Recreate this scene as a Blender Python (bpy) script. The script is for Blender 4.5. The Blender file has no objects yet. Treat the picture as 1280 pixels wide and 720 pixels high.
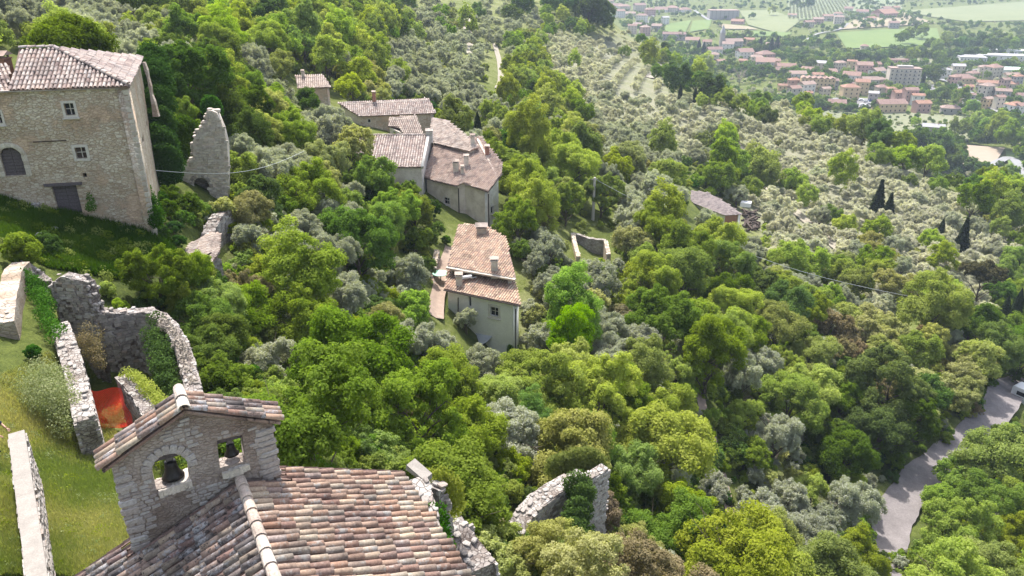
import bpy, bmesh, math, random
import numpy as np
from mathutils import Vector, Matrix, Euler
from mathutils import noise as mnoise
rnd = random.Random(7)
rng = np.random.default_rng(7)
SC = bpy.context.scene
COL = SC.collection
R = math.radians

# ------------------------------------------------------------------ camera
PITCH = R(24.5); F = 960.0
CP, SP = math.cos(PITCH), math.sin(PITCH)
cam_d = bpy.data.cameras.new('camera'); cam = bpy.data.objects.new('camera', cam_d); COL.objects.link(cam)
cam_d.sensor_width = 36; cam_d.lens = 36*F/1280
cam_d.clip_start = .2; cam_d.clip_end = 20000
cam.location = (0, 0, 0); cam.rotation_euler = (R(90)-PITCH, 0, 0)
SC.camera = cam

# ------------------------------------------------------------------ light
SUN_AZ = R(-16); SUN_EL = R(61)          # azimuth from +Y, negative = left
world = bpy.data.worlds.new('World'); SC.world = world; world.use_nodes = True
nt = world.node_tree; bg = nt.nodes['Background']
sky = nt.nodes.new('ShaderNodeTexSky'); sky.sky_type = 'NISHITA'; sky.sun_disc = False
sky.sun_elevation = SUN_EL; sky.sun_rotation = SUN_AZ
sky.altitude = 400; sky.air_density = 1.0; sky.dust_density = 4.0; sky.ozone_density = 1.0
hsv = nt.nodes.new('ShaderNodeHueSaturation'); hsv.inputs['Saturation'].default_value = .6   # sky desaturated so its fill light is less blue
nt.links.new(sky.outputs[0], hsv.inputs['Color']); nt.links.new(hsv.outputs[0], bg.inputs[0]); bg.inputs[1].default_value = 0.15
sd = bpy.data.lights.new('sun', 'SUN'); sun = bpy.data.objects.new('sun', sd); COL.objects.link(sun)
sd.energy = 3.2; sd.angle = R(0.53); sd.color = (1.0, .955, .88)
tosun = Vector((math.sin(SUN_AZ)*math.cos(SUN_EL), math.cos(SUN_AZ)*math.cos(SUN_EL), math.sin(SUN_EL)))
sun.rotation_euler = tosun.to_track_quat('Z', 'Y').to_euler(); sun.location = tosun*100
SC.view_settings.view_transform = 'Standard'; SC.view_settings.look = 'None'
SC.view_settings.exposure = 1.28; SC.view_settings.gamma = 1
SC.cycles.max_bounces = 6; SC.cycles.diffuse_bounces = 3; SC.cycles.transmission_bounces = 4
SC.cycles.transparent_max_bounces = 4; SC.cycles.glossy_bounces = 2; SC.cycles.volume_bounces = 0
SC.cycles.caustics_reflective = False; SC.cycles.caustics_refractive = False
try: SC.cycles.use_denoising = True
except Exception: pass

# ------------------------------------------------------------------ pixel <-> place
def dirn(px, py):
    u = (px-640)/F; v = -(py-360)/F
    return Vector((u, CP+v*SP, -SP+v*CP))
def Pt(px, py, t): return dirn(px, py)*t
def Pz(px, py, z):
    d = dirn(px, py); return d*(z/d.z)
def proj(p):
    t = p[1]*CP - p[2]*SP
    return 640+F*p[0]/t, 360-F*(p[1]*SP+p[2]*CP)/t, t
def Pplane(px, py, P0, N):
    d = dirn(px, py); return d*(P0.dot(N)/d.dot(N))

# ------------------------------------------------------------------ materials
def newmat(name):
    m = bpy.data.materials.new(name); m.use_nodes = True
    t = m.node_tree; t.nodes.clear()
    return m, t, t.nodes, t.links
def ramp(ns, stops, interp='LINEAR'):
    r = ns.new('ShaderNodeValToRGB'); cr = r.color_ramp; cr.interpolation = interp
    while len(cr.elements) > 1: cr.elements.remove(cr.elements[-1])
    cr.elements[0].position = stops[0][0]; cr.elements[0].color = (*stops[0][1], 1)
    for p, c in stops[1:]:
        e = cr.elements.new(p); e.color = (*c, 1)
    return r
def mixc(ns, ls, f, a, b, mode='MIX'):
    m = ns.new('ShaderNodeMix'); m.data_type = 'RGBA'; m.blend_type = mode
    for k, v in ((0, f), (6, a), (7, b)):
        if hasattr(v, 'links'): ls.new(v, m.inputs[k])
        elif isinstance(v, (int, float)): m.inputs[k].default_value = v
        else: m.inputs[k].default_value = (*v, 1)
    return m.outputs[2]
def math_(ns, ls, op, a, b=0.0, clamp=False):
    m = ns.new('ShaderNodeMath'); m.operation = op; m.use_clamp = clamp
    for k, v in ((0, a), (1, b)):
        if hasattr(v, 'links'): ls.new(v, m.inputs[k])
        else: m.inputs[k].default_value = v
    return m.outputs[0]
def noise_n(ns, ls, vec, scale, detail=3, rough=.55, w=None):
    n = ns.new('ShaderNodeTexNoise'); n.inputs['Scale'].default_value = scale
    n.inputs['Detail'].default_value = detail; n.inputs['Roughness'].default_value = rough
    if vec is not None: ls.new(vec, n.inputs['Vector'])
    return n.outputs['Fac']
def finish(m, t, ns, ls, col, rough=.9, bump=None, bstr=.4, bdist=.03, spec=.25):
    b = ns.new('ShaderNodeBsdfPrincipled'); o = ns.new('ShaderNodeOutputMaterial')
    ls.new(b.outputs[0], o.inputs[0])
    if hasattr(col, 'links'): ls.new(col, b.inputs['Base Color'])
    else: b.inputs['Base Color'].default_value = (*col, 1)
    b.inputs['Roughness'].default_value = rough; b.inputs['Specular IOR Level'].default_value = spec
    if bump is not None:
        bp = ns.new('ShaderNodeBump'); bp.inputs['Strength'].default_value = bstr; bp.inputs['Distance'].default_value = bdist
        ls.new(bump, bp.inputs['Height']); ls.new(bp.outputs[0], b.inputs['Normal'])
    return m
def objvec(ns):
    return ns.new('ShaderNodeTexCoord').outputs['Object']
def plain(name, col, rough=.8, var=.25, scale=3., metal=0, bdist=.01):
    m, t, ns, ls = newmat(name); v = objvec(ns)
    n = noise_n(ns, ls, v, scale, 4, .6)
    n2 = noise_n(ns, ls, v, scale*7, 3, .6)
    f = math_(ns, ls, 'MULTIPLY', n, n2)
    dark = tuple(c*(1-var) for c in col); lite = tuple(min(1, c*(1+var*.6)) for c in col)
    r = ramp(ns, [(.1, dark), (.4, lite)]); ls.new(f, r.inputs[0])
    finish(m, t, ns, ls, r.outputs[0], rough, n2, .5, bdist)
    m.node_tree.nodes['Principled BSDF'].inputs['Metallic'].default_value = metal
    return m
def rubble_mat(name, cols, mortar, scale=3.5, stain=(.5, .5, .5), stretch=1.9, mw=.05, plaster=None, pl_lo=.56, bd=.04):
    """irregular stonework: cells with a colour each, recessed mortar, broad stains, patches of old render"""
    m, t, ns, ls = newmat(name); v = objvec(ns)
    mp = ns.new('ShaderNodeMapping'); ls.new(v, mp.inputs[0]); mp.inputs['Scale'].default_value = (1, 1, stretch)
    nz = ns.new('ShaderNodeTexNoise'); ls.new(mp.outputs[0], nz.inputs['Vector']); nz.inputs['Scale'].default_value = 2.5
    ad = ns.new('ShaderNodeVectorMath'); ad.operation = 'MULTIPLY_ADD'
    ls.new(nz.outputs['Color'], ad.inputs[0]); ad.inputs[1].default_value = (.22, .22, .22); ls.new(mp.outputs[0], ad.inputs[2])
    vo = ns.new('ShaderNodeTexVoronoi'); ls.new(ad.outputs[0], vo.inputs['Vector']); vo.inputs['Scale'].default_value = scale
    ve = ns.new('ShaderNodeTexVoronoi'); ve.feature = 'DISTANCE_TO_EDGE'; ls.new(ad.outputs[0], ve.inputs['Vector']); ve.inputs['Scale'].default_value = scale
    sp = ns.new('ShaderNodeSeparateColor'); ls.new(vo.outputs['Color'], sp.inputs[0])
    r = ramp(ns, [(i/(len(cols)-1), c) for i, c in enumerate(cols)]); ls.new(sp.outputs[0], r.inputs[0])
    fine = noise_n(ns, ls, v, scale*6, 4, .65)
    rr = ramp(ns, [(.25, (.76, .76, .76)), (.7, (1.15, 1.15, 1.15))]); ls.new(fine, rr.inputs[0])
    c = mixc(ns, ls, 1.0, r.outputs[0], rr.outputs[0], 'MULTIPLY')
    er = ramp(ns, [(mw*.4, (1, 1, 1)), (mw*1.6, (0, 0, 0))]); ls.new(ve.outputs['Distance'], er.inputs[0])
    c = mixc(ns, ls, er.outputs[0], c, mortar)
    h = math_(ns, ls, 'MULTIPLY', er.outputs[0], -1.0); h = math_(ns, ls, 'ADD', h, math_(ns, ls, 'MULTIPLY', fine, .5))
    h = math_(ns, ls, 'ADD', h, math_(ns, ls, 'MULTIPLY', sp.outputs[1], .5))
    big = noise_n(ns, ls, v, .45, 4, .6)
    if plaster is not None:
        pr = ramp(ns, [(pl_lo, (0, 0, 0)), (pl_lo+.05, (1, 1, 1))]); ls.new(math_(ns, ls, 'ADD', big, math_(ns, ls, 'MULTIPLY', math_(ns, ls, 'SUBTRACT', fine, .5), .25)), pr.inputs[0])
        pf = math_(ns, ls, 'MULTIPLY', pr.outputs[0], .85)
        c = mixc(ns, ls, pf, c, plaster); h = math_(ns, ls, 'ADD', h, math_(ns, ls, 'MULTIPLY', pf, .6))
    st = noise_n(ns, ls, v, .9, 5, .65)
    sr = ramp(ns, [(.38, stain), (.6, (1, 1, 1))]); ls.new(st, sr.inputs[0])
    c = mixc(ns, ls, 1.0, c, sr.outputs[0], 'MULTIPLY')
    return finish(m, t, ns, ls, c, .95, h, .9, bd, .15)
def stone_piece_mat(name, cols, dark=.5):
    """one stone: colour by object or by the 'tone' attribute, grain and lichen"""
    m, t, ns, ls = newmat(name); v = objvec(ns)
    oi = ns.new('ShaderNodeObjectInfo'); at = ns.new('ShaderNodeAttribute'); at.attribute_name = 'tone'
    f = math_(ns, ls, 'FRACT', math_(ns, ls, 'ADD', oi.outputs['Random'], at.outputs['Fac']))
    r = ramp(ns, [(i/(len(cols)-1), c) for i, c in enumerate(cols)]); ls.new(f, r.inputs[0])
    off = ns.new('ShaderNodeVectorMath'); off.operation = 'ADD'; ls.new(v, off.inputs[0])
    cm = ns.new('ShaderNodeCombineXYZ'); ls.new(math_(ns, ls, 'MULTIPLY', f, 37.), cm.inputs[0]); ls.new(math_(ns, ls, 'MULTIPLY', f, 91.), cm.inputs[1])
    ls.new(cm.outputs[0], off.inputs[1])
    n1 = noise_n(ns, ls, off.outputs[0], 5, 4, .65); n2 = noise_n(ns, ls, off.outputs[0], 28, 3, .6)
    rr = ramp(ns, [(.3, (dark, dark, dark)), (.6, (1.08, 1.08, 1.08))]); ls.new(math_(ns, ls, 'ADD', math_(ns, ls, 'MULTIPLY', n1, .7), math_(ns, ls, 'MULTIPLY', n2, .3)), rr.inputs[0])
    c = mixc(ns, ls, 1.0, r.outputs[0], rr.outputs[0], 'MULTIPLY')
    return finish(m, t, ns, ls, c, .92, n2, .5, .015, .2)
def tile_mat(name, cols, lichen=(.27, .27, .28), black=(.035, .03, .03), li=.56, bl=.6, sat=1.0):
    m, t, ns, ls = newmat(name); v = objvec(ns)
    oi = ns.new('ShaderNodeObjectInfo'); at = ns.new('ShaderNodeAttribute'); at.attribute_name = 'tone'
    f = math_(ns, ls, 'FRACT', math_(ns, ls, 'ADD', oi.outputs['Random'], at.outputs['Fac']))
    r = ramp(ns, [(i/(len(cols)-1), c) for i, c in enumerate(cols)]); ls.new(f, r.inputs[0])
    off = ns.new('ShaderNodeVectorMath'); off.operation = 'ADD'; ls.new(v, off.inputs[0])
    cm = ns.new('ShaderNodeCombineXYZ'); ls.new(math_(ns, ls, 'MULTIPLY', f, 53.), cm.inputs[0]); ls.new(math_(ns, ls, 'MULTIPLY', f, 17.), cm.inputs[2])
    ls.new(cm.outputs[0], off.inputs[1])
    n1 = noise_n(ns, ls, off.outputs[0], 3.2, 4, .7); n2 = noise_n(ns, ls, off.outputs[0], 22, 4, .7); n3 = noise_n(ns, ls, off.outputs[0], 7, 4, .7)
    rr = ramp(ns, [(.3, (.62, .6, .6)), (.62, (1.1, 1.1, 1.1))]); ls.new(n2, rr.inputs[0])
    c = mixc(ns, ls, 1.0, r.outputs[0], rr.outputs[0], 'MULTIPLY')
    a = ramp(ns, [(li, (0, 0, 0)), (li+.08, (.85, .85, .85))]); ls.new(math_(ns, ls, 'ADD', math_(ns, ls, 'MULTIPLY', n1, .7), math_(ns, ls, 'MULTIPLY', n2, .3)), a.inputs[0])
    c = mixc(ns, ls, a.outputs[0], c, lichen)
    b = ramp(ns, [(bl, (0, 0, 0)), (bl+.05, (.9, .9, .9))]); ls.new(math_(ns, ls, 'ADD', math_(ns, ls, 'MULTIPLY', n3, .6), math_(ns, ls, 'MULTIPLY', n2, .4)), b.inputs[0])
    c = mixc(ns, ls, b.outputs[0], c, black)
    gp = ns.new('ShaderNodeNewGeometry').outputs['Position']     # lichen and soot spreading over many tiles
    g1 = noise_n(ns, ls, gp, 1.1, 5, .7); gr = ramp(ns, [(.36, (.55, .54, .55)), (.52, (1, 1, 1)), (.72, (1.12, 1.08, 1.0))]); ls.new(g1, gr.inputs[0])
    c = mixc(ns, ls, 1.0, c, gr.outputs[0], 'MULTIPLY')
    return finish(m, t, ns, ls, c, .85, n2, .4, .01, .25)
def leaf_mat(name, col, col2, trans=.38, var=.3, hue=.03):
    """leaves: two real leaf colours mixed by clump ('tone'), shifted a little from plant to plant"""
    m, t, ns, ls = newmat(name)
    oi = ns.new('ShaderNodeObjectInfo'); at = ns.new('ShaderNodeAttribute'); at.attribute_name = 'tone'
    c = mixc(ns, ls, at.outputs['Fac'], col, col2)
    hs = ns.new('ShaderNodeHueSaturation'); ls.new(c, hs.inputs['Color'])
    rd = oi.outputs['Random']
    ls.new(math_(ns, ls, 'ADD', math_(ns, ls, 'MULTIPLY', rd, hue*2), .5-hue), hs.inputs['Hue'])
    r2 = math_(ns, ls, 'FRACT', math_(ns, ls, 'MULTIPLY', rd, 17.3))
    ls.new(math_(ns, ls, 'ADD', math_(ns, ls, 'MULTIPLY', r2, var*2), 1-var), hs.inputs['Value'])
    r3 = math_(ns, ls, 'FRACT', math_(ns, ls, 'MULTIPLY', rd, 41.7))
    ls.new(math_(ns, ls, 'ADD', math_(ns, ls, 'MULTIPLY', r3, .3), .85), hs.inputs['Saturation'])
    d = ns.new('ShaderNodeBsdfDiffuse'); tr = ns.new('ShaderNodeBsdfTranslucent'); mx = ns.new('ShaderNodeMixShader')
    ls.new(hs.outputs[0], d.inputs[0])
    tc = mixc(ns, ls, 1.0, hs.outputs[0], (1.25, 1.3, .6), 'MULTIPLY'); ls.new(tc, tr.inputs[0])
    mx.inputs[0].default_value = trans; ls.new(d.outputs[0], mx.inputs[1]); ls.new(tr.outputs[0], mx.inputs[2])
    o = ns.new('ShaderNodeOutputMaterial'); ls.new(mx.outputs[0], o.inputs[0])
    return m

M = {}
M['stone_house'] = rubble_mat('cream_pink_rubble', [(.48,.38,.28), (.62,.54,.43), (.70,.64,.54), (.54,.44,.35), (.64,.57,.48)], (.46,.37,.28), 4.2, (.78,.74,.70), plaster=(.56,.41,.30), pl_lo=.54, bd=.03)
M['stone_pale'] = rubble_mat('pale_rubble', [(.62,.54,.46), (.72,.64,.56), (.67,.58,.50)], (.66,.57,.49), 3.2, (.82,.8,.78), plaster=(.70,.62,.54), pl_lo=.5, bd=.02)
M['stone_white'] = rubble_mat('whitish_rubble', [(.52,.50,.47), (.62,.60,.57), (.56,.53,.5)], (.60,.57,.53), 3.2, (.85,.83,.8), plaster=(.62,.6,.57), pl_lo=.45, bd=.02)
M['stone_grey'] = rubble_mat('grey_rubble', [(.33,.30,.27), (.48,.45,.42), (.56,.53,.50), (.40,.36,.33), (.50,.46,.42)], (.30,.265,.24), 5., (.5,.46,.44), bd=.05)
M['stone_ruin'] = rubble_mat('ruin_rubble', [(.24,.21,.20), (.38,.35,.33), (.46,.43,.41), (.30,.26,.24), (.42,.38,.35)], (.27,.23,.21), 6., (.42,.37,.34), stretch=1.6, bd=.06)
M['stone_cream'] = rubble_mat('cream_wall', [(.40,.33,.27), (.47,.40,.33), (.43,.36,.30)], (.44,.37,.30), 3., (.7,.64,.58), plaster=(.48,.41,.35), pl_lo=.42, bd=.03)
M['mortar'] = rubble_mat('brown_mortar', [(.38,.32,.28), (.44,.38,.34), (.33,.28,.25)], (.41,.34,.30), 9., (.6,.55,.52), bd=.02)
M['stone_a'] = stone_piece_mat('grey_stone', [(.36,.31,.285), (.46,.42,.395), (.40,.355,.325), (.50,.47,.45), (.42,.365,.33)], .5)
M['stone_b'] = stone_piece_mat('cream_stone', [(.42,.36,.30), (.55,.50,.44), (.48,.42,.36), (.62,.57,.50)], .6)
M['stone_c'] = stone_piece_mat('ruin_stone', [(.23,.20,.18), (.35,.32,.30), (.29,.26,.235), (.42,.395,.37), (.33,.27,.235)], .5)
M['boulder'] = stone_piece_mat('lichened_boulder', [(.40,.39,.36), (.5,.48,.45)], .35)
TC = [(.31,.175,.12), (.36,.26,.20), (.25,.155,.12), (.41,.33,.25), (.34,.21,.15), (.27,.23,.195), (.45,.375,.285), (.31,.19,.15), (.22,.15,.125), (.38,.31,.28)]
M['tile_r'] = tile_mat('terracotta_pantile', TC, (.34,.33,.31), li=.53, bl=.64)
M['tile_l'] = tile_mat('lichened_pantile', [(.24,.15,.13), (.17,.145,.14), (.32,.22,.175), (.14,.125,.125), (.23,.19,.155), (.38,.30,.24), (.27,.18,.15)], (.38,.38,.40), li=.51, bl=.53)
M['tile_house'] = tile_mat('weathered_roof_tile', [(.36,.28,.25), (.48,.41,.37), (.30,.22,.20), (.52,.46,.42), (.40,.31,.27), (.44,.40,.38)], (.36,.34,.33), li=.55, bl=.64)
M['tile_pale'] = tile_mat('pale_roof_tile', [(.40,.31,.26), (.52,.44,.38), (.46,.37,.31), (.56,.49,.43), (.36,.28,.24)], (.42,.39,.36), li=.56, bl=.70)
M['tile_red'] = tile_mat('reddish_roof_tile', [(.33,.24,.20), (.41,.31,.26), (.37,.27,.225), (.46,.37,.31), (.34,.27,.24)], (.40,.34,.32), li=.58, bl=.72)
M['tile_orange'] = tile_mat('orange_brown_roof_tile', [(.42,.28,.19), (.52,.39,.28), (.34,.23,.18), (.47,.30,.21), (.56,.45,.34)], (.44,.40,.36), li=.57, bl=.66)
M['tile_shed'] = tile_mat('mauve_grey_shed_roof', [(.24,.20,.195), (.29,.25,.24), (.21,.18,.18)], (.30,.29,.29), li=.6, bl=.75)
M['pan'] = tile_mat('shade_toned_pan_tile', [(.20,.13,.11), (.26,.18,.15), (.16,.12,.11), (.30,.22,.18)], li=.56, bl=.55)  # darker tile colours, with the shade between covers painted in
M['render_grey'] = plain('pale_grey_render', (.70,.68,.64), .9, .12, 1.2)
M['plaster'] = plain('weathered_white_plaster', (.58,.52,.45), .9, .3, 4., bdist=.03)
M['cement'] = plain('pale_cement_coping', (.28,.255,.23), .95, .25, 3., bdist=.01)
M['frame_stone'] = plain('dressed_stone', (.56,.52,.47), .9, .2, 8.)
M['wood_old'] = plain('old_grey_planks', (.13,.11,.12), .85, .45, 14.)
M['wood_dark'] = plain('dark_brown_timber', (.07,.05,.04), .8, .4, 12.)
M['glass'] = plain('dark_window_glass', (.02,.022,.026), .15, .1, 2.)
M['hollow'] = plain('painted_hollow_dark', (.015,.013,.012), .95, .1, 2.)  # near-black that stands in for the unlit depth of openings
M['bronze'] = plain('dark_bronze', (.045,.042,.042), .45, .4, 9., metal=.7)
M['iron'] = plain('grey_iron', (.22,.20,.19), .6, .3, 20., metal=.4)
M['gutter'] = plain('dark_metal_gutter', (.06,.045,.04), .5, .2, 10.)
M['brick'] = plain('red_brick_fill', (.36,.18,.13), .9, .3, 12.)
M['net'] = plain('orange_red_plastic_net', (.80,.05,.025), .5, .15, 9.)
M['road'] = plain('pale_gravel_road', (.20,.18,.18), .95, .28, .9, bdist=.02)
M['path'] = plain('white_dust_track', (.30,.27,.22), .95, .2, 1.5)
M['concrete_path'] = plain('grey_concrete_path', (.26,.24,.24), .95, .3, 2.)
M['van'] = plain('white_van_paint', (.80,.80,.80), .3, .04, 2.)
M['rubber'] = plain('black_rubber', (.02,.02,.02), .8, .2, 9.)
M['wire'] = plain('pale_cable', (.45,.47,.46), .6, .1, 9.)
M['pole'] = plain('pale_concrete_pole', (.50,.46,.42), .9, .15, 9.)
M['bark'] = plain('grey_brown_bark', (.12,.095,.075), .95, .4, 8.)
M['twig'] = plain('pale_bare_twig', (.34,.29,.24), .95, .3, 8.)
M['cloth'] = plain('dark_blue_check_cloth', (.045,.05,.10), .9, .5, 30.)
M['trouser'] = plain('black_cloth', (.015,.016,.022), .9, .3, 20.)
M['skin'] = plain('skin', (.48,.29,.21), .6, .1, 9.)
M['hair'] = plain('dark_hair', (.03,.02,.015), .7, .3, 40.)
M['table'] = plain('pale_green_plastic', (.35,.60,.45), .4, .05, 5.)
M['tarp'] = plain('blue_grey_tarp', (.30,.38,.48), .5, .2, 4.)
M['canopy_m'] = plain('grey_metal_canopy', (.36,.38,.42), .6, .2, 5.)
M['yard'] = plain('trodden_brown_earth', (.33,.25,.20), .95, .25, 2.)
M['slate'] = plain('pale_shingle', (.42,.39,.38), .9, .2, 9.)

# leaf materials  (colours are those of the leaves)
LF = {}
LF['F'] = leaf_mat('fresh_leaf', (.22,.29,.045), (.36,.41,.09), .5, .22, .015)
LF['X'] = leaf_mat('bright_lime_leaf', (.17,.30,.02), (.26,.40,.035), .5, .1, .01)
LF['G'] = leaf_mat('green_leaf', (.15,.22,.035), (.26,.33,.07), .5, .25, .02)
LF['D'] = leaf_mat('dark_green_leaf', (.08,.135,.025), (.15,.22,.045), .45, .25, .02)
LF['Y'] = leaf_mat('yellow_olive_leaf', (.27,.29,.09), (.40,.40,.16), .42, .2, .02)
LF['B'] = leaf_mat('budding_brown_leaf', (.17,.14,.075), (.30,.25,.15), .35, .2, .02)
LF['T'] = leaf_mat('blue_green_leaf', (.12,.20,.06), (.20,.28,.09), .45, .1, .01)
LF['O'] = leaf_mat('silver_olive_leaf', (.30,.32,.25), (.47,.48,.41), .38, .18, .015)
LF['P'] = leaf_mat('pale_olive_leaf', (.47,.46,.40), (.62,.60,.54), .40, .15, .012)
LF['C'] = leaf_mat('cypress_leaf', (.020,.036,.014), (.045,.065,.022), .15, .2, .01)
LF['N'] = leaf_mat('pine_leaf', (.05,.055,.02), (.11,.10,.04), .2, .1, .01)
LF['I'] = leaf_mat('ivy_leaf', (.035,.085,.014), (.09,.17,.025), .35, .25, .02)
LF['grass'] = leaf_mat('grass_blade', (.20,.27,.05), (.50,.46,.18), .35, .1, .01)
LF['weed'] = leaf_mat('weed_leaf', (.16,.22,.06), (.36,.38,.20), .35, .1, .01)

# ------------------------------------------------------------------ object helpers
class MB:
    """collects faces; build() links them as one mesh object"""
    def __init__(s): s.v = []; s.f = []; s.t = []; s.mi = []
    def add(s, vs, fs, tone=0., mi=0):
        b = len(s.v); s.v.extend([tuple(x) for x in vs]); s.f.extend([tuple(b+i for i in f) for f in fs])
        s.t.extend([tone]*len(vs)); s.mi.extend([mi]*len(fs))
    def box(s, c, ex, ey, ez, sx, sy, sz, jit=0., tone=0., taper=1., mi=0):
        vs = []
        for z in (-1, 1):
            k = taper if z > 0 else 1.
            for y in (-1, 1):
                for x in (-1, 1):
                    p = Vector(c)+ex*(x*sx*.5*k)+ey*(y*sy*.5*k)+ez*(z*sz*.5)
                    if jit: p += Vector((rnd.uniform(-jit, jit), rnd.uniform(-jit, jit), rnd.uniform(-jit, jit)))
                    vs.append(p)
        s.add(vs, [(0,2,3,1), (4,5,7,6), (0,1,5,4), (2,6,7,3), (0,4,6,2), (1,3,7,5)], tone, mi)
    def tube(s, pts, r, seg=6, tone=0., r1=None):
        n = len(pts); vs = []; fs = []
        for i, p in enumerate(pts):
            p = Vector(p); d = (Vector(pts[min(i+1, n-1)])-Vector(pts[max(i-1, 0)])).normalized()
            a = d.orthogonal().normalized(); b = d.cross(a)
            rr = r if r1 is None else r+(r1-r)*i/max(1, n-1)
            for k in range(seg):
                an = 2*math.pi*k/seg; vs.append(p+a*(rr*math.cos(an))+b*(rr*math.sin(an)))
        for i in range(n-1):
            for k in range(seg):
                fs.append((i*seg+k, i*seg+(k+1) % seg, (i+1)*seg+(k+1) % seg, (i+1)*seg+k))
        fs.append(tuple(range(seg))); fs.append(tuple((n-1)*seg+k for k in reversed(range(seg))))
        s.add(vs, fs, tone)
    def lathe(s, c, prof, seg=16, tone=0.):
        vs = []; fs = []; c = Vector(c)
        for (r, z) in prof:
            for k in range(seg):
                an = 2*math.pi*k/seg; vs.append(c+Vector((r*math.cos(an), r*math.sin(an), z)))
        for i in range(len(prof)-1):
            for k in range(seg): fs.append((i*seg+k, i*seg+(k+1) % seg, (i+1)*seg+(k+1) % seg, (i+1)*seg+k))
        fs.append(tuple(range(seg))); fs.append(tuple((len(prof)-1)*seg+k for k in reversed(range(seg))))
        s.add(vs, fs, tone)
    def mesh(s, name, mats, off=(0, 0, 0), smooth=False):
        me = bpy.data.meshes.new(name); off = Vector(off)
        me.from_pydata([tuple(Vector(v)-off) for v in s.v], [], s.f)
        for m in (mats if isinstance(mats, (list, tuple)) else [mats]): me.materials.append(m)
        if s.t:
            a = me.attributes.new('tone', 'FLOAT', 'POINT'); a.data.foreach_set('value', np.array(s.t, dtype=np.float32))
        if any(s.mi): me.polygons.foreach_set('material_index', np.array(s.mi, dtype=np.int32))
        if smooth: me.polygons.foreach_set('use_smooth', np.ones(len(me.polygons), dtype=bool))
        me.validate(); me.update(); return me
    def build(s, name, mats, parent=None, smooth=False, kind=None, fix=True):
        off = wloc(parent) if parent is not None else Vector((0, 0, 0))
        me = s.mesh(name, mats, off, smooth)
        if fix and len(me.polygons) < 60000:
            bm = bmesh.new(); bm.from_mesh(me); bmesh.ops.recalc_face_normals(bm, faces=bm.faces); bm.to_mesh(me); bm.free()
        return link(name, me, parent, kind)
def wloc(o):
    p = Vector((0, 0, 0))
    while o is not None: p = p+o.location; o = o.parent
    return p
def link(name, data, parent=None, kind=None):
    o = bpy.data.objects.new(name, data); COL.objects.link(o)
    if parent is not None: o.parent = parent
    if kind: o['kind'] = kind
    return o
def tag(o, label=None, cat=None, group=None, kind=None):
    if label: o['label'] = label
    if cat: o['category'] = cat
    if group: o['group'] = group
    if kind: o['kind'] = kind
    return o
def thing(name, loc, label, cat, group=None):
    o = link(name, None); o.location = loc; o.empty_display_size = .3
    return tag(o, label, cat, group)
EZ = Vector((0, 0, 1))

# ------------------------------------------------------------------ terrain
CT = [  # pixel, pixel, depth along the view: ground points read off the photograph
 (60,700,20.5),(20,640,22.5),(100,600,25.5),(10,580,25.5),(130,548,30.2),(40,480,30.),(60,440,31.6),(20,420,33),(5,500,28.5),
 (85,262,45),(100,300,43.5),(100,340,40),(30,260,44),(20,232,46),(175,300,45),(200,325,44.5),(250,320,47),(225,260,52),(250,235,58),
 (0,90,90),(60,40,110),(0,30,105),(200,60,125),(250,40,150),(180,110,85),(230,150,75),(300,120,100),(330,60,130),(400,60,165),(480,40,220),
 (560,60,265),(620,40,310),(595,10,380),(700,60,345),(780,80,405),(742,-8,520),(690,-4,460),(830,50,430),(620,0,470),(500,0,340),(400,0,270),(200,0,190),(0,0,140),
 (900,114,335),(1000,139,300),(1100,178,265),(1280,250,225),(940,230,216),(1100,300,172),(1250,400,145),(1250,440,130),(1180,240,215),
 (1250,500,100),(1130,620,78),(1100,670,74),(1180,560,90),(1250,650,78),(1270,580,90),(1200,710,70),
 (1000,500,85),(1000,640,68),(850,640,58),(900,700,57),(880,500,72),(915,650,62),(1000,710,62),(940,560,72),
 (700,670,40),(620,690,35),(560,700,31),(800,700,48),(760,600,50),
 (620,440,72.5),(480,420,60),(350,480,46),(300,420,50),(420,540,40),(560,560,44),(480,600,34),(760,480,66),(760,380,84),(740,320,98),
 (600,285,88),(540,290,84),(550,350,75),(430,250,76),(350,220,73),(390,135,118),(480,168,108),(400,330,60),(300,340,52),(680,330,84),(660,400,76),
 (640,200,122),(700,200,140),(840,220,152),(900,280,148),(820,300,107),(900,380,98),(1000,400,108),(1100,400,122),(1170,420,112),
 (620,120,195),(500,100,180),(760,150,225),(860,170,235),(560,20,320),(1020,330,140),(680,120,230),
]
cpts = [Pt(*c) for c in CT]
for (px, t, z) in [(600,700,-55),(400,500,-20),(200,400,-8),(0,300,0),(742,700,-128),(830,600,-128),(900,470,-124),(960,430,-122),(1000,440,-122),(1040,410,-121),(1100,385,-121),(1190,340,-121),(1280,325,-121),(1330,320,-121),
                   (830,900,-135),(1000,700,-135),(1280,500,-135),(1400,330,-122),(1400,220,-90),(1400,130,-68),(1400,90,-60),(1400,70,-55),
                   (-150,20,-13),(-150,30,-12.5),(-200,50,-9),(-250,90,-4),(-300,150,6),(600,1000,-120),(400,1000,-60),(200,900,-20),(0,800,0)]:
    u = (px-640)/F; y = (t+z*SP)/CP; cpts.append(Vector((u*t, y, z)))
for (x, y, z) in [(-12,8,-15.2),(-8,5,-15.5),(0,5,-19),(8,6,-22),(4,14,-19.5),(2.5,20,-22),(-4,16,-16.6),(-9,14,-15.4),(-6,8,-15.8),(16,12,-28),(20,25,-35),(0,25,-24),(-10,24,-18),(-11,28,-20.5)]:
    cpts.append(Vector((x, y, z)))
CA = np.array([[math.atan2(p.x, p.y)*2.2, math.log(math.hypot(p.x, p.y))] for p in cpts]); CZ = np.array([p.z for p in cpts])
def phi(r): return r   # linear kernel: no overshoot
Dm = np.linalg.norm(CA[:, None]-CA[None], axis=2)
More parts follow.
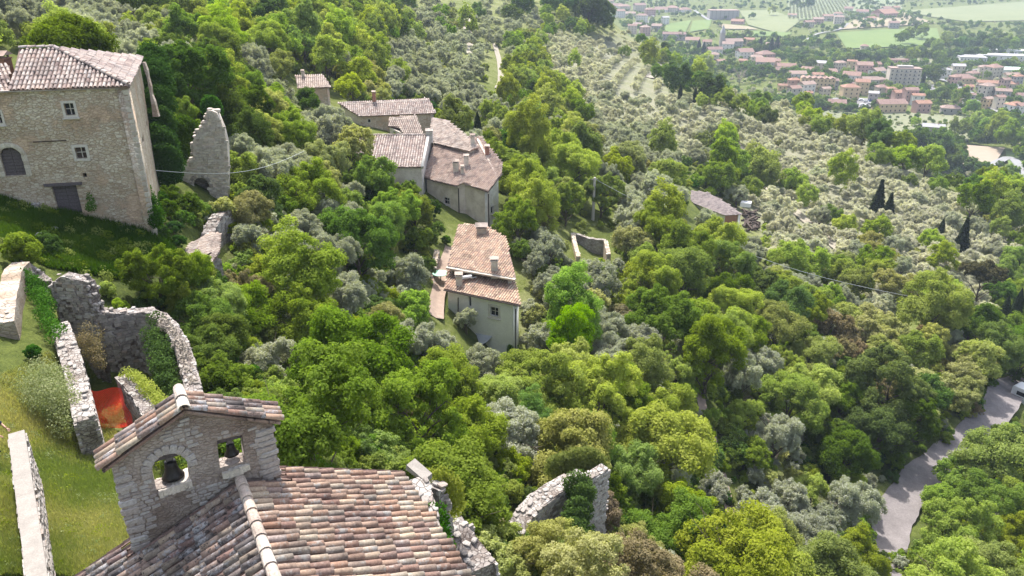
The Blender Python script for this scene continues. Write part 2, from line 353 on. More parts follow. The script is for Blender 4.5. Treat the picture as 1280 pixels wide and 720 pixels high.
n_ = len(CA)
A_ = np.zeros((n_+3, n_+3)); A_[:n_, :n_] = -phi(Dm)+np.eye(n_)*.012
A_[:n_, n_] = 1; A_[:n_, n_+1:] = CA; A_[n_, :n_] = 1; A_[n_+1:, :n_] = CA.T
W_ = np.linalg.solve(A_, np.concatenate([CZ, np.zeros(3)]))
NA, NR = 420, 430
azs = np.concatenate([np.linspace(-math.pi, R(-62), 40, endpoint=False), np.linspace(R(-62), R(62), NA-80), np.linspace(R(62), math.pi, 41)[1:]])
NA = len(azs)
lrs = np.linspace(math.log(2.0), math.log(7000.), NR)
def tps(az, lr):
    q = np.stack([az*2.2, lr], -1)
    out = np.empty(q.shape[0])
    for i in range(0, len(q), 8000):
        s = q[i:i+8000]; d = np.linalg.norm(s[:, None]-CA[None], axis=2)
        out[i:i+8000] = -(d@W_[:n_])+W_[n_]+s@W_[n_+1:]
    return out
ZV = -115.0
AZ, LR = np.meshgrid(azs, lrs, indexing='ij')
az_c = np.clip(AZ, R(-58), R(58))
zz = tps(az_c.ravel(), np.clip(LR, math.log(4.), math.log(1500.)).ravel()).reshape(AZ.shape)
over = np.clip((np.abs(AZ)-R(58))/(math.pi-R(58)), 0, 1)
zl = zz[0][None, :]; zr = zz[-1][None, :]; mean = .5*(zl+zr)
zz = zz*(1-over)+mean*over
RR = np.exp(LR); XX = RR*np.sin(AZ); YY = RR*np.cos(AZ)
# natural unevenness, growing with distance
bump_n = np.array([[0.]])
def fbm(x, y, s, seed):
    o = np.zeros_like(x); rs = np.random.default_rng(seed)
    for k in range(5):
        a = rs.uniform(0, 6.28, 6); f = s*(1.8**k)
        for j in range(6):
            o += np.sin(x*f*math.cos(a[j])+y*f*math.sin(a[j])+a[(j+2) % 6]*7)/(1.7**k)/6
    return o
zz = zz+fbm(XX, YY, .35, 3)*.10*np.clip(RR/40, .4, 1.2)
over_v = ZV-zz
k_ = 3.0
zz = np.where(zz > ZV+12, zz, np.maximum(zz, ZV)+k_*np.exp(-np.abs(zz-ZV)/k_)*.5)
zz = np.where((RR > 900)&(AZ > R(5)), ZV+np.clip((RR-2000)/4000, 0, 1)*60, zz)
ZG = zz
# the sunken floor inside the roofless ruin
from_poly = [Pt(*q)[:2] for q in ((93,465,29.6),(84,432,31.3),(75,404,33),(68,360,34.6),(82,345,34.4),(112,352,34.6),(125,387,34.9),(160,388,35.6),(185,387,35.6),(202,395,35.2),(216,410,34.3),(227,430,33.2),(234,452,32),(239,472,31),(243,492,30),(197,535,28),(176,497,29.8),(152,468,31.2),(151,500,30.8),(118,505,30.4))]
for i_ in np.argwhere((XX > -22)&(XX < -11)&(YY > 21)&(YY < 35)):
    x_, y_ = XX[tuple(i_)], YY[tuple(i_)]; c_ = False; j_ = len(from_poly)-1
    for k_2 in range(len(from_poly)):
        a_, b_ = from_poly[k_2], from_poly[j_]
        if (a_[1] > y_) != (b_[1] > y_) and x_ < (b_[0]-a_[0])*(y_-a_[1])/(b_[1]-a_[1])+a_[0]: c_ = not c_
        j_ = k_2
    if c_: ZG[tuple(i_)] = min(ZG[tuple(i_)], -19.1)
def zt(x, y):
    x = np.asarray(x, float); y = np.asarray(y, float)
    r = np.maximum(np.hypot(x, y), 2.01); a = np.arctan2(x, y); l = np.log(r)
    i = np.clip(np.searchsorted(azs, a)-1, 0, NA-2); fa = (a-azs[i])/(azs[i+1]-azs[i])
    j = np.clip(((l-lrs[0])/(lrs[1]-lrs[0])).astype(int), 0, NR-2); rj = np.exp(lrs[j]); rj1 = np.exp(lrs[j+1]); fr = (r-rj)/(rj1-rj)
    return (ZG[i, j]*(1-fa)*(1-fr)+ZG[i+1, j]*fa*(1-fr)+ZG[i, j+1]*(1-fa)*fr+ZG[i+1, j+1]*fa*fr)
def gz(x, y): return float(zt(x, y))
TS = np.exp(np.linspace(math.log(8.), math.log(5000.), 520))
def cast(px, py, hk=0., hw=0.):
    """depth at which the view ray through a pixel is hk + hw*t above the ground"""
    px = np.asarray(px, float); py = np.asarray(py, float); hk = np.broadcast_to(hk, px.shape); hw = np.broadcast_to(hw, px.shape)
    u = (px-640)/F; v = -(py-360)/F; dy = CP+v*SP; dz = -SP+v*CP
    t = TS[None, :]; f = dz[:, None]*t-zt(u[:, None]*t, dy[:, None]*t)-hk[:, None]-hw[:, None]*t
    neg = f < 0; i = np.where(neg.any(1), neg.argmax(1), -1); i = np.maximum(i, 1)
    rr = np.arange(len(px)); f0 = f[rr, i-1]; f1 = f[rr, i]
    tt = TS[i-1]+(TS[i]-TS[i-1])*np.clip(f0/(f0-f1+1e-9), 0, 1)
    tt = np.where(neg.any(1), tt, np.nan)
    return tt, np.stack([u*tt, dy*tt, dz*tt], -1)
def G(px, py):
    t, p = cast(np.array([px]), np.array([py])); return Vector(p[0])

# region map of the photograph, 40 px cells: which ground cover grows where
MAP = """OOOOMFFFFFFGMOMOOMG.............
..FOOMFFFFFFOOOOMPPPM...........
....MDDMMFFYOOOMMPPRRM..........
....DDDDMMMM..OMMFPPPPPPPMM.....
....DDDMMMMG..MMFMOOOPMPPPPPGM..
....DG.DMMG...MFFFMOO.GGPPPPPGGM
....D..MFMOGG..FFMFMO.MPPPPPPPMM
......MOMOOF..MMFOFMFFMMPPPPPPPP
....G..MOOOGO..MMFMFFGMMMPMPPPPP
...GGGGGMFOMFG..OMFFGFFDMMMPFFPD
....GGGDOFMMGO..OMOOFFGGMMBYYFDD
......DOOGGGGGGFFFMOFFDOGMDYOYYD
.......GGFGGGGGFFFFGMF.OFGDDMDG.
........GGGGGGGFGFGFFF.FFGMDDMY.
........GGG...GGGGGGFM.GOGMDD.FG
.............GGG..GGGD.OOOMMG.FG
..............G..YGGGD.GOOFF..FF
...............YYYGGG..FFOFFFFFF""".split('\n')
MAP = [(m+'.'*32)[:32] for m in MAP]
def region(px, py):
    c = int(px//40); r = int(py//40)
    if py < 0: r = 0
    if py >= 720: r = 17
    c = min(31, max(0, c)); r = min(17, max(0, r))
    return MAP[r][c]

# ground colour attribute: 0 lush, 1 dry straw, plus earth
pxs = np.empty(0)
tt_ = YY*CP-ZG*SP; okp = tt_ > 1
PX = np.where(okp, 640+F*XX/np.where(okp, tt_, 1), -999); PY = np.where(okp, 360-F*(YY*SP+ZG*CP)/np.where(okp, tt_, 1), 999)
lut = {'O': .45, 'P': .9, 'R': .8, 'M': .35, 'F': .15, 'G': .08, 'D': .05, 'Y': .4, 'B': .8, '.': .22}
ML = np.array([[lut[c] for c in row] for row in MAP])
gx = np.clip(PX/40-.5, 0, 30.999); gy = np.clip(PY/40-.5, 0, 16.999)
i0 = gx.astype(int); j0 = gy.astype(int); fx = gx-i0; fy = gy-j0
dry = ML[j0, i0]*(1-fx)*(1-fy)+ML[j0, i0+1]*fx*(1-fy)+ML[j0+1, i0]*(1-fx)*fy+ML[j0+1, i0+1]*fx*fy
vall = (ZG < ZV+1.2)
dry = np.where(vall, .28, dry)
def terrain_mat():
    m, t, ns, ls = newmat('hillside_ground')
    g = ns.new('ShaderNodeNewGeometry'); v = g.outputs['Position']
    at = ns.new('ShaderNodeAttribute'); at.attribute_name = 'dry'
    n1 = noise_n(ns, ls, v, .16, 5, .65); n2 = noise_n(ns, ls, v, 1.3, 5, .7); n3 = noise_n(ns, ls, v, 9., 4, .7)
    f = math_(ns, ls, 'ADD', at.outputs['Fac'], math_(ns, ls, 'MULTIPLY', math_(ns, ls, 'SUBTRACT', n1, .5), .9))
    f = math_(ns, ls, 'ADD', f, math_(ns, ls, 'MULTIPLY', math_(ns, ls, 'SUBTRACT', n2, .5), .7), True)
    r = ramp(ns, [(0, (.055,.075,.018)), (.3, (.12,.145,.035)), (.55, (.20,.21,.09)), (.8, (.22,.225,.15)), (1, (.27,.26,.19))]); ls.new(f, r.inputs[0])
    rr = ramp(ns, [(.3, (.6,.6,.6)), (.65, (1.15,1.15,1.15))]); ls.new(n3, rr.inputs[0])
    c = mixc(ns, ls, 1., r.outputs[0], rr.outputs[0], 'MULTIPLY')
    return finish(m, t, ns, ls, c, .98, math_(ns, ls, 'ADD', n2, n3), .8, .12, .1)
M['ground'] = terrain_mat()
vs = np.stack([XX, YY, ZG], -1).reshape(-1, 3)
ii, jj = np.meshgrid(np.arange(NA-1), np.arange(NR-1), indexing='ij')
a = (ii*NR+jj).ravel(); fs = np.stack([a, a+1, a+NR+1, a+NR], -1)
vs = np.vstack([vs, [[0, 0, float(ZG[:, 0].mean())]]]); cidx = len(vs)-1
me = bpy.data.meshes.new('ground'); me.vertices.add(len(vs)); me.vertices.foreach_set('co', vs.ravel())
tri = np.array([[cidx, (i)*NR, (i+1)*NR] for i in range(NA-1)])
nl = fs.size+tri.size; me.loops.add(nl); me.loops.foreach_set('vertex_index', np.concatenate([fs.ravel(), tri.ravel()]).astype(np.int32))
me.polygons.add(len(fs)+len(tri)); me.polygons.foreach_set('loop_start', np.concatenate([np.arange(len(fs))*4, fs.size+np.arange(len(tri))*3]).astype(np.int32))
me.update(calc_edges=True); me.validate()
at = me.attributes.new('dry', 'FLOAT', 'POINT'); at.data.foreach_set('value', np.append(dry.ravel(), .3).astype(np.float32))
me.polygons.foreach_set('use_smooth', np.ones(len(me.polygons), dtype=bool)); me.materials.append(M['ground'])
if me.polygons[5000].normal.z < 0: me.flip_normals()
link('ground', me, None, 'structure')

def ribbon(name, pix, w, mat, lift=.07, kind='structure', sub=10, label=None, world=False):
    """a strip of track laid on the ground through the given photograph points"""
    P = [Vector(p) if world else G(*p) for p in pix]
    Q = []
    for i in range(len(P)-1):
        p0 = P[max(i-1, 0)]; p1 = P[i]; p2 = P[i+1]; p3 = P[min(i+2, len(P)-1)]
        for k in range(sub):
            s = k/sub
            Q.append(.5*((2*p1)+(p2-p0)*s+(2*p0-5*p1+4*p2-p3)*s*s+(3*p1-p0-3*p2+p3)*s**3))
    Q.append(P[-1]); mb = MB(); vs = []; fs = []; K = 6
    for i, q in enumerate(Q):
        d = Q[min(i+1, len(Q)-1)]-Q[max(i-1, 0)]; d.z = 0; d.normalize(); nn = Vector((d.y, -d.x, 0))
        ww = w[0]+(w[1]-w[0])*i/(len(Q)-1) if isinstance(w, tuple) else w
        for k in range(K+1):
            p = q+nn*(ww*((k/K)-.5)*(1+.05*math.sin(i*.37+k*.2)+.02*math.sin(i*1.1)))
            zc = gz(q.x, q.y)
            vs.append((p.x, p.y, max(gz(p.x, p.y), .75*zc+.25*gz(p.x, p.y))+lift))
    for i in range(len(Q)-1):
        for k in range(K): a = i*(K+1)+k; fs.append((a, a+1, a+K+2, a+K+1))
    mb.add(vs, fs); return mb.build(name, mat, None, True, kind)
# ------------------------------------------------------------------ building helpers
def panel(name, outline, holes, th, O, ex, ez, mat, parent, kind=None):
    """a wall slab with real openings: outline and holes are in metres on the plane O + s*ex + z*ez; it is th thick, behind the face"""
    cu = bpy.data.curves.new(name, 'CURVE'); cu.dimensions = '2D'; cu.fill_mode = 'BOTH'; cu.extrude = th/2
    for poly in [outline]+list(holes):
        sp = cu.splines.new('POLY'); sp.points.add(len(poly)-1)
        for p, q in zip(sp.points, poly): p.co = (q[0], q[1], 0, 1)
        sp.use_cyclic_u = True
    tmp = bpy.data.objects.new(name, cu); COL.objects.link(tmp)
    me = bpy.data.meshes.new_from_object(tmp); bpy.data.objects.remove(tmp); bpy.data.curves.remove(cu)
    n = ex.cross(ez).normalized()       # faces the viewer's side
    off = wloc(parent) if parent is not None else Vector((0, 0, 0))
    Mx = Matrix(((ex.x, ez.x, n.x, 0), (ex.y, ez.y, n.y, 0), (ex.z, ez.z, n.z, 0), (0, 0, 0, 1)))
    me.transform(Mx); me.transform(Matrix.Translation(O-off-n*(th/2)))
    me.materials.clear(); me.materials.append(mat)
    return link(name, me, parent, kind)
def rect(x0, z0, x1, z1): return [(x0, z0), (x1, z0), (x1, z1), (x0, z1)]
def arch(x0, z0, x1, z1, n=10, rise=None):
    r = (x1-x0)/2; rise = r if rise is None else rise; cx = (x0+x1)/2
    return [(x0, z0), (x1, z0)]+[(cx+r*math.cos(math.pi*k/n), z1-rise+rise*math.sin(math.pi*k/n)) for k in range(n+1)]
class Wall:
    """vertical plane through two ground-plan points, seen from the camera's side"""
    def __init__(s, A, B):
        s.A = Vector((A[0], A[1], 0)); s.ex = (Vector((B[0], B[1], 0))-s.A); s.len = s.ex.length; s.ex.normalize()
        s.n = s.ex.cross(EZ).normalized()
    def px(s, x, y):
        p = Pplane(x, y, s.A, s.n); return ((p-s.A).dot(s.ex), p.z)
    def at(s, u, z, d=0.): return s.A+s.ex*u+EZ*z+s.n*d
    def pr(s, a, b, c, d):
        """pixel rectangle (left, top, right, bottom) -> (u0, z0, u1, z1)"""
        p = s.px((a+c)/2, b); q = s.px((a+c)/2, d); l = s.px(a, (b+d)/2); r = s.px(c, (b+d)/2)
        return (l[0], q[1], r[0], p[1])
def window(w, r, parent, mat='frame_stone', fw=.12, pane='glass', mull=True, sill=True, deep=.22, arched=False):
    u0, z0, u1, z1 = r; mb = MB()
    if fw:
        for (a, b, c, d) in ((u0-fw, z1, u1+fw, z1+fw), (u0-fw, z0-fw, u1+fw, z0), (u0-fw, z0, u0, z1), (u1, z0, u1+fw, z1)):
            mb.box(w.at((a+c)/2, (b+d)/2, .0), w.ex, w.n, EZ, c-a, .07, d-b)
    if mull:
        mb.box(w.at((u0+u1)/2, (z0+z1)/2, -deep+.03), w.ex, w.n, EZ, .04, .05, z1-z0)
        mb.box(w.at((u0+u1)/2, (z0+z1)/2, -deep+.028), w.ex, w.n, EZ, u1-u0, .045, .04)
    if not mb.v: mb.box(w.at((u0+u1)/2, z0+.02, -deep+.04), w.ex, w.n, EZ, u1-u0, .06, .04)
    f = mb.build('window', M[mat], parent)
    g = MB(); g.box(w.at((u0+u1)/2, (z0+z1)/2, -deep), w.ex, w.n, EZ, u1-u0+.01, .03, z1-z0+.01); g.build('pane', M[pane], f)
    if sill:
        g = MB(); g.box(w.at((u0+u1)/2, z0-fw-.03, .03), w.ex, w.n, EZ, u1-u0+fw*2+.12, .22, .06); g.build('sill', M[mat], f)
    return f
def plank_door(w, r, parent, n=6, horizontal=True, deep=.2, top=None, mat='wood_old'):
    u0, z0, u1, z1 = r
    d = MB(); d.box(w.at((u0+u1)/2, (z0+z1)/2, -deep-.04), w.ex, w.n, EZ, u1-u0+.04, .03, z1-z0+.04); door = d.build('door', M['wood_dark'], parent)
    for leaf in range(2):
        a = u0+(u1-u0)*(leaf/2)+.01; b = u0+(u1-u0)*((leaf+1)/2)-.01
        for k in range(n):
            lo = z0+(z1-z0)*k/n+.008; hi = z0+(z1-z0)*(k+1)/n-.008
            if top:
                # arched head: shorten the upper planks
                cx = (u0+u1)/2; rr = (u1-u0)/2; zc = z1-top
                if hi > zc:
                    q = min(1, (hi-zc)/top); half = rr*math.sqrt(max(0, 1-q*q)); a2 = max(a, cx-half); b2 = min(b, cx+half)
                    if b2-a2 < .05: continue
                else: a2, b2 = a, b
            else: a2, b2 = a, b
            m = MB(); m.box(w.at((a2+b2)/2, (lo+hi)/2, -deep+rnd.uniform(-.008, .008)), w.ex, w.n, EZ, b2-a2, .03, hi-lo); m.build('plank', M[mat], door)
    return door
def tile_shape(mb, o, ex, es, n, w0, w1, L, h, tone, seg=5, rim=False, jit=.0):
    """one curved cover tile: o = centre of its upper end, es points down the slope"""
    vs = []; 
    for (y, w, lift) in ((0, w1, 0.0), (L, w0, .018)):
        for k in range(seg+1):
            a = math.pi*k/seg
            vs.append(o+ex*(-math.cos(a)*w/2)+n*(math.sin(a)*h*(w/w0)+lift)+es*y)
    fs = [(k, k+1, seg+2+k, seg+1+k) for k in range(seg)]
    if rim:
        b = len(vs); t = .018
        for (y, w, lift) in ((L, w0, .018), (L*.75, w0, .014)):
            for k in range(seg+1):
                a = math.pi*k/seg; vs.append(o+ex*(-math.cos(a)*(w/2-t))+n*(math.sin(a)*(h-t)*(w/w0)+lift)+es*y)
        fs += [(seg+1+k, seg+2+k, b+k+1, b+k) for k in range(seg)]
        fs += [(b+k, b+k+1, b+seg+2+k, b+seg+1+k) for k in range(seg)]
    mb.add(vs, fs, tone)
def inside(poly, x, y):
    c = False; j = len(poly)-1
    for i in range(len(poly)):
        if (poly[i][1] > y) != (poly[j][1] > y) and x < (poly[j][0]-poly[i][0])*(y-poly[i][1])/(poly[j][1]-poly[i][1])+poly[i][0]: c = not c
        j = i
    return c
class RoofPlane:
    """plane through a level eave seen at two pixels, rising away from it"""
    def __init__(s, e0, e1, z, slope, away=None):
        a = Pz(*e0, z); b = Pz(*e1, z); s.O = a; s.ex = (b-a).normalized()
        up = EZ.cross(s.ex)
        if away is None:
            if up.y < 0: up = -up
        elif up.dot(away) < 0: up = -up
        s.up = (up+EZ*slope).normalized(); s.es = -s.up
        s.n = s.ex.cross(s.up).normalized()
        if s.n.z < 0: s.n = -s.n
    def px(s, x, y): return Pplane(x, y, s.O, s.n)
    def uv(s, p): d = p-s.O; return (d.dot(s.ex), d.dot(s.up))
    def xyz(s, u, v): return s.O+s.ex*u+s.up*v
def tile_roof(rp, pts, parent, mat, pitch=.22, course=.36, h=.085, seg=4, deck=True, edge=.1, rough=.02, name='roof_tiles', under='pan', skip=0.):
    poly = [rp.uv(p) for p in pts]
    us = [p[0] for p in poly]; vs_ = [p[1] for p in poly]
    roof = None
    if deck:
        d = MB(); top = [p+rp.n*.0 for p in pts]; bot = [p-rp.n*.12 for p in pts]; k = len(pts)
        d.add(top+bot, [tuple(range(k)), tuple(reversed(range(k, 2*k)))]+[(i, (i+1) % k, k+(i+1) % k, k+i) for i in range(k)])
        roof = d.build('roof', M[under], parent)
    mb = MB(); u = math.floor(min(us)/pitch)*pitch; col = 0
    while u < max(us)+pitch:
        v = min(vs_)-.02+rnd.uniform(-.05, .02)
        while v < max(vs_):
            vc = v+course*.5
            if inside(poly, u, vc) and rnd.random() >= skip:
                L = course*1.12; o = rp.xyz(u+rnd.uniform(-1, 1)*rough*.5, v+L)+rp.n*(.005+rnd.uniform(0, rough))
                es = (rp.es+rp.ex*rnd.uniform(-.04, .04)).normalized()
                tile_shape(mb, o, rp.ex, es, rp.n, pitch*.80, pitch*.66, L, h, rnd.random(), seg)
            v += course
        u += pitch; col += 1
    if mb.v: mb.build(name, M[mat], roof if roof is not None else parent, False, 'stuff', fix=False)
    return roof
def ridge_tiles(A, B, parent, mat, w=.26, L=.42, h=.13, n=EZ, name='ridge_tile'):
    A = Vector(A); B = Vector(B); d = (B-A); k = max(1, int(d.length/(L*.88))); d.normalize(); ex = d.cross(n).normalized(); nn = ex.cross(d)
    for i in range(k):
        mb = MB(); o = A+(B-A)*(i/k); tile_shape(mb, o, ex, d, nn, w, w*.86, L, h, rnd.random(), 6, True); mb.build(name, M[mat], parent, fix=False)
def drop_walls(parent, pts, zb, mat, th=.35, inset=.22, skip=(), mats={}, holes={}, name='wall'):
    """walls under a roof outline; pts run round the roof (x, y, z of the roof edge). Returns Wall per edge"""
    c = sum(pts, Vector((0, 0, 0)))/len(pts); k = len(pts)
    area = sum(pts[i].x*pts[(i+1) % k].y-pts[(i+1) % k].x*pts[i].y for i in range(k))
    P = list(pts) if area > 0 else list(reversed(pts))       # counter-clockwise: outside on the right
    Q = []
    for i in range(k):
        a = P[i-1]; b = P[i]; d = P[(i+1) % k]
        e1 = Vector((b.x-a.x, b.y-a.y, 0)).normalized(); e2 = Vector((d.x-b.x, d.y-b.y, 0)).normalized()
        n1 = Vector((-e1.y, e1.x, 0)); n2 = Vector((-e2.y, e2.x, 0)); bis = (n1+n2)
        bis = bis/max(.5, bis.dot(n1)) if bis.length > .1 else n1
        Q.append(b+bis*inset-EZ*.14)
    out = []
    for i in range(k):
        j = (i+1) % k; oi = i if area > 0 else (k-2-i) % k
        w = Wall(Q[i], Q[j]); out.append((oi, w, Q[i].z, Q[j].z))
    res = {}
    for oi, w, za, zc in out:
        res[oi] = w
        if oi in skip: continue
        hs = holes.get(oi, []); 
        hs = [h(w) if callable(h) else h for h in hs]
        b = zb if not isinstance(zb, dict) else zb.get(oi, zb['d'])
        panel(name, [(0, b), (w.len, b), (w.len, zc), (0, za)], hs, th, w.A, w.ex, EZ, M[mats.get(oi, mat)], parent)
    return res
def chimney(p, w, h, parent, mat='stone_pale', cap='tile_pale', d=None, name='chimney', rot=0.):
    """stack with a tiled cap standing on a roof; p = centre of its foot"""
    ex = Vector((math.cos(rot), math.sin(rot), 0)); ey = Vector((-ex.y, ex.x, 0)); d = (d or w)*.82; w *= .82; p = Vector(p)
    m = MB(); m.box(p+EZ*(h/2-.4), ex, ey, EZ, w, d, h+.8); m.box(p+EZ*(h-.05), ex, ey, EZ, w+.12, d+.12, .08)
    s = m.build(name, M[mat], parent)
    m = MB()
    for sx in (-1, 1):
        for sy in (-1, 1): m.box(p+ex*(sx*w*.36)+ey*(sy*d*.36)+EZ*(h+.09), ex, ey, EZ, .1, .1, .2)
    a = w*.66; b = d*.66; z = h+.18
    vs = [p+ex*x*a+ey*y*b+EZ*(z) for x, y in ((-1, -1), (1, -1), (1, 1), (-1, 1))]+[p+ex*x*a+EZ*(z+w*.32) for x in (-1, 1)]
    m.add(vs, [(0, 1, 5, 4), (2, 3, 4, 5), (0, 4, 3), (1, 2, 5), (0, 3, 2, 1)]); m.build('chimney_cap', M[cap], s)
    return s
STONE_SH = []
def stone_mesh(i, mat):
    r = random.Random(100+i); bm = bmesh.new(); bmesh.ops.create_cube(bm, size=1)
    bmesh.ops.bevel(bm, geom=[e for e in bm.edges], offset=.12+.05*r.random(), segments=1, affect='EDGES')
    for v in bm.verts: v.co += Vector((r.uniform(-.06, .06), r.uniform(-.06, .06), r.uniform(-.06, .06)))
    me = bpy.data.meshes.new('stone'); bm.to_mesh(me); bm.free(); me.materials.append(M[mat]); return me
STONES = {k: [stone_mesh(i+j*7, k) for i in range(6)] for j, k in enumerate(('stone_a', 'stone_b', 'stone_c', 'boulder'))}
def put_stone(parent, c, ex, ey, ez, sx, sy, sz, kind='stone_a', name='stone'):
    o = link(name, rnd.choice(STONES[kind]), parent); p = c-wloc(parent)
    o.matrix_local = Matrix(((ex.x*sx, ey.x*sy, ez.x*sz, p.x), (ex.y*sx, ey.y*sy, ez.y*sz, p.y), (ex.z*sx, ey.z*sy, ez.z*sz, p.z), (0, 0, 0, 1)))
    return o
def rubble_wall(name, label, pts, thick, zb, mat, smat, size=(.14, .3), parent=None, cat='ruined wall', crest=True, n_crest=300, proud=.03, faces=True, cover=.85, group=None):
    """free-standing rubble wall along pts (x, y, top z): uneven core, stones in both faces (one mesh), crest stones each on its own"""
    pts = [Vector(p) for p in pts]; Q = []
    for i in range(len(pts)-1):
        k = max(1, int((pts[i+1]-pts[i]).length/.35))
        for s in range(k): Q.append(pts[i].lerp(pts[i+1], s/k))
    Q.append(pts[-1])
    base = thing(name, (Q[0].x, Q[0].y, zb if not callable(zb) else zb(Q[0])), label, cat, group) if parent is None else parent
    T = []; 
    for i, q in enumerate(Q):
        d = Q[min(i+1, len(Q)-1)]-Q[max(i-1, 0)]; d.z = 0; d.normalize(); T.append((d, Vector((d.y, -d.x, 0))))
    m = MB(); vs = []; fs = []
    tops = [q.z+mnoise.noise(Vector((q.x*2.1, q.y*2.1, i*.3)))*.14 for i, q in enumerate(Q)]
    for i, q in enumerate(Q):
        b = zb(q) if callable(zb) else zb
        for s in (-1, 1):
            for z in (b, tops[i]): vs.append(Vector((q.x, q.y, z))+T[i][1]*(s*thick/2*(1 if z != b else 1.06)))
    for i in range(len(Q)-1):
        a = i*4; c = a+4
        fs += [(a, a+1, c+1, c), (a+2, c+2, c+3, a+3), (a+1, a+3, c+3, c+1), (a, c, c+2, a+2)]
    fs += [(0, 2, 3, 1)]; e = (len(Q)-1)*4; fs += [(e, e+1, e+3, e+2)]
    m.add(vs, fs); m.build('wall_core', M[mat], base)
    if faces:
        m = MB()
        ln = 0; acc = [0]
        for i in range(1, len(Q)): ln += (Vector((Q[i].x, Q[i].y, 0))-Vector((Q[i-1].x, Q[i-1].y, 0))).length; acc.append(ln)
        def at(s):
            for i in range(1, len(acc)):
                if s <= acc[i] or i == len(acc)-1:
                    f = (s-acc[i-1])/max(1e-6, acc[i]-acc[i-1]); return Q[i-1].lerp(Q[i], f), T[i-1], tops[i-1]*(1-f)+tops[i]*f
        for side in (-1, 1):
            zmin = min((zb(q) if callable(zb) else zb) for q in Q); z = zmin+.6
            while z < max(tops):
                hh = rnd.uniform(size[0]*.7, size[0]*1.2); s = rnd.uniform(0, .2)
                while s < ln:
                    wd = rnd.uniform(size[1]*.5, size[1]*1.4)
                    q, (d, nn), tz = at(min(ln, s+wd/2))
                    bb = zb(q) if callable(zb) else zb
                    if z+hh < tz+.03 and z > bb and rnd.random() < cover:
                        c = Vector((q.x, q.y, z+hh/2))+nn*(side*(thick/2-.02))
                        m.box(c, d, nn, EZ, wd*.93, .04+proud*2*rnd.random()+.04, hh*.9, .012, rnd.random())
                    s += wd
                z += hh
        if m.v: m.build('rubble_stones', M[smat.replace('stone_', 'stone_')], base, kind='stuff', fix=False)
    if crest:
        cnt = 0
        for i in range(len(Q)-1):
            d, nn = T[i]; seg = (Q[i+1]-Q[i]).length; k = max(1, int(thick/.26))
            for a in range(k):
                for b in range(max(1, int(seg/.24))):
                    if cnt >= n_crest: break
                    if rnd.random() < .35: continue
                    p = Q[i].lerp(Q[i+1], (b+rnd.random())/max(1, int(seg/.24))); z = tops[i]*(1-.5)+tops[i+1]*.5
                    c = Vector((p.x, p.y, z+.0))+nn*((a+rnd.random())/k-.5)*thick*.98
                    an = rnd.uniform(-.4, .4); e1 = (d*math.cos(an)+nn*math.sin(an)); e2 = Vector((e1.y, -e1.x, 0)).normalized(); e1 = Vector((e1.x, e1.y, (Q[i+1].z-Q[i].z)/max(.1, seg)*.8)).normalized()
                    put_stone(base, c, e1, e2, EZ, rnd.uniform(.14, .30), rnd.uniform(.12, .24), rnd.uniform(.06, .15), smat if smat in STONES else 'stone_c'); cnt += 1
    return base

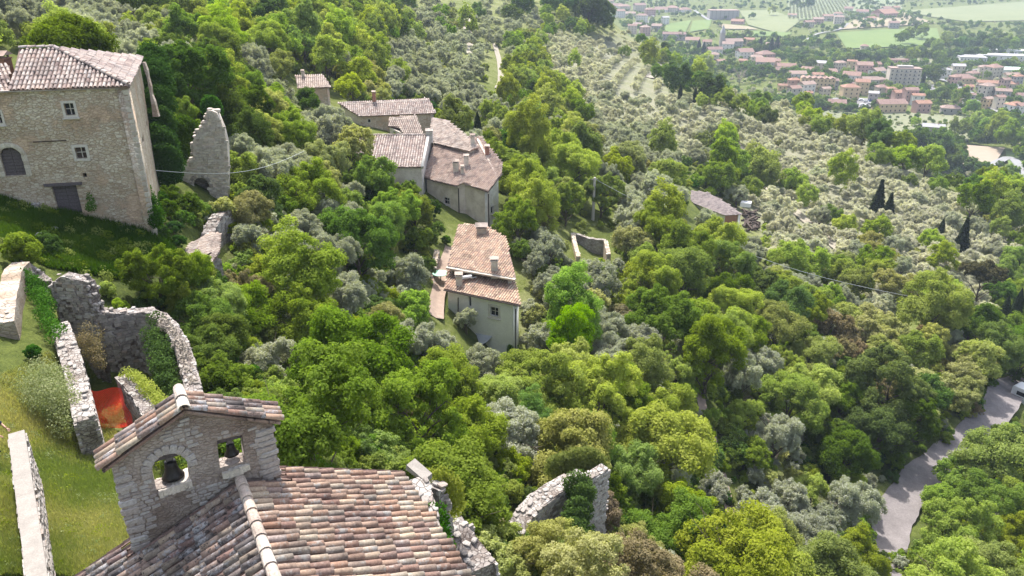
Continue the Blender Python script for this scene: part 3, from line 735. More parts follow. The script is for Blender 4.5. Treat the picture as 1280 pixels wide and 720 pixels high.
# ------------------------------------------------------------------ the chapel in the foreground
gA = Pz(135, 575, -8.8); gB = Pz(340, 520, -8.8)
WG = Wall(gA, gB); g_ex = WG.ex; g_n = WG.n           # g_n points to the camera's side
rid_dir = Vector((g_n.x, g_n.y, 0)).normalized()       # the nave ridge runs toward the camera
s_r, z_r = WG.px(300, 600)
ridge0 = WG.at(s_r, z_r)-rid_dir*.45
church = thing('stone_chapel', WG.at(s_r, -16.), 'small stone chapel with a lichened terracotta roof and an open two-bell gable', 'chapel')
RL = 5.6; SLR, SLL = .42, .46; WR, WLf = 4.0, 5.6
class SP_: pass
def slope_frame(side, sl):
    r = SP_(); r.O = ridge0.copy(); h = (g_ex*side); r.es = (h-EZ*sl).normalized(); r.ex = rid_dir.copy(); r.n = r.ex.cross(r.es)
    if r.n.z < 0: r.n = -r.n
    return r
for side, sl, wd, mt in ((1, SLR, WR, 'tile_r'), (-1, SLL, WLf, 'tile_l')):
    fr = slope_frame(side, sl)
    d = MB(); c = [fr.O-fr.n*.03, fr.O+fr.ex*RL-fr.n*.03, fr.O+fr.ex*RL+fr.es*wd-fr.n*.03, fr.O+fr.es*wd-fr.n*.03]
    d.add(c+[p-fr.n*.12 for p in c], [(0,1,2,3), (7,6,5,4), (0,4,5,1), (1,5,6,2), (2,6,7,3), (3,7,4,0)])
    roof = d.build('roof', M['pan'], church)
    pitch = .196; L = .395 if side > 0 else .40; cs = L*.9
    rows = int(RL/pitch); cols = int(wd/cs)+1
    base_t = MB(); cand = []
    for i in range(rows):
        wob = rnd.uniform(-.008, .008); st = rnd.uniform(-.12, .02)
        for j in range(cols):
            y = .05+j*cs+st
            if y < .02: y = .02
            if y+L > wd+.12: continue
            u = pitch*(i+.5)
            P = fr.O+fr.ex*u+fr.es*(y+L/2)
            # the gable stands in the left-hand slope: leave its footprint free
            sg = (P-WG.A).dot(g_ex); dg = (P-WG.A).dot(rid_dir)
            if -.02 < sg < WG.len+.02 and -.45 < dg < .06 : continue
            cand.append((i, j, u+wob, y, P))
    vis = []
    for (i, j, u, y, P) in cand:
        x_, y_, t_ = proj(P); vis.append((-20 < x_ < 1300 and y_ < 745, t_))
    order = sorted(range(len(cand)), key=lambda k: (not vis[k][0], vis[k][1]))
    keep = set(order[:292]); rest = MB(); variants = []
    for q in range(5):
        r2 = random.Random(q+50); mb = MB(); tile_shape(mb, Vector((0, 0, 0)), Vector((1, 0, 0)), Vector((0, 1, 0)), EZ, .158+.01*r2.random(), .128, L, .078+.012*r2.random(), 0., 6, True)
        variants.append(mb.mesh('roof_tile', M[mt]))
        variants[-1].polygons.foreach_set('use_smooth', np.ones(len(variants[-1].polygons), dtype=bool))
    wO = wloc(roof)
    for k, (i, j, u, y, P) in enumerate(cand):
        o = fr.O+fr.ex*(u+rnd.uniform(-.012, .012))+fr.es*(y+rnd.uniform(-.03, .03))+fr.n*(.012+rnd.uniform(0, .028))
        an = rnd.uniform(-.06, .06); es = (fr.es+fr.ex*an+fr.n*rnd.uniform(-.02, .015)).normalized(); ex = fr.n.cross(es).normalized(); ex = -ex if ex.dot(fr.ex) < 0 else ex
        nn = ex.cross(es); nn = -nn if nn.dot(fr.n) < 0 else nn
        if k in keep:
            t = link('roof_tile', rnd.choice(variants), roof); p = o-wO
            t.matrix_local = Matrix(((ex.x, es.x, nn.x, p.x), (ex.y, es.y, nn.y, p.y), (ex.z, es.z, nn.z, p.z), (0, 0, 0, 1)))
        else: tile_shape(rest, o, ex, es, nn, .16, .13, L, .083, rnd.random(), 5, True)
    if rest.v: rest.build('far_roof_tiles', M[mt], roof, False, 'stuff', fix=False)
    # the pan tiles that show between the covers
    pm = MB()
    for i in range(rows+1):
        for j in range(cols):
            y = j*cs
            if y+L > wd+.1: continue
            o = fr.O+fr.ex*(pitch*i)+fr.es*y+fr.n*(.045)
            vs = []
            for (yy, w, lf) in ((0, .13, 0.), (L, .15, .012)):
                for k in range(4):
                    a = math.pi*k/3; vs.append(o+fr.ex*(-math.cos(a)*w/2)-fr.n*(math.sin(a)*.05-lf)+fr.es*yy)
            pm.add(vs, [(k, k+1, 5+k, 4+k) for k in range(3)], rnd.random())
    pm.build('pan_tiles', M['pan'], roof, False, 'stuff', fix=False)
# ridge: mortared half-round tiles
ridge_tiles(ridge0-rid_dir*.0+EZ*.05, ridge0+rid_dir*RL+EZ*.05, church, 'tile_pale', .24, .44, .12)
m = MB(); m.box(ridge0+rid_dir*(RL/2)-EZ*.0, rid_dir, g_ex, EZ, RL, .20, .08); m.build('ridge_mortar', M['plaster'], church)
# nave walls below the eaves
foot = [ridge0-g_ex*(WLf-.35), ridge0+g_ex*(WR-.3), ridge0+g_ex*(WR-.3)+rid_dir*(RL-.1), ridge0-g_ex*(WLf-.35)+rid_dir*(RL-.1)]
def nave_wall(a, b, za, zc, gable=False):
    w = Wall(a, b); o = [(0, -24), (w.len, -24), (w.len, zc), (0, za)]
    if gable: o = [(0, -24), (w.len, -24), (w.len, zc), (w.len*(gable), z_r-.2), (0, za)]
    panel('wall', o, [], .4, w.A, w.ex, EZ, M['stone_grey'], church)
zl_ = ridge0.z-SLL*(WLf-.3)-.16; zr_ = ridge0.z-SLR*(WR-.3)-.16
nave_wall(foot[1], foot[0], zr_, zl_, (WR-.3)/(WR-.3+WLf-.35)); nave_wall(foot[0], foot[3], zl_, zl_); nave_wall(foot[2], foot[1], zr_, zr_); nave_wall(foot[3], foot[2], zl_, zr_, (WLf-.35)/(WR-.3+WLf-.35))

# bell gable
TH = .34
apex = WG.px(230, 512)
holeL = [WG.px(*p) for p in ((195.5, 612), (238, 600), (236, 580), (233, 570), (228, 564.5), (219, 561.5), (209, 561.5), (200, 565.5), (192, 572), (188, 580))]
hR = [WG.px(*p) for p in ((275, 585), (307, 576.5), (303, 543.5), (271, 551))]
outl = [(0, -13.2), (WG.len, -13.2), (WG.len-.02, -8.9), (apex[0], apex[1]), (.02, -8.9)]
gable = panel('bell_gable', outl, [holeL, hR], TH, WG.A, g_ex, EZ, M['mortar'], church)
cand = []; z = -12.0
while z < -8.1:
    hh = rnd.uniform(.05, .10); s = rnd.uniform(-.03, .06)
    while s < WG.len-.04:
        wd = rnd.uniform(.07, .21)
        if s+wd > WG.len: wd = WG.len-s
        c = (s+wd/2, z+hh/2)
        ztop = -8.95+(apex[1]+8.95)*(1-abs(c[0]-apex[0])/(apex[0] if c[0] < apex[0] else WG.len-apex[0]))
        ok = z+hh < ztop-.12
        for hp in (holeL, hR):
            for (a, b) in ((s-.03, z), (s+wd+.03, z), (s-.03, z+hh), (s+wd+.03, z+hh), c):
                if inside(hp, a, b): ok = False
        # bare of stones: the voussoir rings
        pv = mnoise.noise(Vector((c[0]*1.3+3, c[1]*1.3, 2.2)))
        if ok and (pv < -.08 or s < .25 or s+wd > WG.len-.35): cand.append((s, z, wd, hh))
        s += wd+.012
    z += hh+.012
rnd.shuffle(cand)
def in_frame(u, zz_): x_, y_, _ = proj(WG.at(u, zz_)); return y_ < 725
cL = WG.px(212, 585); ring = []
for k in range(9):
    a = math.radians(-8+196*k/8); ring.append(a)
n_s = 0
for (s, z, wd, hh) in cand:
    if n_s > 270: break
    if math.hypot(s+wd/2-cL[0], (z+hh/2-cL[1])) < .56 and z+hh/2 > cL[1]-.05: continue
    if not in_frame(s, z): continue
    an = rnd.uniform(-.12, .12); e1 = (g_ex*math.cos(an)+EZ*math.sin(an)); e3 = (EZ*math.cos(an)-g_ex*math.sin(an))
    put_stone(gable, WG.at(s+wd/2, z+hh/2, .0), e1, g_n, e3, wd*rnd.uniform(.8, 1.), rnd.uniform(.02, .055), hh*rnd.uniform(.8, 1.05), 'stone_a'); n_s += 1
for k in range(11):    # voussoirs of the left arch
    a = math.radians(0+180*k/10); e1 = (-g_ex*math.sin(a)+EZ*math.cos(a)); e3 = (g_ex*math.cos(a)+EZ*math.sin(a))
    rr = .45; put_stone(gable, WG.at(cL[0]+math.cos(a)*rr*.92, cL[1]+math.sin(a)*rr-.02, .01), e1, g_n, e3, .125, .07, .19, 'stone_a', 'voussoir')
for (u, z) in ((.02, -9.3), (.0, -9.85), (.02, -10.3), (.03, -10.75)):
    for q in range(2): put_stone(gable, WG.at(u+.14, z-.2*q, -.02), g_ex, g_n, EZ, .30, .12, .13, 'stone_a', 'quoin')
for k in range(9): put_stone(gable, WG.at(WG.len-.17-(k % 2)*.05, -9.12-k*.135, -.02), (g_ex+EZ*.12).normalized(), g_n, EZ, .36, .13, .12, 'stone_a', 'quoin')
# weathered plaster sills
for (a, b, hgt) in (((197, 608), (239, 600), .17), ((277, 586), (311, 580), .17)):
    p = WG.px(*a); q = WG.px(*b); m = MB(); n = 8
    for k in range(n):
        f = (k+.5)/n; hh = hgt*(1-.5*(2*f-1)**2*rnd.uniform(.2, 1)); m.box(WG.at(p[0]+(q[0]-p[0])*f, min(p[1], q[1])-.015-hh*.5+.05*f, -.16), g_ex, g_n, EZ, (q[0]-p[0])/n*1.05, .44+rnd.uniform(0, .03), hh, .012)
    m.build('sill', M['plaster'], gable)
# gable coping: three rows of tiles each way down from the apex
cap = None
for side in (-1, 1):
    hw = apex[0] if side < 0 else WG.len-apex[0]
    sl = (apex[1]+8.9)/hw; es = (g_ex*side-EZ*sl).normalized(); top = WG.at(apex[0], apex[1]+.07, .17); ex = g_n*1.0; nn = es.cross(ex); nn = -nn if nn.z < 0 else nn
    Lr = hw/math.cos(math.atan(sl))+.16
    d = MB(); d.box(top+es*(Lr/2)-ex*.38-nn*.05, es, ex, nn, Lr, .68, .05); dk = d.build('gable_roof', M['pan'], church)
    nt_ = 5 if side > 0 else 4; L = Lr/nt_*1.1
    for r_ in range(4):
        for k in range(nt_):
            mb = MB(); o = top-ex*(.12+r_*.175)+es*(k*Lr/nt_)+nn*(.005+rnd.uniform(0, .02))
            tile_shape(mb, o, ex, (es+ex*rnd.uniform(-.03, .03)).normalized(), nn, .17, .14, L, .08, 0., 6, True)
            mb.build('roof_tile', M['tile_r'] if rnd.random() < .6 else M['tile_l'], dk, True, fix=False)
m = MB(); tile_shape(m, WG.at(apex[0], apex[1]+.14, -.62), g_ex, g_n, EZ, .24, .2, .50, .12, .3, 6, True); m.build('ridge_tile', M['tile_pale'], church, fix=False)
m = MB(); tile_shape(m, WG.at(apex[0], apex[1]+.13, -.2), g_ex, (g_n-EZ*.06).normalized(), EZ, .25, .21, .44, .13, .5, 6, True); m.build('ridge_tile', M['plaster'], church, fix=False)

def bell(name_label, cx, z_y, r, parent_wall, ln, yoke):
    c = parent_wall.at(cx, z_y, -.2)
    b = thing('church_bell', c, name_label, 'bell', 'bells of the open gable')
    m = MB(); H = r*1.75; prof = [(.001, 0), (r*.42, -.01), (r*.50, -.05*H), (r*.53, -.3*H), (r*.62, -.6*H), (r*.78, -.82*H), (r*1.0, -H), (r*.93, -H*.99), (r*.7, -.8*H), (r*.4, -.3*H), (.001, -.12*H)]
    m.lathe(c-EZ*.16, prof, 20); m.build('bell_body', M['bronze'], b, True)
    m = MB(); m.box(c-EZ*.02, parent_wall.ex, parent_wall.n, EZ, yoke, .13, .09); m.box(c+EZ*.055, parent_wall.ex, parent_wall.n, EZ, yoke*.45, .11, .06); m.build('yoke', M['wood_old'], b)
    m = MB()
    for s in (-1, 1): m.tube([c+parent_wall.ex*(s*r*.3)+EZ*.02, c+parent_wall.ex*(s*r*.26)-EZ*.17], .014, 5)
    m.box(c-EZ*.13, parent_wall.ex, parent_wall.n, EZ, r*.5, .05, .09); m.build('headstock_strap', M['iron'], b)
    m = MB(); m.tube([c-EZ*.2, c-EZ*(.16+H*1.06)], .015, 5); m.lathe(c-EZ*(.16+H*1.08), [(.001, -.03), (.03, -.015), (.035, .01), (.02, .03)], 8); m.build('clapper', M['iron'], b)
    m = MB(); e = c+parent_wall.ex*(ln*yoke*.46); m.tube([e+EZ*.03, e+parent_wall.ex*(ln*.06)-EZ*(.45), e+parent_wall.ex*(ln*.1)-EZ*(.62)], .011, 5); m.build('pull_rod', M['iron'], b)
    return b
bl = WG.px(212, 575); br = WG.px(288, 552)
bell('larger dark bronze bell hanging in the arched left opening of the chapel gable', bl[0], bl[1]+.02, .215, WG, 1, .64)
bell('smaller dark bell hanging in the square right opening of the chapel gable', br[0], br[1]+.0, .15, WG, -1, .48)

# ------------------------------------------------------------------ big house on the left
ze = -7.47
eR = Pz(162, 108, ze); eL = Pz(12, 113, ze); eB = Pz(179, 71, ze)
base = G(100, 264)
house = thing('stone_house', (base.x, base.y, base.z), 'large square house of cream and pink rubble stone with a hipped grey-tiled roof', 'house')
front = RoofPlane((12, 113), (162, 108), ze, .52)
apx = front.px(68, 60); apl = front.px(24, 61)
tile_roof(front, [eL, eR, apx, apl], house, 'tile_house', .225, .40, .095, 5)
exr = (eB-eR).normalized()
rsp = RoofPlane((162, 108), (179, 71), ze, 0.)
nrm = (eB-eR).cross(apx-eR).normalized(); nrm = -nrm if nrm.z < 0 else nrm
rsp.O = eR; rsp.ex = exr; rsp.n = nrm; rsp.up = nrm.cross(exr).normalized(); rsp.up = -rsp.up if rsp.up.z < 0 else rsp.up; rsp.es = -rsp.up
tile_roof(rsp, [eR, eB, apx], house, 'tile_house', .225, .40, .095, 5)
bk = RoofPlane((12, 113), (162, 108), ze, .52); bkL = apl+Vector((-2, 9, -2.2))
m = MB(); m.add([apx, eB, eB+Vector((-9, 2, 0)), apl], [(0, 1, 2, 3)]); m.build('roof', M['tile_house'], house)
ridge_tiles(apx+EZ*.05, eR+EZ*.1+(eR-apx).normalized()*-.1, house, 'tile_house', .28, .44, .13)
ridge_tiles(apl+EZ*.06, apx+EZ*.06, house, 'tile_house', .26, .44, .12)
# lower left part of the roof, running out of the picture
lf = RoofPlane((-70, 122), (14, 114), ze-.25, .45)
tile_roof(lf, [lf.px(-70, 122), lf.px(13, 114.5), lf.px(12, 82), lf.px(-70, 90)], house, 'tile_house', .225, .40, .095, 5)
iR = eR+Vector((-.25, .22, 0)); iL = Pz(-75, 116, ze)+Vector((0, .25, 0)); iB = eB+Vector((-.3, -.1, 0))
WF = Wall((iL.x, iL.y), (iR.x, iR.y)); WS = Wall((iR.x, iR.y), (iB.x, iB.y))
r1 = WF.pr(81, 129, 93, 144); r2 = WF.pr(94.5, 184, 108, 198); r3 = WF.pr(-8, 140, 2, 154)
d1 = WF.pr(68, 232, 99, 264); d2 = WF.pr(1, 184, 29, 218); hole = WF.pr(103.5, 216.5, 108.5, 221.5)
d2a = arch(d2[0], d2[1]-.1, d2[2], d2[3])
panel('wall', [(0, -18), (WF.len, -18), (WF.len, ze-.12), (0, ze-.12)], [rect(*r1), rect(*r2), rect(*r3), rect(d1[0], d1[1]-.2, d1[2], d1[3]), d2a, rect(*hole)], .55, WF.A, WF.ex, EZ, M['stone_house'], house)
s1 = WS.pr(177.5, 168, 180, 182); s2 = WS.pr(182.5, 150, 184.5, 160)
panel('wall', [(0, -21), (WS.len, -21), (WS.len, ze-.12), (0, ze-.12)], [rect(*s1), rect(*s2)], .55, WS.A, WS.ex, EZ, M['stone_house'], house)
window(WF, r1, house, fw=.14); window(WF, r2, house, fw=.15, pane='wood_dark', sill=False); window(WF, r3, house, fw=.12)
window(WS, s1, house, fw=.0, sill=False, mull=False); window(WS, s2, house, fw=.0, sill=False, mull=False)
plank_door(WF, (d1[0], d1[1]-.2, d1[2], d1[3]), house, 8)
plank_door(WF, (d2[0], d2[1]-.1, d2[2], d2[3]), house, 9, top=(d2[2]-d2[0])/2)
m = MB(); m.box(WF.at((hole[0]+hole[2])/2, (hole[1]+hole[3])/2, -.3), WF.ex, WF.n, EZ, .5, .02, .5); m.build('vent_shade_plate', M['hollow'], house)  # black plate behind the vent, painted as its unlit inside
m = MB(); m.box(WF.at((d1[0]+d1[2])/2, d1[3]+.1, .05), WF.ex, WF.n, EZ, d1[2]-d1[0]+.7, .16, .15); m.build('lintel', M['wood_old'], house)
pu = WF.px(72, 176); m = MB(); m.box(WF.at(pu[0]-.4, pu[1], .02), WF.ex, WF.n, EZ, 1.7, .06, .05); m.build('string_course', M['wood_dark'], house)
m = MB(); cxa = (d2[0]+d2[2])/2; ra = (d2[2]-d2[0])/2
for k in range(11):       # arched door surround: voussoirs and jambs
    a = math.pi*(k+.5)/11; e1 = (-WF.ex*math.sin(a)+EZ*math.cos(a)); e3 = (WF.ex*math.cos(a)+EZ*math.sin(a))
    put_stone(house, WF.at(cxa+math.cos(a)*(ra+.13), d2[3]-ra+math.sin(a)*(ra+.13), .0), e1, WF.n, e3, .46*ra/.65, .12, .26, 'stone_b', 'voussoir')
for s in (-1, 1):
    for k in range(4): put_stone(house, WF.at(cxa+s*(ra+.13), d2[1]+.05+k*.38*((d2[3]-ra-d2[1])/1.3), .0), WF.ex, WF.n, EZ, .28, .12, .40, 'stone_b', 'jamb_stone')
for k in range(31):       # corner quoins
    z = ze-.35-k*.33; a = .58 if k % 2 else .36
    put_stone(house, WF.at(WF.len-a/2+.02, z, -.02), WF.ex, WF.n, EZ, a, .12, .29, 'stone_b', 'quoin')
    b = .36 if k % 2 else .58; put_stone(house, WS.at(b/2, z-.16, -.02), WS.ex, WS.n, EZ, b, .1, .29, 'stone_b', 'quoin')
m = MB(); m.box(WF.at(WF.len/2, ze-.06, .12), WF.ex, WF.n, EZ, WF.len, .2, .08); m.build('eaves_course', M['tile_house'], house)
# chimney on the far left
chimney(Pt(4, 84, 50)-EZ*.2, 1.0, .8, house, 'brick', 'tile_red')

# flying remains of wall behind the house corner
p0 = Pt(178, 88, 50); p1 = Pt(187, 132, 49.5)
wr = thing('wall_fragment', (p1.x, p1.y, -16), 'narrow leaning white-edged strip of ruined wall behind the right corner of the big house', 'ruined wall')
m = MB(); vs = []
for (px, py, w) in ((179, 78, .14), (182.2, 88, .20), (184.5, 97, .10), (187, 108, .17), (188.6, 118, .12), (191, 127, .26), (192.5, 135, .30), (194.5, 146, .40)):
    c = Pt(px, py, 50.5); vs += [c+Vector((-w*.5, 0, 0)), c+Vector((w*.5, 0, 0)), c+Vector((w*.5, .25, 0)), c+Vector((-w*.5, .25, 0))]
k = len(vs)//4; fs = [(0, 1, 2, 3)]
for i in range(k-1):
    a = i*4
    for j in range(4): fs.append((a+j, a+(j+1) % 4, a+4+(j+1) % 4, a+4+j))
m.add(vs, fs); m.build('wall_core', M['stone_cream'], wr)

# ------------------------------------------------------------------ walls and ruins on the left
lw = [Pz(20.5, 541, -13.75), Pz(46, 720, -13.75), Pz(58, 800, -13.75)]
t_ = thing('low_garden_wall', (lw[0].x, lw[0].y, -15.8), 'long low rubble wall with a smooth pale cement top on the grass, left of the chapel', 'wall')
rubble_wall('low_garden_wall', '', [p-EZ*.06 for p in lw], .42, lambda q: -17., 'stone_grey', 'stone_c', (.10, .22), parent=t_, crest=False, cover=.9)
m = MB()
for i in range(2):
    a, b = lw[i], lw[i+1]; d = (b-a); n = 2
    for k in range(n): m.box(a.lerp(b, (k+.5)/n)+EZ*.0, d.normalized(), Vector((d.y, -d.x, 0)).normalized(), EZ, d.length/n-.004, .43, .07, .004)
m.build('coping', M['cement'], t_)

rubble_wall('ruin_wall', 'thick cream-plastered stump of ruined wall at the left edge below the grass bank', [Pt(4, 404, 32), Pt(8, 368, 34), Pt(17, 335, 36.2), Pt(26, 327, 36.9)], .8, -18.5, 'stone_cream', 'stone_b', (.16, .32), crest=True, n_crest=9, faces=False)
rubble_wall('ruin_wall', 'thin broken wall crest curving right from the cream stump, ivy hanging on it', [Pt(26, 327, 37.1), Pt(38, 333, 37.4), Pt(50, 343, 37.4), Pt(60, 352, 37)], .4, -18.5, 'stone_ruin', 'stone_c', (.13, .28), n_crest=50)
back = [Pt(64, 362, 34.6), Pt(70, 350, 34.6), Pt(82, 344.5, 34.4), Pt(96, 346, 34.4), Pt(108, 348, 34.5), Pt(112, 352, 34.6), Pt(117, 372, 34.7), Pt(125, 387, 34.9), Pt(140, 390, 35.2), Pt(160, 388, 35.6), Pt(185, 387, 35.6), Pt(202, 395, 35.2), Pt(216, 410, 34.3), Pt(227, 430, 33.2), Pt(234, 452, 32), Pt(239, 472, 31), Pt(243, 492, 30)]
ruin = rubble_wall('roofless_ruin', 'roofless rubble ruin with a tall back wall stub and a curved brushy right end', back, .55, -19.8, 'stone_ruin', 'stone_c', (.15, .30), n_crest=150)
rubble_wall('x', '', [Pt(74, 404, 33), Pt(84, 432, 31.3), Pt(93, 465, 29.6), Pt(101, 500, 28.1), Pt(106, 524, 27.2)], .68, -19.5, 'stone_grey', 'stone_c', (.13, .28), parent=ruin, n_crest=140)
rubble_wall('x', '', [Pt(152, 468, 31.2), Pt(163, 480, 30.6), Pt(176, 497, 29.8), Pt(190, 520, 28.7), Pt(197, 535, 28.)], .5, -19.8, 'stone_ruin', 'stone_c', (.12, .26), parent=ruin, n_crest=60)
# orange net across the doorway
def netp(u, v):
    a = Pt(113, 487, 30.2).lerp(Pt(151, 485, 30.6), u); b = Pt(122, 541, 30.3).lerp(Pt(166, 531, 30.4), u)
    p = a.lerp(b, v); return p+Vector((0, -1, 0))*(.10*math.sin(u*7+v*3)+.07*math.sin(v*9+u*4)-.12*math.sin(math.pi*v))
m = MB(); NX, NY = 30, 36
def strand(f, wide):
    vs = []; fs = []
    for k in range(25):
        p = f(k/24); q = f(k/24, 1); vs += [p, q]
    for k in range(24): fs.append((2*k, 2*k+1, 2*k+3, 2*k+2))
    m.add(vs, fs)
for i in range(NX): strand(lambda s, o=0, i=i: netp((i+.45*o)/NX, s), 0)
for j in range(NY): strand(lambda s, o=0, j=j: netp(s, (j+.4*o)/NY)+Vector((0, -.006, 0)), 0)
tag(m.build('safety_net', M['net'], None), 'bright orange-red plastic safety net closing the doorway of the ruin', 'net')

# retaining wall and boulders under the arched door
rubble_wall('retaining_wall', 'short grey retaining wall stepping down from the arched door of the big house', [Pt(12, 278, 43.2), Pt(25, 270, 43.6), Pt(40, 258, 44), Pt(52, 245, 44.6), Pt(58, 239, 45.2)], .5, lambda q: gz(q.x, q.y)-.6, 'stone_grey', 'boulder', (.2, .4), n_crest=50, cat='wall')
def boulder(px, py, w, label, grp=None):
    g = G(px, py); t = g.y*CP-g.z*SP; W = w*t/F
    bm = bmesh.new(); bmesh.ops.create_icosphere(bm, subdivisions=2, radius=.5)
    o3 = Vector((px, py, 0))*.37
    for v in bm.verts: v.co *= 1+.45*mnoise.noise(v.co*2.2+o3); v.co.z *= .6
    me = bpy.data.meshes.new('boulder'); bm.to_mesh(me); bm.free(); me.materials.append(M['boulder'])
    o = link('boulder', me); o.location = g+EZ*W*.1; o.scale = (W, W*.8, W*.9); o.rotation_euler.z = px
    return tag(o, label, 'rock', grp)
boulder(48, 297, 17, 'larger pale lichened rock in the grass below the short grey retaining wall', 'rocks in the grass bank')
boulder(66, 288, 14, 'flat grey rock just right of the larger rock below the retaining wall', 'rocks in the grass bank')
boulder(93, 325, 9, 'small white rock alone low in the middle of the dark grass bank', 'rocks in the grass bank')
boulder(172, 294, 10, 'small rock at the right edge of the grass bank under the house corner', 'rocks in the grass bank')
boulder(190, 313, 12, 'grey rock at the foot of the house corner beside the lane', 'rocks in the grass bank')

# arched ruin in the gully behind
bR = G(250, 236); yR = bR.y
ru = thing('arched_ruin', bR, 'tall broken fragment of rubble wall with a dark brick arch in the gully', 'ruin')
d_ = Vector((1, .12, 0)).normalized(); WA = Wall(bR-d_*3, bR+d_*3)
ol = [WA.px(*p) for p in ((212, 262), (285, 262), (285, 205), (284, 180), (279, 160), (271, 141), (264, 138), (258, 139), (257, 150), (248, 162), (241, 176), (241, 197), (228, 211), (212, 222))]
ah = [WA.px(*p) for p in ((240, 258), (262, 258), (262, 232), (258, 224), (250, 221), (243, 225), (240, 232))]
panel('wall', ol, [ah], .7, WA.A, WA.ex, EZ, M['stone_pale'], ru)
m = MB(); zq = min(p[1] for p in ol)
while zq < max(p[1] for p in ol):
    hq = rnd.uniform(.12, .22); uq = min(p[0] for p in ol)+rnd.uniform(0, .2)
    while uq < max(p[0] for p in ol):
        wq = rnd.uniform(.15, .45); cc = (uq+wq/2, zq+hq/2)
        if inside(ol, *cc) and inside(ol, uq, cc[1]) and not inside(ah, *cc) and rnd.random() < .85: m.box(WA.at(cc[0], cc[1], .01), WA.ex, WA.n, EZ, wq*.92, rnd.uniform(.05, .16), hq*.9, .015, rnd.random())
        uq += wq
    zq += hq
m.build('rubble_stones', M['stone_b'], ru, kind='stuff', fix=False)
for i_ in range(5, len(ol)-1):
    a_, b_ = ol[i_], ol[i_+1]; n_q = max(1, int(math.hypot(b_[0]-a_[0], b_[1]-a_[1])/.3))
    for q in range(n_q):
        f_ = (q+rnd.random())/n_q; put_stone(ru, WA.at(a_[0]+(b_[0]-a_[0])*f_, a_[1]+(b_[1]-a_[1])*f_, -.2-rnd.uniform(0, .3)), WA.ex, WA.n, EZ, rnd.uniform(.25, .5), rnd.uniform(.3, .5), rnd.uniform(.15, .3), 'stone_b')
m = MB(); c = WA.px(251, 240); m.box(WA.at(c[0], c[1], -.72), WA.ex, WA.n, EZ, 2.2, .04, 3); m.build('archway_shade_backing', M['stone_ruin'], ru)  # dark stone slab behind the arch, standing in for its shade
for k in range(9):
    a = math.pi*k/8; e1 = (-WA.ex*math.sin(a)+EZ*math.cos(a)); e3 = (WA.ex*math.cos(a)+EZ*math.sin(a)); c = WA.px(251, 232); rr = (WA.px(262, 232)[0]-WA.px(240, 232)[0])/2+.12
    put_stone(ru, WA.at(c[0]+math.cos(a)*rr, c[1]+math.sin(a)*rr, .02), e1, WA.n, e3, .32, .12, .26, 'stone_c', 'voussoir')
# small roof in the gully, with the rock face beside it
sr = RoofPlane((224, 324), (256, 341), -17.7, .28)
sP = [sr.px(*p) for p in ((224, 324), (256, 341), (266, 326), (274, 314), (276, 292), (264, 290), (246, 301), (238, 303))]
shed = thing('low_shed', sr.px(250, 318)-EZ*1.5, 'low shed with a pale scalloped shingle roof split by a dark crack, in the gully', 'shed')
tile_roof(sr, sP, shed, 'tile_pale', .15, .16, .035, 3, edge=0)
m = MB(); m.box(sr.px(250, 318)-EZ*1.3, sr.ex, EZ.cross(sr.ex), EZ, 2.0, 1.6, 2.0); m.build('wall', M['stone_grey'], shed)
m = MB(); pts = [sr.px(*p)+sr.n*.07 for p in ((239, 325), (246, 323), (250, 320), (257, 321), (265, 317))]; m.tube(pts, .045, 4); m.build('roof_crack_shade', M['hollow'], shed)  # black tube laid on the roof, the crack's shade as colour
rubble_wall('lane_wall', 'dark leaning rock-faced wall above the low shed in the gully', [Pt(256, 305, 50), Pt(262, 284, 51.5), Pt(272, 268, 53), Pt(282, 260, 54)], .8, lambda q: gz(q.x, q.y)-1., 'stone_ruin', 'stone_c', (.2, .4), n_crest=20, cat='wall')
# narrow concrete lane and cable
ribbon('lane', [(352, 236), (346, 228), (350, 215), (362, 204)], 1.7, M['concrete_path'])
cb = MB(); a = Pt(195, 213, 44.5); b = Pt(380, 189, 66); cb.tube([a.lerp(b, k/12)-EZ*(.9*math.sin(math.pi*k/12)) for k in range(13)], .02, 4)
tag(cb.build('overhead_cable', M['wire']), 'pale overhead cable sagging from the big house across the gully', 'cable')

# ------------------------------------------------------------------ ruins below the chapel
def zter(k): return lambda q: gz(q.x, q.y)-k
c1 = rubble_wall('ruin_stump', 'ruined wall corner with a pale slab on top just right of the chapel roof', [Pt(521, 598, 22.6), Pt(527, 607, 22.3), Pt(534, 640, 21.5), Pt(541, 668, 20.8), Pt(548, 700, 20)], .5, -24, 'stone_grey', 'stone_c', (.12, .25), n_crest=70)
m = MB(); a = Pt(524, 593, 22.9); m.box(a+EZ*.12, Vector((.75, -.6, -.25)).normalized(), Vector((.6, .75, 0)).normalized(), EZ, .75, .38, .16, .03); m.build('coping_slab', M['cement'], c1)
rubble_wall('x', '', [Pt(535, 606, 22.9), Pt(545, 606, 23.3), Pt(552, 613, 23.3)], .8, -24, 'stone_grey', 'stone_c', (.12, .25), parent=c1, n_crest=20)
c2 = rubble_wall('ruin_mass', 'slumped mass of dark rubble masonry between the chapel roof and the olive-coloured bush', [Pt(556, 646, 25), Pt(566, 643, 25.3), Pt(577, 645, 25.5)], .9, -27, 'stone_ruin', 'stone_c', (.16, .34), n_crest=60)
rubble_wall('x', '', [Pt(560, 660, 24.4), Pt(574, 672, 24.2), Pt(588, 690, 24), Pt(602, 712, 23.5)], 1.0, -27, 'stone_ruin', 'stone_c', (.16, .34), parent=c2, n_crest=90)
rubble_wall('x', '', [Pt(583, 690, 24.8), Pt(600, 702, 24.6)], .6, -27, 'stone_grey', 'stone_c', (.16, .34), parent=c2, n_crest=20)
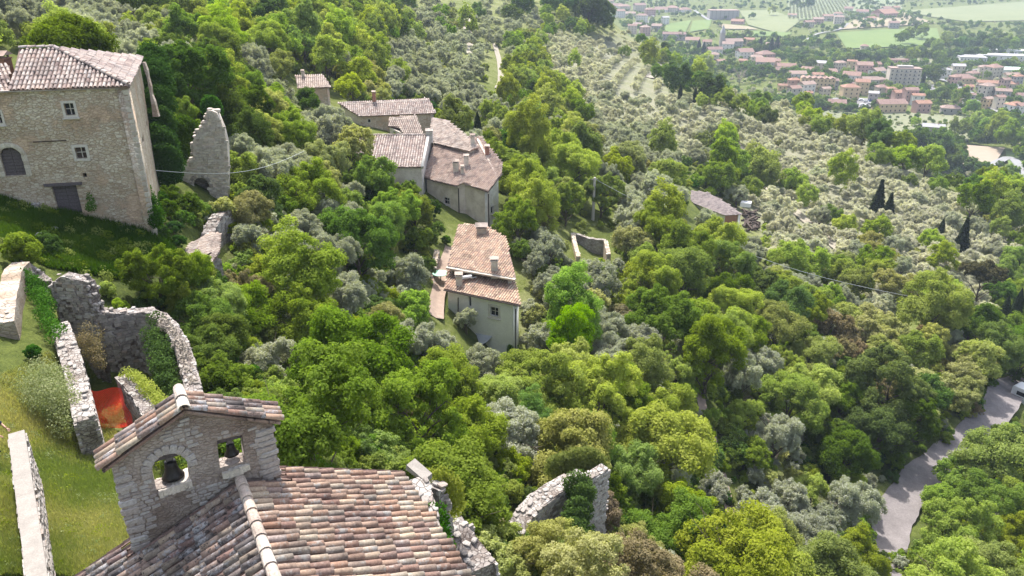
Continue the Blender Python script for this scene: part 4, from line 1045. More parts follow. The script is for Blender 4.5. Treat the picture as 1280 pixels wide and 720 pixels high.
rw = rubble_wall('ruin_house_wall', 'broken house wall with a wide rubbly sloping crest and an intact upright right corner', [Pt(643, 664, 34.8), Pt(655, 642, 35.2), Pt(672, 624, 35.8), Pt(690, 611, 36.4), Pt(708, 601, 37), Pt(727, 594, 37.4)], .95, -29.5, 'stone_grey', 'stone_c', (.18, .36), n_crest=230, cat='ruined wall')
q0 = Pt(727, 597, 37.0); q1 = Pt(755.5, 586, 38.2)
rubble_wall('x', '', [q0, q0.lerp(q1, .5), q1+EZ*.2], .5, -29.5, 'stone_grey', 'stone_a', (.12, .26), parent=rw, n_crest=20)

# ------------------------------------------------------------------ the farmhouse cluster in the middle
big = thing('stone_farmhouse', G(585, 285), 'rambling stone farmhouse with a reddish tiled roof bending round its corner', 'farmhouse')
# lower right roof (M5)
r5 = RoofPlane((529, 221), (610, 239), -26.0, .40)
P5 = [r5.px(*p) for p in ((529, 221), (571, 232), (580, 228), (610, 239), (627, 216), (628, 204), (619, 193), (602, 171), (586, 171), (543, 178))]
tile_roof(r5, P5, big, 'tile_red', .24, .40, .07, 3)
W5 = drop_walls(big, [P5[0], P5[1], P5[2], P5[3], P5[4], P5[7], P5[9]], -36, 'stone_pale', skip=(5,), mats={3: 'stone_white'}, inset=.35,
    holes={0: [lambda w: rect(*w.pr(555, 247, 562, 255)), lambda w: arch(*w.pr(549, 270, 559, 283))], 2: [lambda w: rect(*w.pr(587, 273, 593, 279.5))], 3: [lambda w: rect(*w.pr(613.5, 258, 617, 267))]})
w = W5[0]; window(w, w.pr(555, 247, 562, 255), big, fw=.1, sill=True); plank_door(w, w.pr(549, 270, 559, 283), big, 4, top=.4, mat='brick')
bt = w.pr(545, 265, 565, 267); m = MB(); m.box(w.at((bt[0]+bt[2])/2, bt[1], .05), w.ex, w.n, EZ, 1.9, .12, .16); m.build('lintel', M['wood_old'], big)
w = W5[2]; window(w, w.pr(587, 273, 593, 279.5), big, fw=.1); w = W5[3]; window(w, w.pr(613.5, 258, 617, 267), big, fw=.0, mull=False)
for e in (1, 3):
    w = W5[e]; m = MB(); m.tube([w.at(.05, -26.5, .12), w.at(.05, -34, .12)], .07, 6); m.build('drainpipe', M['gutter'], big)
m = MB(); m.tube([P5[0]-EZ*.12+Vector((0,-.1,0)), P5[1]-EZ*.12+Vector((0,-.1,0))], .07, 6); m.tube([P5[2]-EZ*.12+Vector((0,-.1,0)), P5[3]-EZ*.12+Vector((0,-.1,0)), P5[4]-EZ*.12+Vector((.1,0,0))], .07, 6); m.build('gutter', M['gutter'], big)
for (px, py, w_, h_) in ((570, 214, .8, 1.1), (583, 207, .65, 1.1), (578, 217, .45, .8)):
    chimney(r5.px(px, py), w_, h_, big, 'stone_pale')
chimney(r5.px(609, 193), .6, .9, big, 'brick')
# upper right roof (M4)
r4 = RoofPlane((543, 178), (586, 188), -23.4, .34)
P4 = [r4.px(*p) for p in ((543, 178), (586, 189), (599, 184), (586, 172), (559, 150), (540, 147), (536, 170))]
tile_roof(r4, P4, big, 'tile_pale', .24, .40, .07, 3)
drop_walls(big, [P4[0], P4[1], P4[2], P4[4], P4[5]], -30, 'stone_pale', inset=.3)
chimney(r4.px(591, 180), .6, 1.0, big, 'stone_pale')
# front long roof (M3)
fh = thing('stone_cottage', G(450, 240), 'long cottage with ribbed tile roof and white gable end, half hidden by a pale tree', 'house')
r3 = RoofPlane((415, 209), (529, 209), -24.2, .34)
P3 = [r3.px(*p) for p in ((415, 209), (529, 209), (537, 169), (405, 169))]
tile_roof(r3, P3, fh, 'tile_house', .30, .42, .1, 4)
b3 = [P3[3], P3[2], P3[2]+(P3[2]-P3[1])*.8*Vector((1, 1, -1)) if False else P3[2]+Vector((.2, 5, -1.8)), P3[3]+Vector((.2, 5, -1.8))]
m = MB(); m.add(b3, [(0, 1, 2, 3)]); m.build('roof', M['tile_house'], fh)
W3 = drop_walls(fh, [P3[0], P3[1], P3[2], b3[2], b3[3], P3[3]], -31, 'stone_pale', mats={1: 'stone_white', 2: 'stone_white'}, inset=.25, skip=(5,))
wg = Wall(P3[1], P3[2])
panel('gable_parapet', [(0-.1, P3[1].z-.15), (wg.len+.2, P3[2].z-.15), (wg.len+.2, P3[2].z+.35), (-.1, P3[1].z+.2)], [], .3, wg.A+wg.n*.05, wg.ex, EZ, M['stone_white'], fh)
chimney(P3[2]-EZ*.1, .9, .55, fh, 'stone_white')
ridge_tiles(P3[3]+EZ*.05, P3[2]+EZ*.05, fh, 'tile_house', .3, .6, .13)
# back long roof (M1) and the lean-to roof between (M2)
bh = thing('stone_barn', G(480, 168), 'long back house with a dark lichened tile roof and a small thin chimney', 'house')
r1_ = RoofPlane((449, 145), (545, 141), -23.2, .42)
P1 = [r1_.px(*p) for p in ((422, 128.5), (437, 138), (449, 145.5), (545, 141.5), (536, 122.5), (470, 126))]
tile_roof(r1_, P1, bh, 'tile_house', .28, .42, .1, 3)
W1 = drop_walls(bh, [P1[2], P1[3], P1[4], P1[0]], -31, 'stone_pale', inset=.3, mats={0: 'stone_house'}, holes={0: [lambda w: rect(*w.pr(460, 149, 463, 153))]})
w = W1[0]; window(w, w.pr(460, 149, 463, 153), bh, fw=.08, mull=False, sill=False)
chimney(r1_.px(468, 127), .55, 1.3, bh, 'brick')
r2_ = RoofPlane((502, 168), (530, 169), -24.6, .45)
P2 = [r2_.px(*p) for p in ((505, 168), (530, 169), (520, 144), (487, 147), (485, 158), (500, 160))]
tile_roof(r2_, P2, bh, 'tile_pale', .28, .42, .1, 3)
drop_walls(bh, [P2[0], P2[1], P2[2], P2[3], P2[4]], -31, 'stone_pale', inset=.2)
# lower cottage (S)
sm = thing('lower_cottage', G(600, 440), 'narrow grey-rendered cottage stepping down the slope under two orange-brown roofs', 'cottage')
rs2 = RoofPlane((555, 361), (651, 381), -29.4, .24)
S2 = [rs2.px(*p) for p in ((555, 361), (651, 381), (643, 349), (560, 332))]
tile_roof(rs2, S2, sm, 'tile_orange', .24, .36, .05, 3)
rs1 = RoofPlane((559, 331), (645, 347), -28.0, .24)
S1 = [rs1.px(*p) for p in ((559, 332), (645, 347), (632, 297), (618, 288), (606, 281), (573, 280))]
tile_roof(rs1, S1, sm, 'tile_orange', .24, .36, .05, 3)
Ws = drop_walls(sm, S2, -37, 'render_grey', inset=.3, skip=(2,), holes={0: [lambda w: rect(*w.pr(613, 384, 623, 395)), lambda w: rect(*w.pr(586, 371, 589, 384)), lambda w: rect(*w.pr(597, 421, 607, 442))]})
w = Ws[0]; window(w, w.pr(613, 384, 623, 395), sm, fw=.22, mat='frame_stone'); window(w, w.pr(586, 371, 589, 384), sm, fw=0, mull=False, sill=False)
rd = w.pr(597, 421, 607, 442); plank_door(w, rd, sm, 5, mat='wood_dark')
cp = [w.at(*w.px(595, 417), 0), w.at(*w.px(615, 421), 0)]
m = MB(); o_ = w.n*1.1-EZ*.5; m.add([cp[0], cp[1], cp[1]+o_*.6-w.ex*.2, cp[0]+o_+w.ex*1.0, cp[0]+EZ*.05, cp[1]+EZ*.05, cp[1]+o_*.6-w.ex*.2+EZ*.05, cp[0]+o_+w.ex*1.0+EZ*.05], [(0,1,2,3), (4,5,6,7), (0,1,5,4), (1,2,6,5), (2,3,7,6), (3,0,4,7)]); m.build('door_canopy', M['canopy_m'], sm)
m = MB(); m.tube([S2[0]-EZ*.1+w.n*.08, S2[1]-EZ*.1+w.n*.08], .07, 6); m.build('gutter', M['gutter'], sm)
m = MB(); m.tube([w.at(w.len-.1, -30, .08), w.at(w.len-.1, -36, .08)], .05, 6); m.tube([w.at(*w.px(573, 372), .05), w.at(*w.px(573, 400), .05)], .05, 6); m.build('drainpipe', M['gutter'], sm)
drop_walls(sm, S1, -36, 'stone_pale', inset=.3, skip=(0,))
# parapet strip between the two roofs, chimneys
m = MB(); a = S1[0]; b = S1[1]; m.box((a+b)/2-EZ*.12-rs1.up*.12, (b-a).normalized(), rs1.up, rs1.n, (b-a).length, .3, .18); m.build('roof_step', M['plaster'], sm)
chimney(rs1.px(602, 291), 1.15, .6, sm, 'stone_cream', d=.9); chimney(rs1.px(618, 337), .75, 1.0, sm, 'stone_pale'); chimney(rs2.px(574, 355), .7, .9, sm, 'stone_pale')
m = MB(); p = rs2.px(578, 352); m.tube([p+EZ*.4, p+EZ*.45+Vector((.9, 0, .1))], .16, 8); m.tube([p+EZ*.3+Vector((.8, .1, 0)), p+EZ*.3+Vector((1.3, .3, .05))], .05, 6); m.build('vent_pipe', M['van'], sm)
# yard beside it: path, low wall, green table
ribbon('yard_path', [(545, 398), (548, 370), (556, 340), (564, 310)], 1.3, M['yard'])
rubble_wall('yard_wall', 'low brown wall along the yard path left of the lower cottage', [Pt(537, 372, 72), Pt(541, 340, 75), Pt(546, 312, 78)], .5, zter(.8), 'stone_house', 'stone_c', (.2, .4), n_crest=50, cat='wall')
gt = G(551, 352); tb = thing('garden_table', gt, 'round pale green garden table in the yard left of the lower cottage', 'table')
m = MB(); m.lathe(gt+EZ*.9, [(.001, .04), (.75, .03), (.78, 0), (.75, -.03), (.001, -.03)], 20); m.build('table_top', M['table'], tb)
m = MB(); m.tube([gt-EZ*.3, gt+EZ*.88], .05, 6); m.build('leg', M['iron'], tb)
# small house further back (N)
sn = thing('small_back_house', G(392, 138), 'small house with a pale tiled roof among the trees above the farmhouse', 'house')
rn = RoofPlane((372, 110), (414, 108.5), -20.6, .4)
PN = [rn.px(*p) for p in ((372, 110.5), (414, 109), (404, 93.5), (369, 94.5))]
tile_roof(rn, PN, sn, 'tile_pale', .3, .42, .1, 3)
drop_walls(sn, PN, -28, 'stone_house', inset=.25); chimney(rn.px(379, 96), .5, .8, sn, 'stone_pale')
# roofless shed with white-topped walls
wb = [Pt(716, 291, 98), Pt(720, 309, 94), Pt(723, 325, 91)]
r_ = rubble_wall('roofless_shed', 'small roofless outbuilding with white-topped walls on the slope right of the farmhouse', [Pt(716, 291, 99), Pt(719, 305, 95), Pt(723, 320, 91)], .5, zter(1.2), 'stone_house', 'stone_b', (.2, .4), n_crest=30, faces=False, cat='outbuilding')
rubble_wall('x', '', [Pt(716, 291, 99), Pt(737, 297, 98), Pt(757, 300, 97.5)], .5, zter(1.2), 'stone_grey', 'stone_b', (.2, .4), parent=r_, n_crest=30, faces=False)
rubble_wall('x', '', [Pt(757, 300, 97.5), Pt(761, 318, 92)], .5, zter(1.2), 'stone_cream', 'stone_b', (.2, .4), parent=r_, n_crest=20, faces=False)
# long low building on the right-hand slope
lb = thing('long_farm_shed', G(900, 275), 'long low farm shed with a faded pinkish-grey roof on the olive slope', 'shed')
rl = RoofPlane((864, 252), (905, 268), -45.6, .25)
PL = [rl.px(*p) for p in ((863, 251), (887, 262), (906, 269), (928, 268), (905, 252), (885, 241), (864, 238))]
tile_roof(rl, PL, lb, 'tile_shed', .4, .6, .05, 3, under='tile_shed')
Wl = drop_walls(lb, [PL[0], PL[2], PL[3], PL[5], PL[6]], -56, 'render_grey', inset=.2, mats={1: 'brick'})
w = Wl[1]
dp = G(942, 288); ju = thing('junk_heap', dp, 'heap of dark timber and scrap beside the end of the long shed', 'heap'); m = MB()
for k in range(60):
    a = rnd.uniform(0, 6.28); c = G(929+rnd.uniform(0, 1)*18, 268+rnd.uniform(0, 1)*22)+EZ*rnd.uniform(.1, 1.2); m.box(c, Vector((math.cos(a), math.sin(a), rnd.uniform(-.3, .3))).normalized(), Vector((-math.sin(a), math.cos(a), 0)), EZ, rnd.uniform(.6, 2.6), rnd.uniform(.15, .6), rnd.uniform(.1, .5))
m.build('scrap_timber', M['wood_dark'], ju, kind='stuff', fix=False)
m = MB(); m.box(G(931, 266)+EZ*2.0, Vector((1, -.3, 0)).normalized(), Vector((.3, 1, 0)).normalized(), EZ, 2.2, 1.5, .9, .1); m.build('white_sheet_bundle', M['van'], ju)

# ------------------------------------------------------------------ roads, tracks
ribbon('road', [(1300, 470), (1262, 488), (1246, 512), (1215, 545), (1180, 575), (1150, 600), (1128, 628), (1117, 655), (1108, 690), (1098, 740)], (4.1, 3.0), M['road'], .12, sub=14)
ribbon('footpath', [(868, 470), (877, 505), (890, 550), (903, 600), (915, 650), (930, 700)], .9, M['yard'], .1)
ribbon('track', [(575, -14), (583, 8), (581, 22)], 2.6, M['path'], .3); ribbon('track', [(618, 55), (624, 78), (626, 100), (622, 112)], 1.7, M['path'], .3)
ribbon('track', [(905, 165), (925, 185), (945, 210), (965, 240), (990, 262), (1015, 284), (1050, 315), (1085, 342)], 2.6, M['path'], .3)
ribbon('track', [(812, 98), (822, 88), (826, 80)], 4., M['path'], .3)

def pole(px, py, h, label, r=.12):
    g = G(px, py); p = thing('utility_pole', g, label, 'pole', 'utility poles on the slope')
    m = MB(); m.tube([g-EZ*.5, g+EZ*h], r*1.2, 8, 0., r*.8); m.build('mast', M['pole'], p)
    m = MB(); m.box(g+EZ*(h-.25), Vector((1, .3, 0)).normalized(), Vector((-.3, 1, 0)).normalized(), EZ, .9, .1, .1); m.build('crossarm', M['iron'], p); return g+EZ*(h-.2)
t1 = pole(741, 275, 6.2, 'pale utility pole standing behind the small roofless outbuilding', .2)
t2 = pole(1134, 412, 5.6, 'thin pale utility pole in front of the big round tree on the right', .13)
cb = MB(); b = Pt(1010, 300, 150); cb.tube([t1.lerp(t2, k/14)-EZ*(2.6*math.sin(math.pi*k/14)) for k in range(15)], .03, 4); tag(cb.build('overhead_cable', M['wire']), 'thin overhead cable running between the two utility poles', 'cable')

# ------------------------------------------------------------------ camper van at the right edge
def van():
    a = G(1262, 508); fwd = (G(1262, 508)-G(1300, 470)); fwd.z = 0; fwd.normalize(); side = Vector((fwd.y, -fwd.x, 0))
    c = G(1294, 514); c.z += .35; t = thing('camper_van', c, 'white camper van parked at the bend of the gravel road, right edge', 'van')
    L_, W_b, H_b = 6.2, 2.1, 2.5
    fw = Vector((.55, -.83, 0)).normalized(); sd_ = Vector((.83, .55, 0)).normalized()
    prof = [(-L_/2, .35), (-L_/2, H_b-.15), (-L_/2+.2, H_b), (L_*.28, H_b), (L_*.36, H_b-.15), (L_*.42, 1.35), (L_/2, 1.05), (L_/2+.03, .35)]
    m = MB(); vs = []
    for s in (-1, 1):
        for (x, z) in prof: vs.append(c+fw*x+sd_*(s*W_b/2*(1 if z < 2.3 else .94))+EZ*z)
    n = len(prof); m.add(vs, [tuple(range(n)), tuple(reversed(range(n, 2*n)))]+[(i, (i+1) % n, n+(i+1) % n, n+i) for i in range(n)]); b = m.build('body', M['van'], t)
    bv = b.modifiers.new('b', 'BEVEL'); bv.width = .06; bv.segments = 2
    for s in (-1, 1):
        for (x0, x1, z0, z1) in ((-2.4, -1.4, 1.45, 2.0), (-.7, .3, 1.45, 2.0), (1.2, 2.0, 1.4, 2.0)):
            g = MB(); g.box(c+fw*(x0+x1)/2+sd_*(s*(W_b/2+.005))+EZ*(z0+z1)/2, fw, sd_, EZ, x1-x0, .03, z1-z0); g.build('side_window', M['glass'], t)
        for x in (-1.9, 1.9):
            p = c+fw*x+sd_*(s*(W_b/2-.12))+EZ*.34; m = MB(); m.tube([p-sd_*.12, p+sd_*.12], .34, 16); wh = m.build('wheel', M['rubber'], t)
            m = MB(); m.tube([p-sd_*.13, p+sd_*.13], .18, 12); m.build('rim', M['iron'], wh)
        m = MB(); m.box(c+fw*(L_/2+.02)+sd_*(s*.75)+EZ*.8, fw, sd_, EZ, .06, .3, .18); m.build('headlight', M['cement'], t)
        m = MB(); m.box(c-fw*(L_/2+.02)+sd_*(s*.85)+EZ*.9, fw, sd_, EZ, .05, .16, .35); m.build('tail_light', M['net'], t)
    p = [c+fw*(L_*.368)+EZ*(H_b-.24), c+fw*(L_*.425)+EZ*1.40]; m = MB(); nn = Vector(fw)*.03
    m.add([p[0]-sd_*.85+nn, p[0]+sd_*.85+nn, p[1]+sd_*.92+nn, p[1]-sd_*.92+nn, p[0]-sd_*.85, p[0]+sd_*.85, p[1]+sd_*.92, p[1]-sd_*.92], [(0,1,2,3), (4,5,6,7), (0,1,5,4), (1,2,6,5), (2,3,7,6), (3,0,4,7)]); m.build('windscreen', M['glass'], t)
    m = MB(); m.box(c-fw*(L_/2+.02)+EZ*1.7, fw, sd_, EZ, .03, 1.3, .55); m.build('rear_window', M['glass'], t)
    m = MB(); m.box(c+EZ*(H_b+.06), fw, sd_, EZ, .7, .7, .12); m.build('roof_hatch', M['cement'], t)
van()
# ------------------------------------------------------------------ vegetation
def leaves_mesh(name, P, N, S, W_, T, mat):
    """P centres, N facing, S length, W_ width, T tone: one four-cornered leaf (or small spray of leaves) each"""
    n = len(P); N = N/np.maximum(1e-6, np.linalg.norm(N, axis=1))[:, None]
    a = rng.normal(size=(n, 3)); U = np.cross(N, a); U /= np.maximum(1e-6, np.linalg.norm(U, axis=1))[:, None]; V = np.cross(N, U)
    s = S[:, None]*.5; w = W_[:, None]*.5
    k1 = rng.uniform(.6, 1.2, (n, 1)); k2 = rng.uniform(.6, 1.2, (n, 1))
    q = np.stack([P-U*s*k1, P+V*w*k2+N*s*.25, P+U*s*k2, P-V*w*k1+N*s*.2], 1).reshape(-1, 3)
    me = bpy.data.meshes.new(name); me.vertices.add(4*n); me.vertices.foreach_set('co', q.ravel())
    me.loops.add(4*n); me.loops.foreach_set('vertex_index', np.arange(4*n, dtype=np.int32))
    me.polygons.add(n); me.polygons.foreach_set('loop_start', (np.arange(n)*4).astype(np.int32)); me.update(calc_edges=True)
    at = me.attributes.new('tone', 'FLOAT', 'POINT'); at.data.foreach_set('value', np.repeat(T, 4).astype(np.float32))
    me.materials.append(mat); return me
def rdir(n, g=rng):
    d = g.normal(size=(n, 3)); return d/np.linalg.norm(d, axis=1)[:, None]
def crown_data(kind, nleaf, seed):
    g = np.random.default_rng(seed)
    if kind in ('cyp',):
        H = 4.6; z = g.uniform(0, 1, nleaf)**.85; r = .5*np.clip(np.minimum((1-z)*2.4, .35+z*4), 0, 1)**.8
        a = g.uniform(0, 6.28, nleaf); fl = 1+.16*np.sin(a*5+z*9+seed)+.1*np.sin(a*9-z*21); rr = r*fl*g.uniform(.72, 1.05, nleaf)
        P = np.stack([rr*np.cos(a), rr*np.sin(a), .12+z*H], -1); N = np.stack([np.cos(a), np.sin(a), .9*np.ones(nleaf)], -1)+g.normal(size=(nleaf, 3))*.5
        return P, N, g.uniform(0, 1, nleaf)
    if kind == 'fir':
        H = 1.9; z = g.uniform(0, 1, nleaf)**1.3; lay = np.floor(z*9)/9; a = g.uniform(0, 6.28, nleaf)
        rmax = .5*(1-lay)*(1-.35*(z*9-lay*9))*(1+.25*np.sin(a*6+lay*40)); rr = rmax*np.sqrt(g.uniform(.15, 1, nleaf))
        P = np.stack([rr*np.cos(a), rr*np.sin(a), .1+z*H-rr*.18], -1); N = np.stack([.3*np.cos(a), .3*np.sin(a), np.ones(nleaf)], -1)+g.normal(size=(nleaf, 3))*.4
        return P, N, g.uniform(0, 1, nleaf)
    par = {'broad': (46, .44, .50, .54, .10, .20, .0), 'loose': (60, .46, .46, .52, .06, .13, .0), 'tall': (44, .38, .68, .72, .10, .18, .0),
           'olive': (44, .43, .40, .46, .07, .16, .0), 'bush': (26, .38, .26, .26, .11, .20, .0), 'pine': (34, .42, .16, .72, .08, .15, .0)}[kind]
    nb, rx, rz, cz, b0, b1, _ = par
    # main limbs carry lobes, each lobe carries smaller clumps, leaves sit on the clumps
    nl = {'broad': 17, 'loose': 19, 'tall': 18, 'olive': 15, 'bush': 7, 'pine': 11}[kind]
    d = rdir(nl, g); d[:, 2] = np.where(d[:, 2] < -.5, -d[:, 2]*.5, d[:, 2]); rad = g.uniform(.35, 1., nl)**.5
    lop = np.clip(1+.15*g.normal(size=3), .75, 1.2)
    LC = d*rad[:, None]*np.array([rx*lop[0], rx*lop[1], rz])*np.array([.72, .72, .80]); LC[:, 2] += cz
    LR_ = g.uniform(.10, .20, nl)*(1.15 if kind in ('broad', 'tall') else .95 if kind != 'bush' else 1.3); tl = g.uniform(0, 1, nl)
    ns_ = 11 if kind != 'bush' else 8
    q = rdir(nl*ns_, g); q[:, 2] = np.where(q[:, 2] < -.7, -q[:, 2], q[:, 2]); o_ = np.repeat(LC, ns_, 0)-np.array([0, 0, cz*.8]); o_ /= np.maximum(1e-6, np.linalg.norm(o_, axis=1))[:, None]
    q = q+o_*.5; q /= np.linalg.norm(q, axis=1)[:, None]
    C = np.repeat(LC, ns_, 0)+q*(np.repeat(LR_, ns_)*g.uniform(.6, 1.15, nl*ns_))[:, None]
    B = np.repeat(LR_, ns_)*g.uniform(.22, .52, nl*ns_); tb = np.repeat(tl, ns_)*.6+g.uniform(0, .4, nl*ns_)
    if kind == 'loose' or kind == 'olive': B *= .85
    wgt = B**1.7; wgt /= wgt.sum(); k = g.choice(nl*ns_, nleaf, p=wgt)
    u = rdir(nleaf, g); out = C[k]-np.array([0, 0, cz*.8]); out /= np.maximum(1e-6, np.linalg.norm(out, axis=1))[:, None]
    u = u+out*.35+np.array([0, 0, .15]); u /= np.linalg.norm(u, axis=1)[:, None]
    sh = g.uniform(.35, 1.25, nleaf)**.8
    P = C[k]+u*(B[k]*sh)[:, None]*np.array([1.05, 1.05, 1.35 if kind == 'olive' else 1.0])
    if kind == 'olive':
        N = u*.4+g.normal(size=P.shape)*.8
    else: N = u+g.normal(size=P.shape)*.55+np.array([0, 0, .35])
    T = np.clip(tb[k]*.7+g.uniform(0, .3, len(k)), 0, 1)
    return P, N, T
SPEC = {'hi': (36000, .024), 'mid': (13000, .038), 'low': (3200, .066), 'tiny': (600, .13)}
CK = {'F': ('broad', 'tall', 'broad', 'loose', 'loose'), 'X': ('tall', 'broad'), 'G': ('broad', 'loose', 'tall', 'broad', 'loose'), 'D': ('broad', 'broad', 'loose'), 'Y': ('loose', 'broad'), 'B': ('loose', 'loose'), 'T': ('loose', 'tall'),
      'O': ('olive', 'olive', 'olive', 'olive'), 'P': ('olive', 'olive', 'olive'), 'C': ('cyp', 'cyp'), 'N': ('pine', 'pine'), 'E': ('fir', 'fir'), 'I': ('bush', 'bush'), 'S': ('bush', 'bush')}
LM = {'E': 'C', 'S': 'F'}
MC = {}
SHAPE_CACHE = {}
def crown_mesh(k, res, var):
    var %= len(CK[k]); key = (k, res, var)
    if key in MC: return MC[key]
    shp = CK[k][var]; n, s = SPEC[res]; seed = 11+var*7+(3 if k in 'OP' else 0)
    sk = (shp, res, seed)
    if sk not in SHAPE_CACHE: SHAPE_CACHE[sk] = crown_data(shp, n, seed)
    P, N, T = SHAPE_CACHE[sk]; m = len(P)
    wl = {'olive': (1.55, .42), 'cyp': (1.3, .6), 'fir': (1.5, .5), 'pine': (1.2, .6), 'loose': (1.0, .62)}.get(shp, (1.05, .8))
    S = s*wl[0]*rng.uniform(.7, 1.35, m); W2 = s*wl[1]*rng.uniform(.7, 1.3, m)
    if shp in ('cyp', 'fir'): S *= 2.4; W2 *= 2.6
    MC[key] = leaves_mesh('crown', P, N, S, W2, T, LF[LM.get(k, k)]); return MC[key]
TR = {}
def trunk_mesh(k, var, bare=False):
    key = ('cyp' if k == 'C' else 'o' if k in 'OP' else 'b', var % 3, bare)
    if key in TR: return TR[key]
    r = random.Random(var % 3+5); m = MB(); w = .028 if key[0] != 'o' else .04; top = .5 if key[0] != 'cyp' else 3.2
    pts = [Vector((0, 0, -.35))]; p = Vector((0, 0, 0))
    for i in range(5): pts.append(p.copy()); p = p+Vector((r.uniform(-.03, .03), r.uniform(-.03, .03), top/5))
    m.tube(pts, w, 7, 0, w*.45)
    if key[0] != 'cyp':
        for i in range(9 if not bare else 22):
            b = pts[2+i % 4]; a = r.uniform(0, 6.28); e = b+Vector((math.cos(a)*r.uniform(.2, .38), math.sin(a)*r.uniform(.2, .38), r.uniform(.15, .42)))
            mid = b.lerp(e, .5)+Vector((r.uniform(-.03, .03), r.uniform(-.03, .03), .03)); m.tube([b, mid, e], w*.42, 5, 0, w*.1)
            for q in range(2 if not bare else 6):
                e2 = e+Vector((r.uniform(-.14, .14), r.uniform(-.14, .14), r.uniform(0, .14))); m.tube([mid.lerp(e, r.uniform(.3, 1)), e2], w*.14, 3, 0, w*.04)
    TR[key] = m.mesh('trunk', M['bark'] if not bare else M['twig'], (0, 0, 0)); return TR[key]
KN = {'F': ('broadleaf_tree', 'tree'), 'X': ('broadleaf_tree', 'tree'), 'G': ('broadleaf_tree', 'tree'), 'D': ('broadleaf_tree', 'tree'), 'T': ('broadleaf_tree', 'tree'), 'Y': ('flowering_shrub', 'shrub'), 'B': ('flowering_shrub', 'shrub'),
      'O': ('olive_tree', 'olive tree'), 'P': ('olive_tree', 'olive tree'), 'C': ('cypress', 'cypress'), 'N': ('pine_tree', 'pine'), 'E': ('fir_tree', 'conifer'), 'I': ('ivy_bush', 'ivy'), 'S': ('bush', 'bush')}
LOOK = {'F': 'fresh yellow-green leafy tree', 'X': 'brilliant lime-green tree', 'G': 'full mid-green leafy tree', 'D': 'dark green dense tree', 'T': 'feathery blue-green young tree', 'Y': 'olive-yellow open shrub',
        'B': 'brownish budding shrub', 'O': 'silvery grey olive tree', 'P': 'pale beige-grey olive tree', 'C': 'slim dark cypress', 'N': 'spreading brownish pine', 'E': 'dark pointed conifer', 'I': 'dark ivy mound', 'S': 'low green bush'}
HH = {'C': 2.4, 'E': 1.0, 'N': .7, 'S': .28, 'I': .28, 'O': .44, 'P': .44}       # height of the crown's middle, in crown widths
LAND = [(95, 150, 'the big square house'), (250, 180, 'the arched ruin'), (150, 430, 'the roofless ruin'), (250, 312, 'the low shingled shed'), (240, 560, 'the bell gable'), (440, 600, 'the chapel roof'), (545, 640, 'the ruin stump'),
        (705, 625, 'the broken house wall'), (600, 350, 'the lower grey cottage'), (575, 220, 'the reddish farmhouse roof'), (465, 190, 'the ribbed cottage roof'), (490, 135, 'the long back roof'), (390, 112, 'the small back house'),
        (740, 305, 'the roofless shed'), (895, 262, 'the long farm shed'), (1150, 600, 'the gravel road bend'), (1270, 495, 'the camper van'), (898, 570, 'the footpath strip'), (975, 250, 'the white hillside track'), (622, 85, 'the upper dirt track'),
        (1220, 195, 'the sandy lot'), (1130, 400, 'the thin right-hand pole'), (741, 245, 'the pale left-hand pole'), (1115, 135, 'the valley town'), (790, 30, 'the far hamlet'), (790, 80, 'the planted olive rows'), (1105, 250, 'the cypress pair')]
labels_used = {}
def label_for(k, px, py, wpx):
    d = sorted(LAND, key=lambda q: math.hypot(q[0]-px, q[1]-py))[0]; dx = px-d[0]; dy = py-d[1]; dist = math.hypot(dx, dy)
    where = 'beside' if dist < 25 else ('right of' if dx > abs(dy) else 'left of' if -dx > abs(dy) else 'above' if dy < 0 else 'below')
    far = '' if dist < 70 else 'some way ' if dist < 150 else 'far '
    if where == 'beside': far = ''
    size = 'large ' if wpx > 85 else 'small ' if wpx < 32 else ''
    return f"{size}{LOOK[k]} {far}{where} {d[2]}"
def solve_t(px, py, k, wpx):
    hk = HH.get(k, .54); t, p = cast(np.array([px]), np.array([py]), 0., hk*wpx/F); return float(t[0]), Vector(p[0])
TREES = []      # (t, base, W, kind, px, py, wpx, explicit)
def add_tree(px, py, w, k):
    t, p = solve_t(px, py, k, w)
    if t != t: return
    W = w*t/F; TREES.append((t, Vector((p.x, p.y, gz(p.x, p.y))), W, k, px, py, w, True))
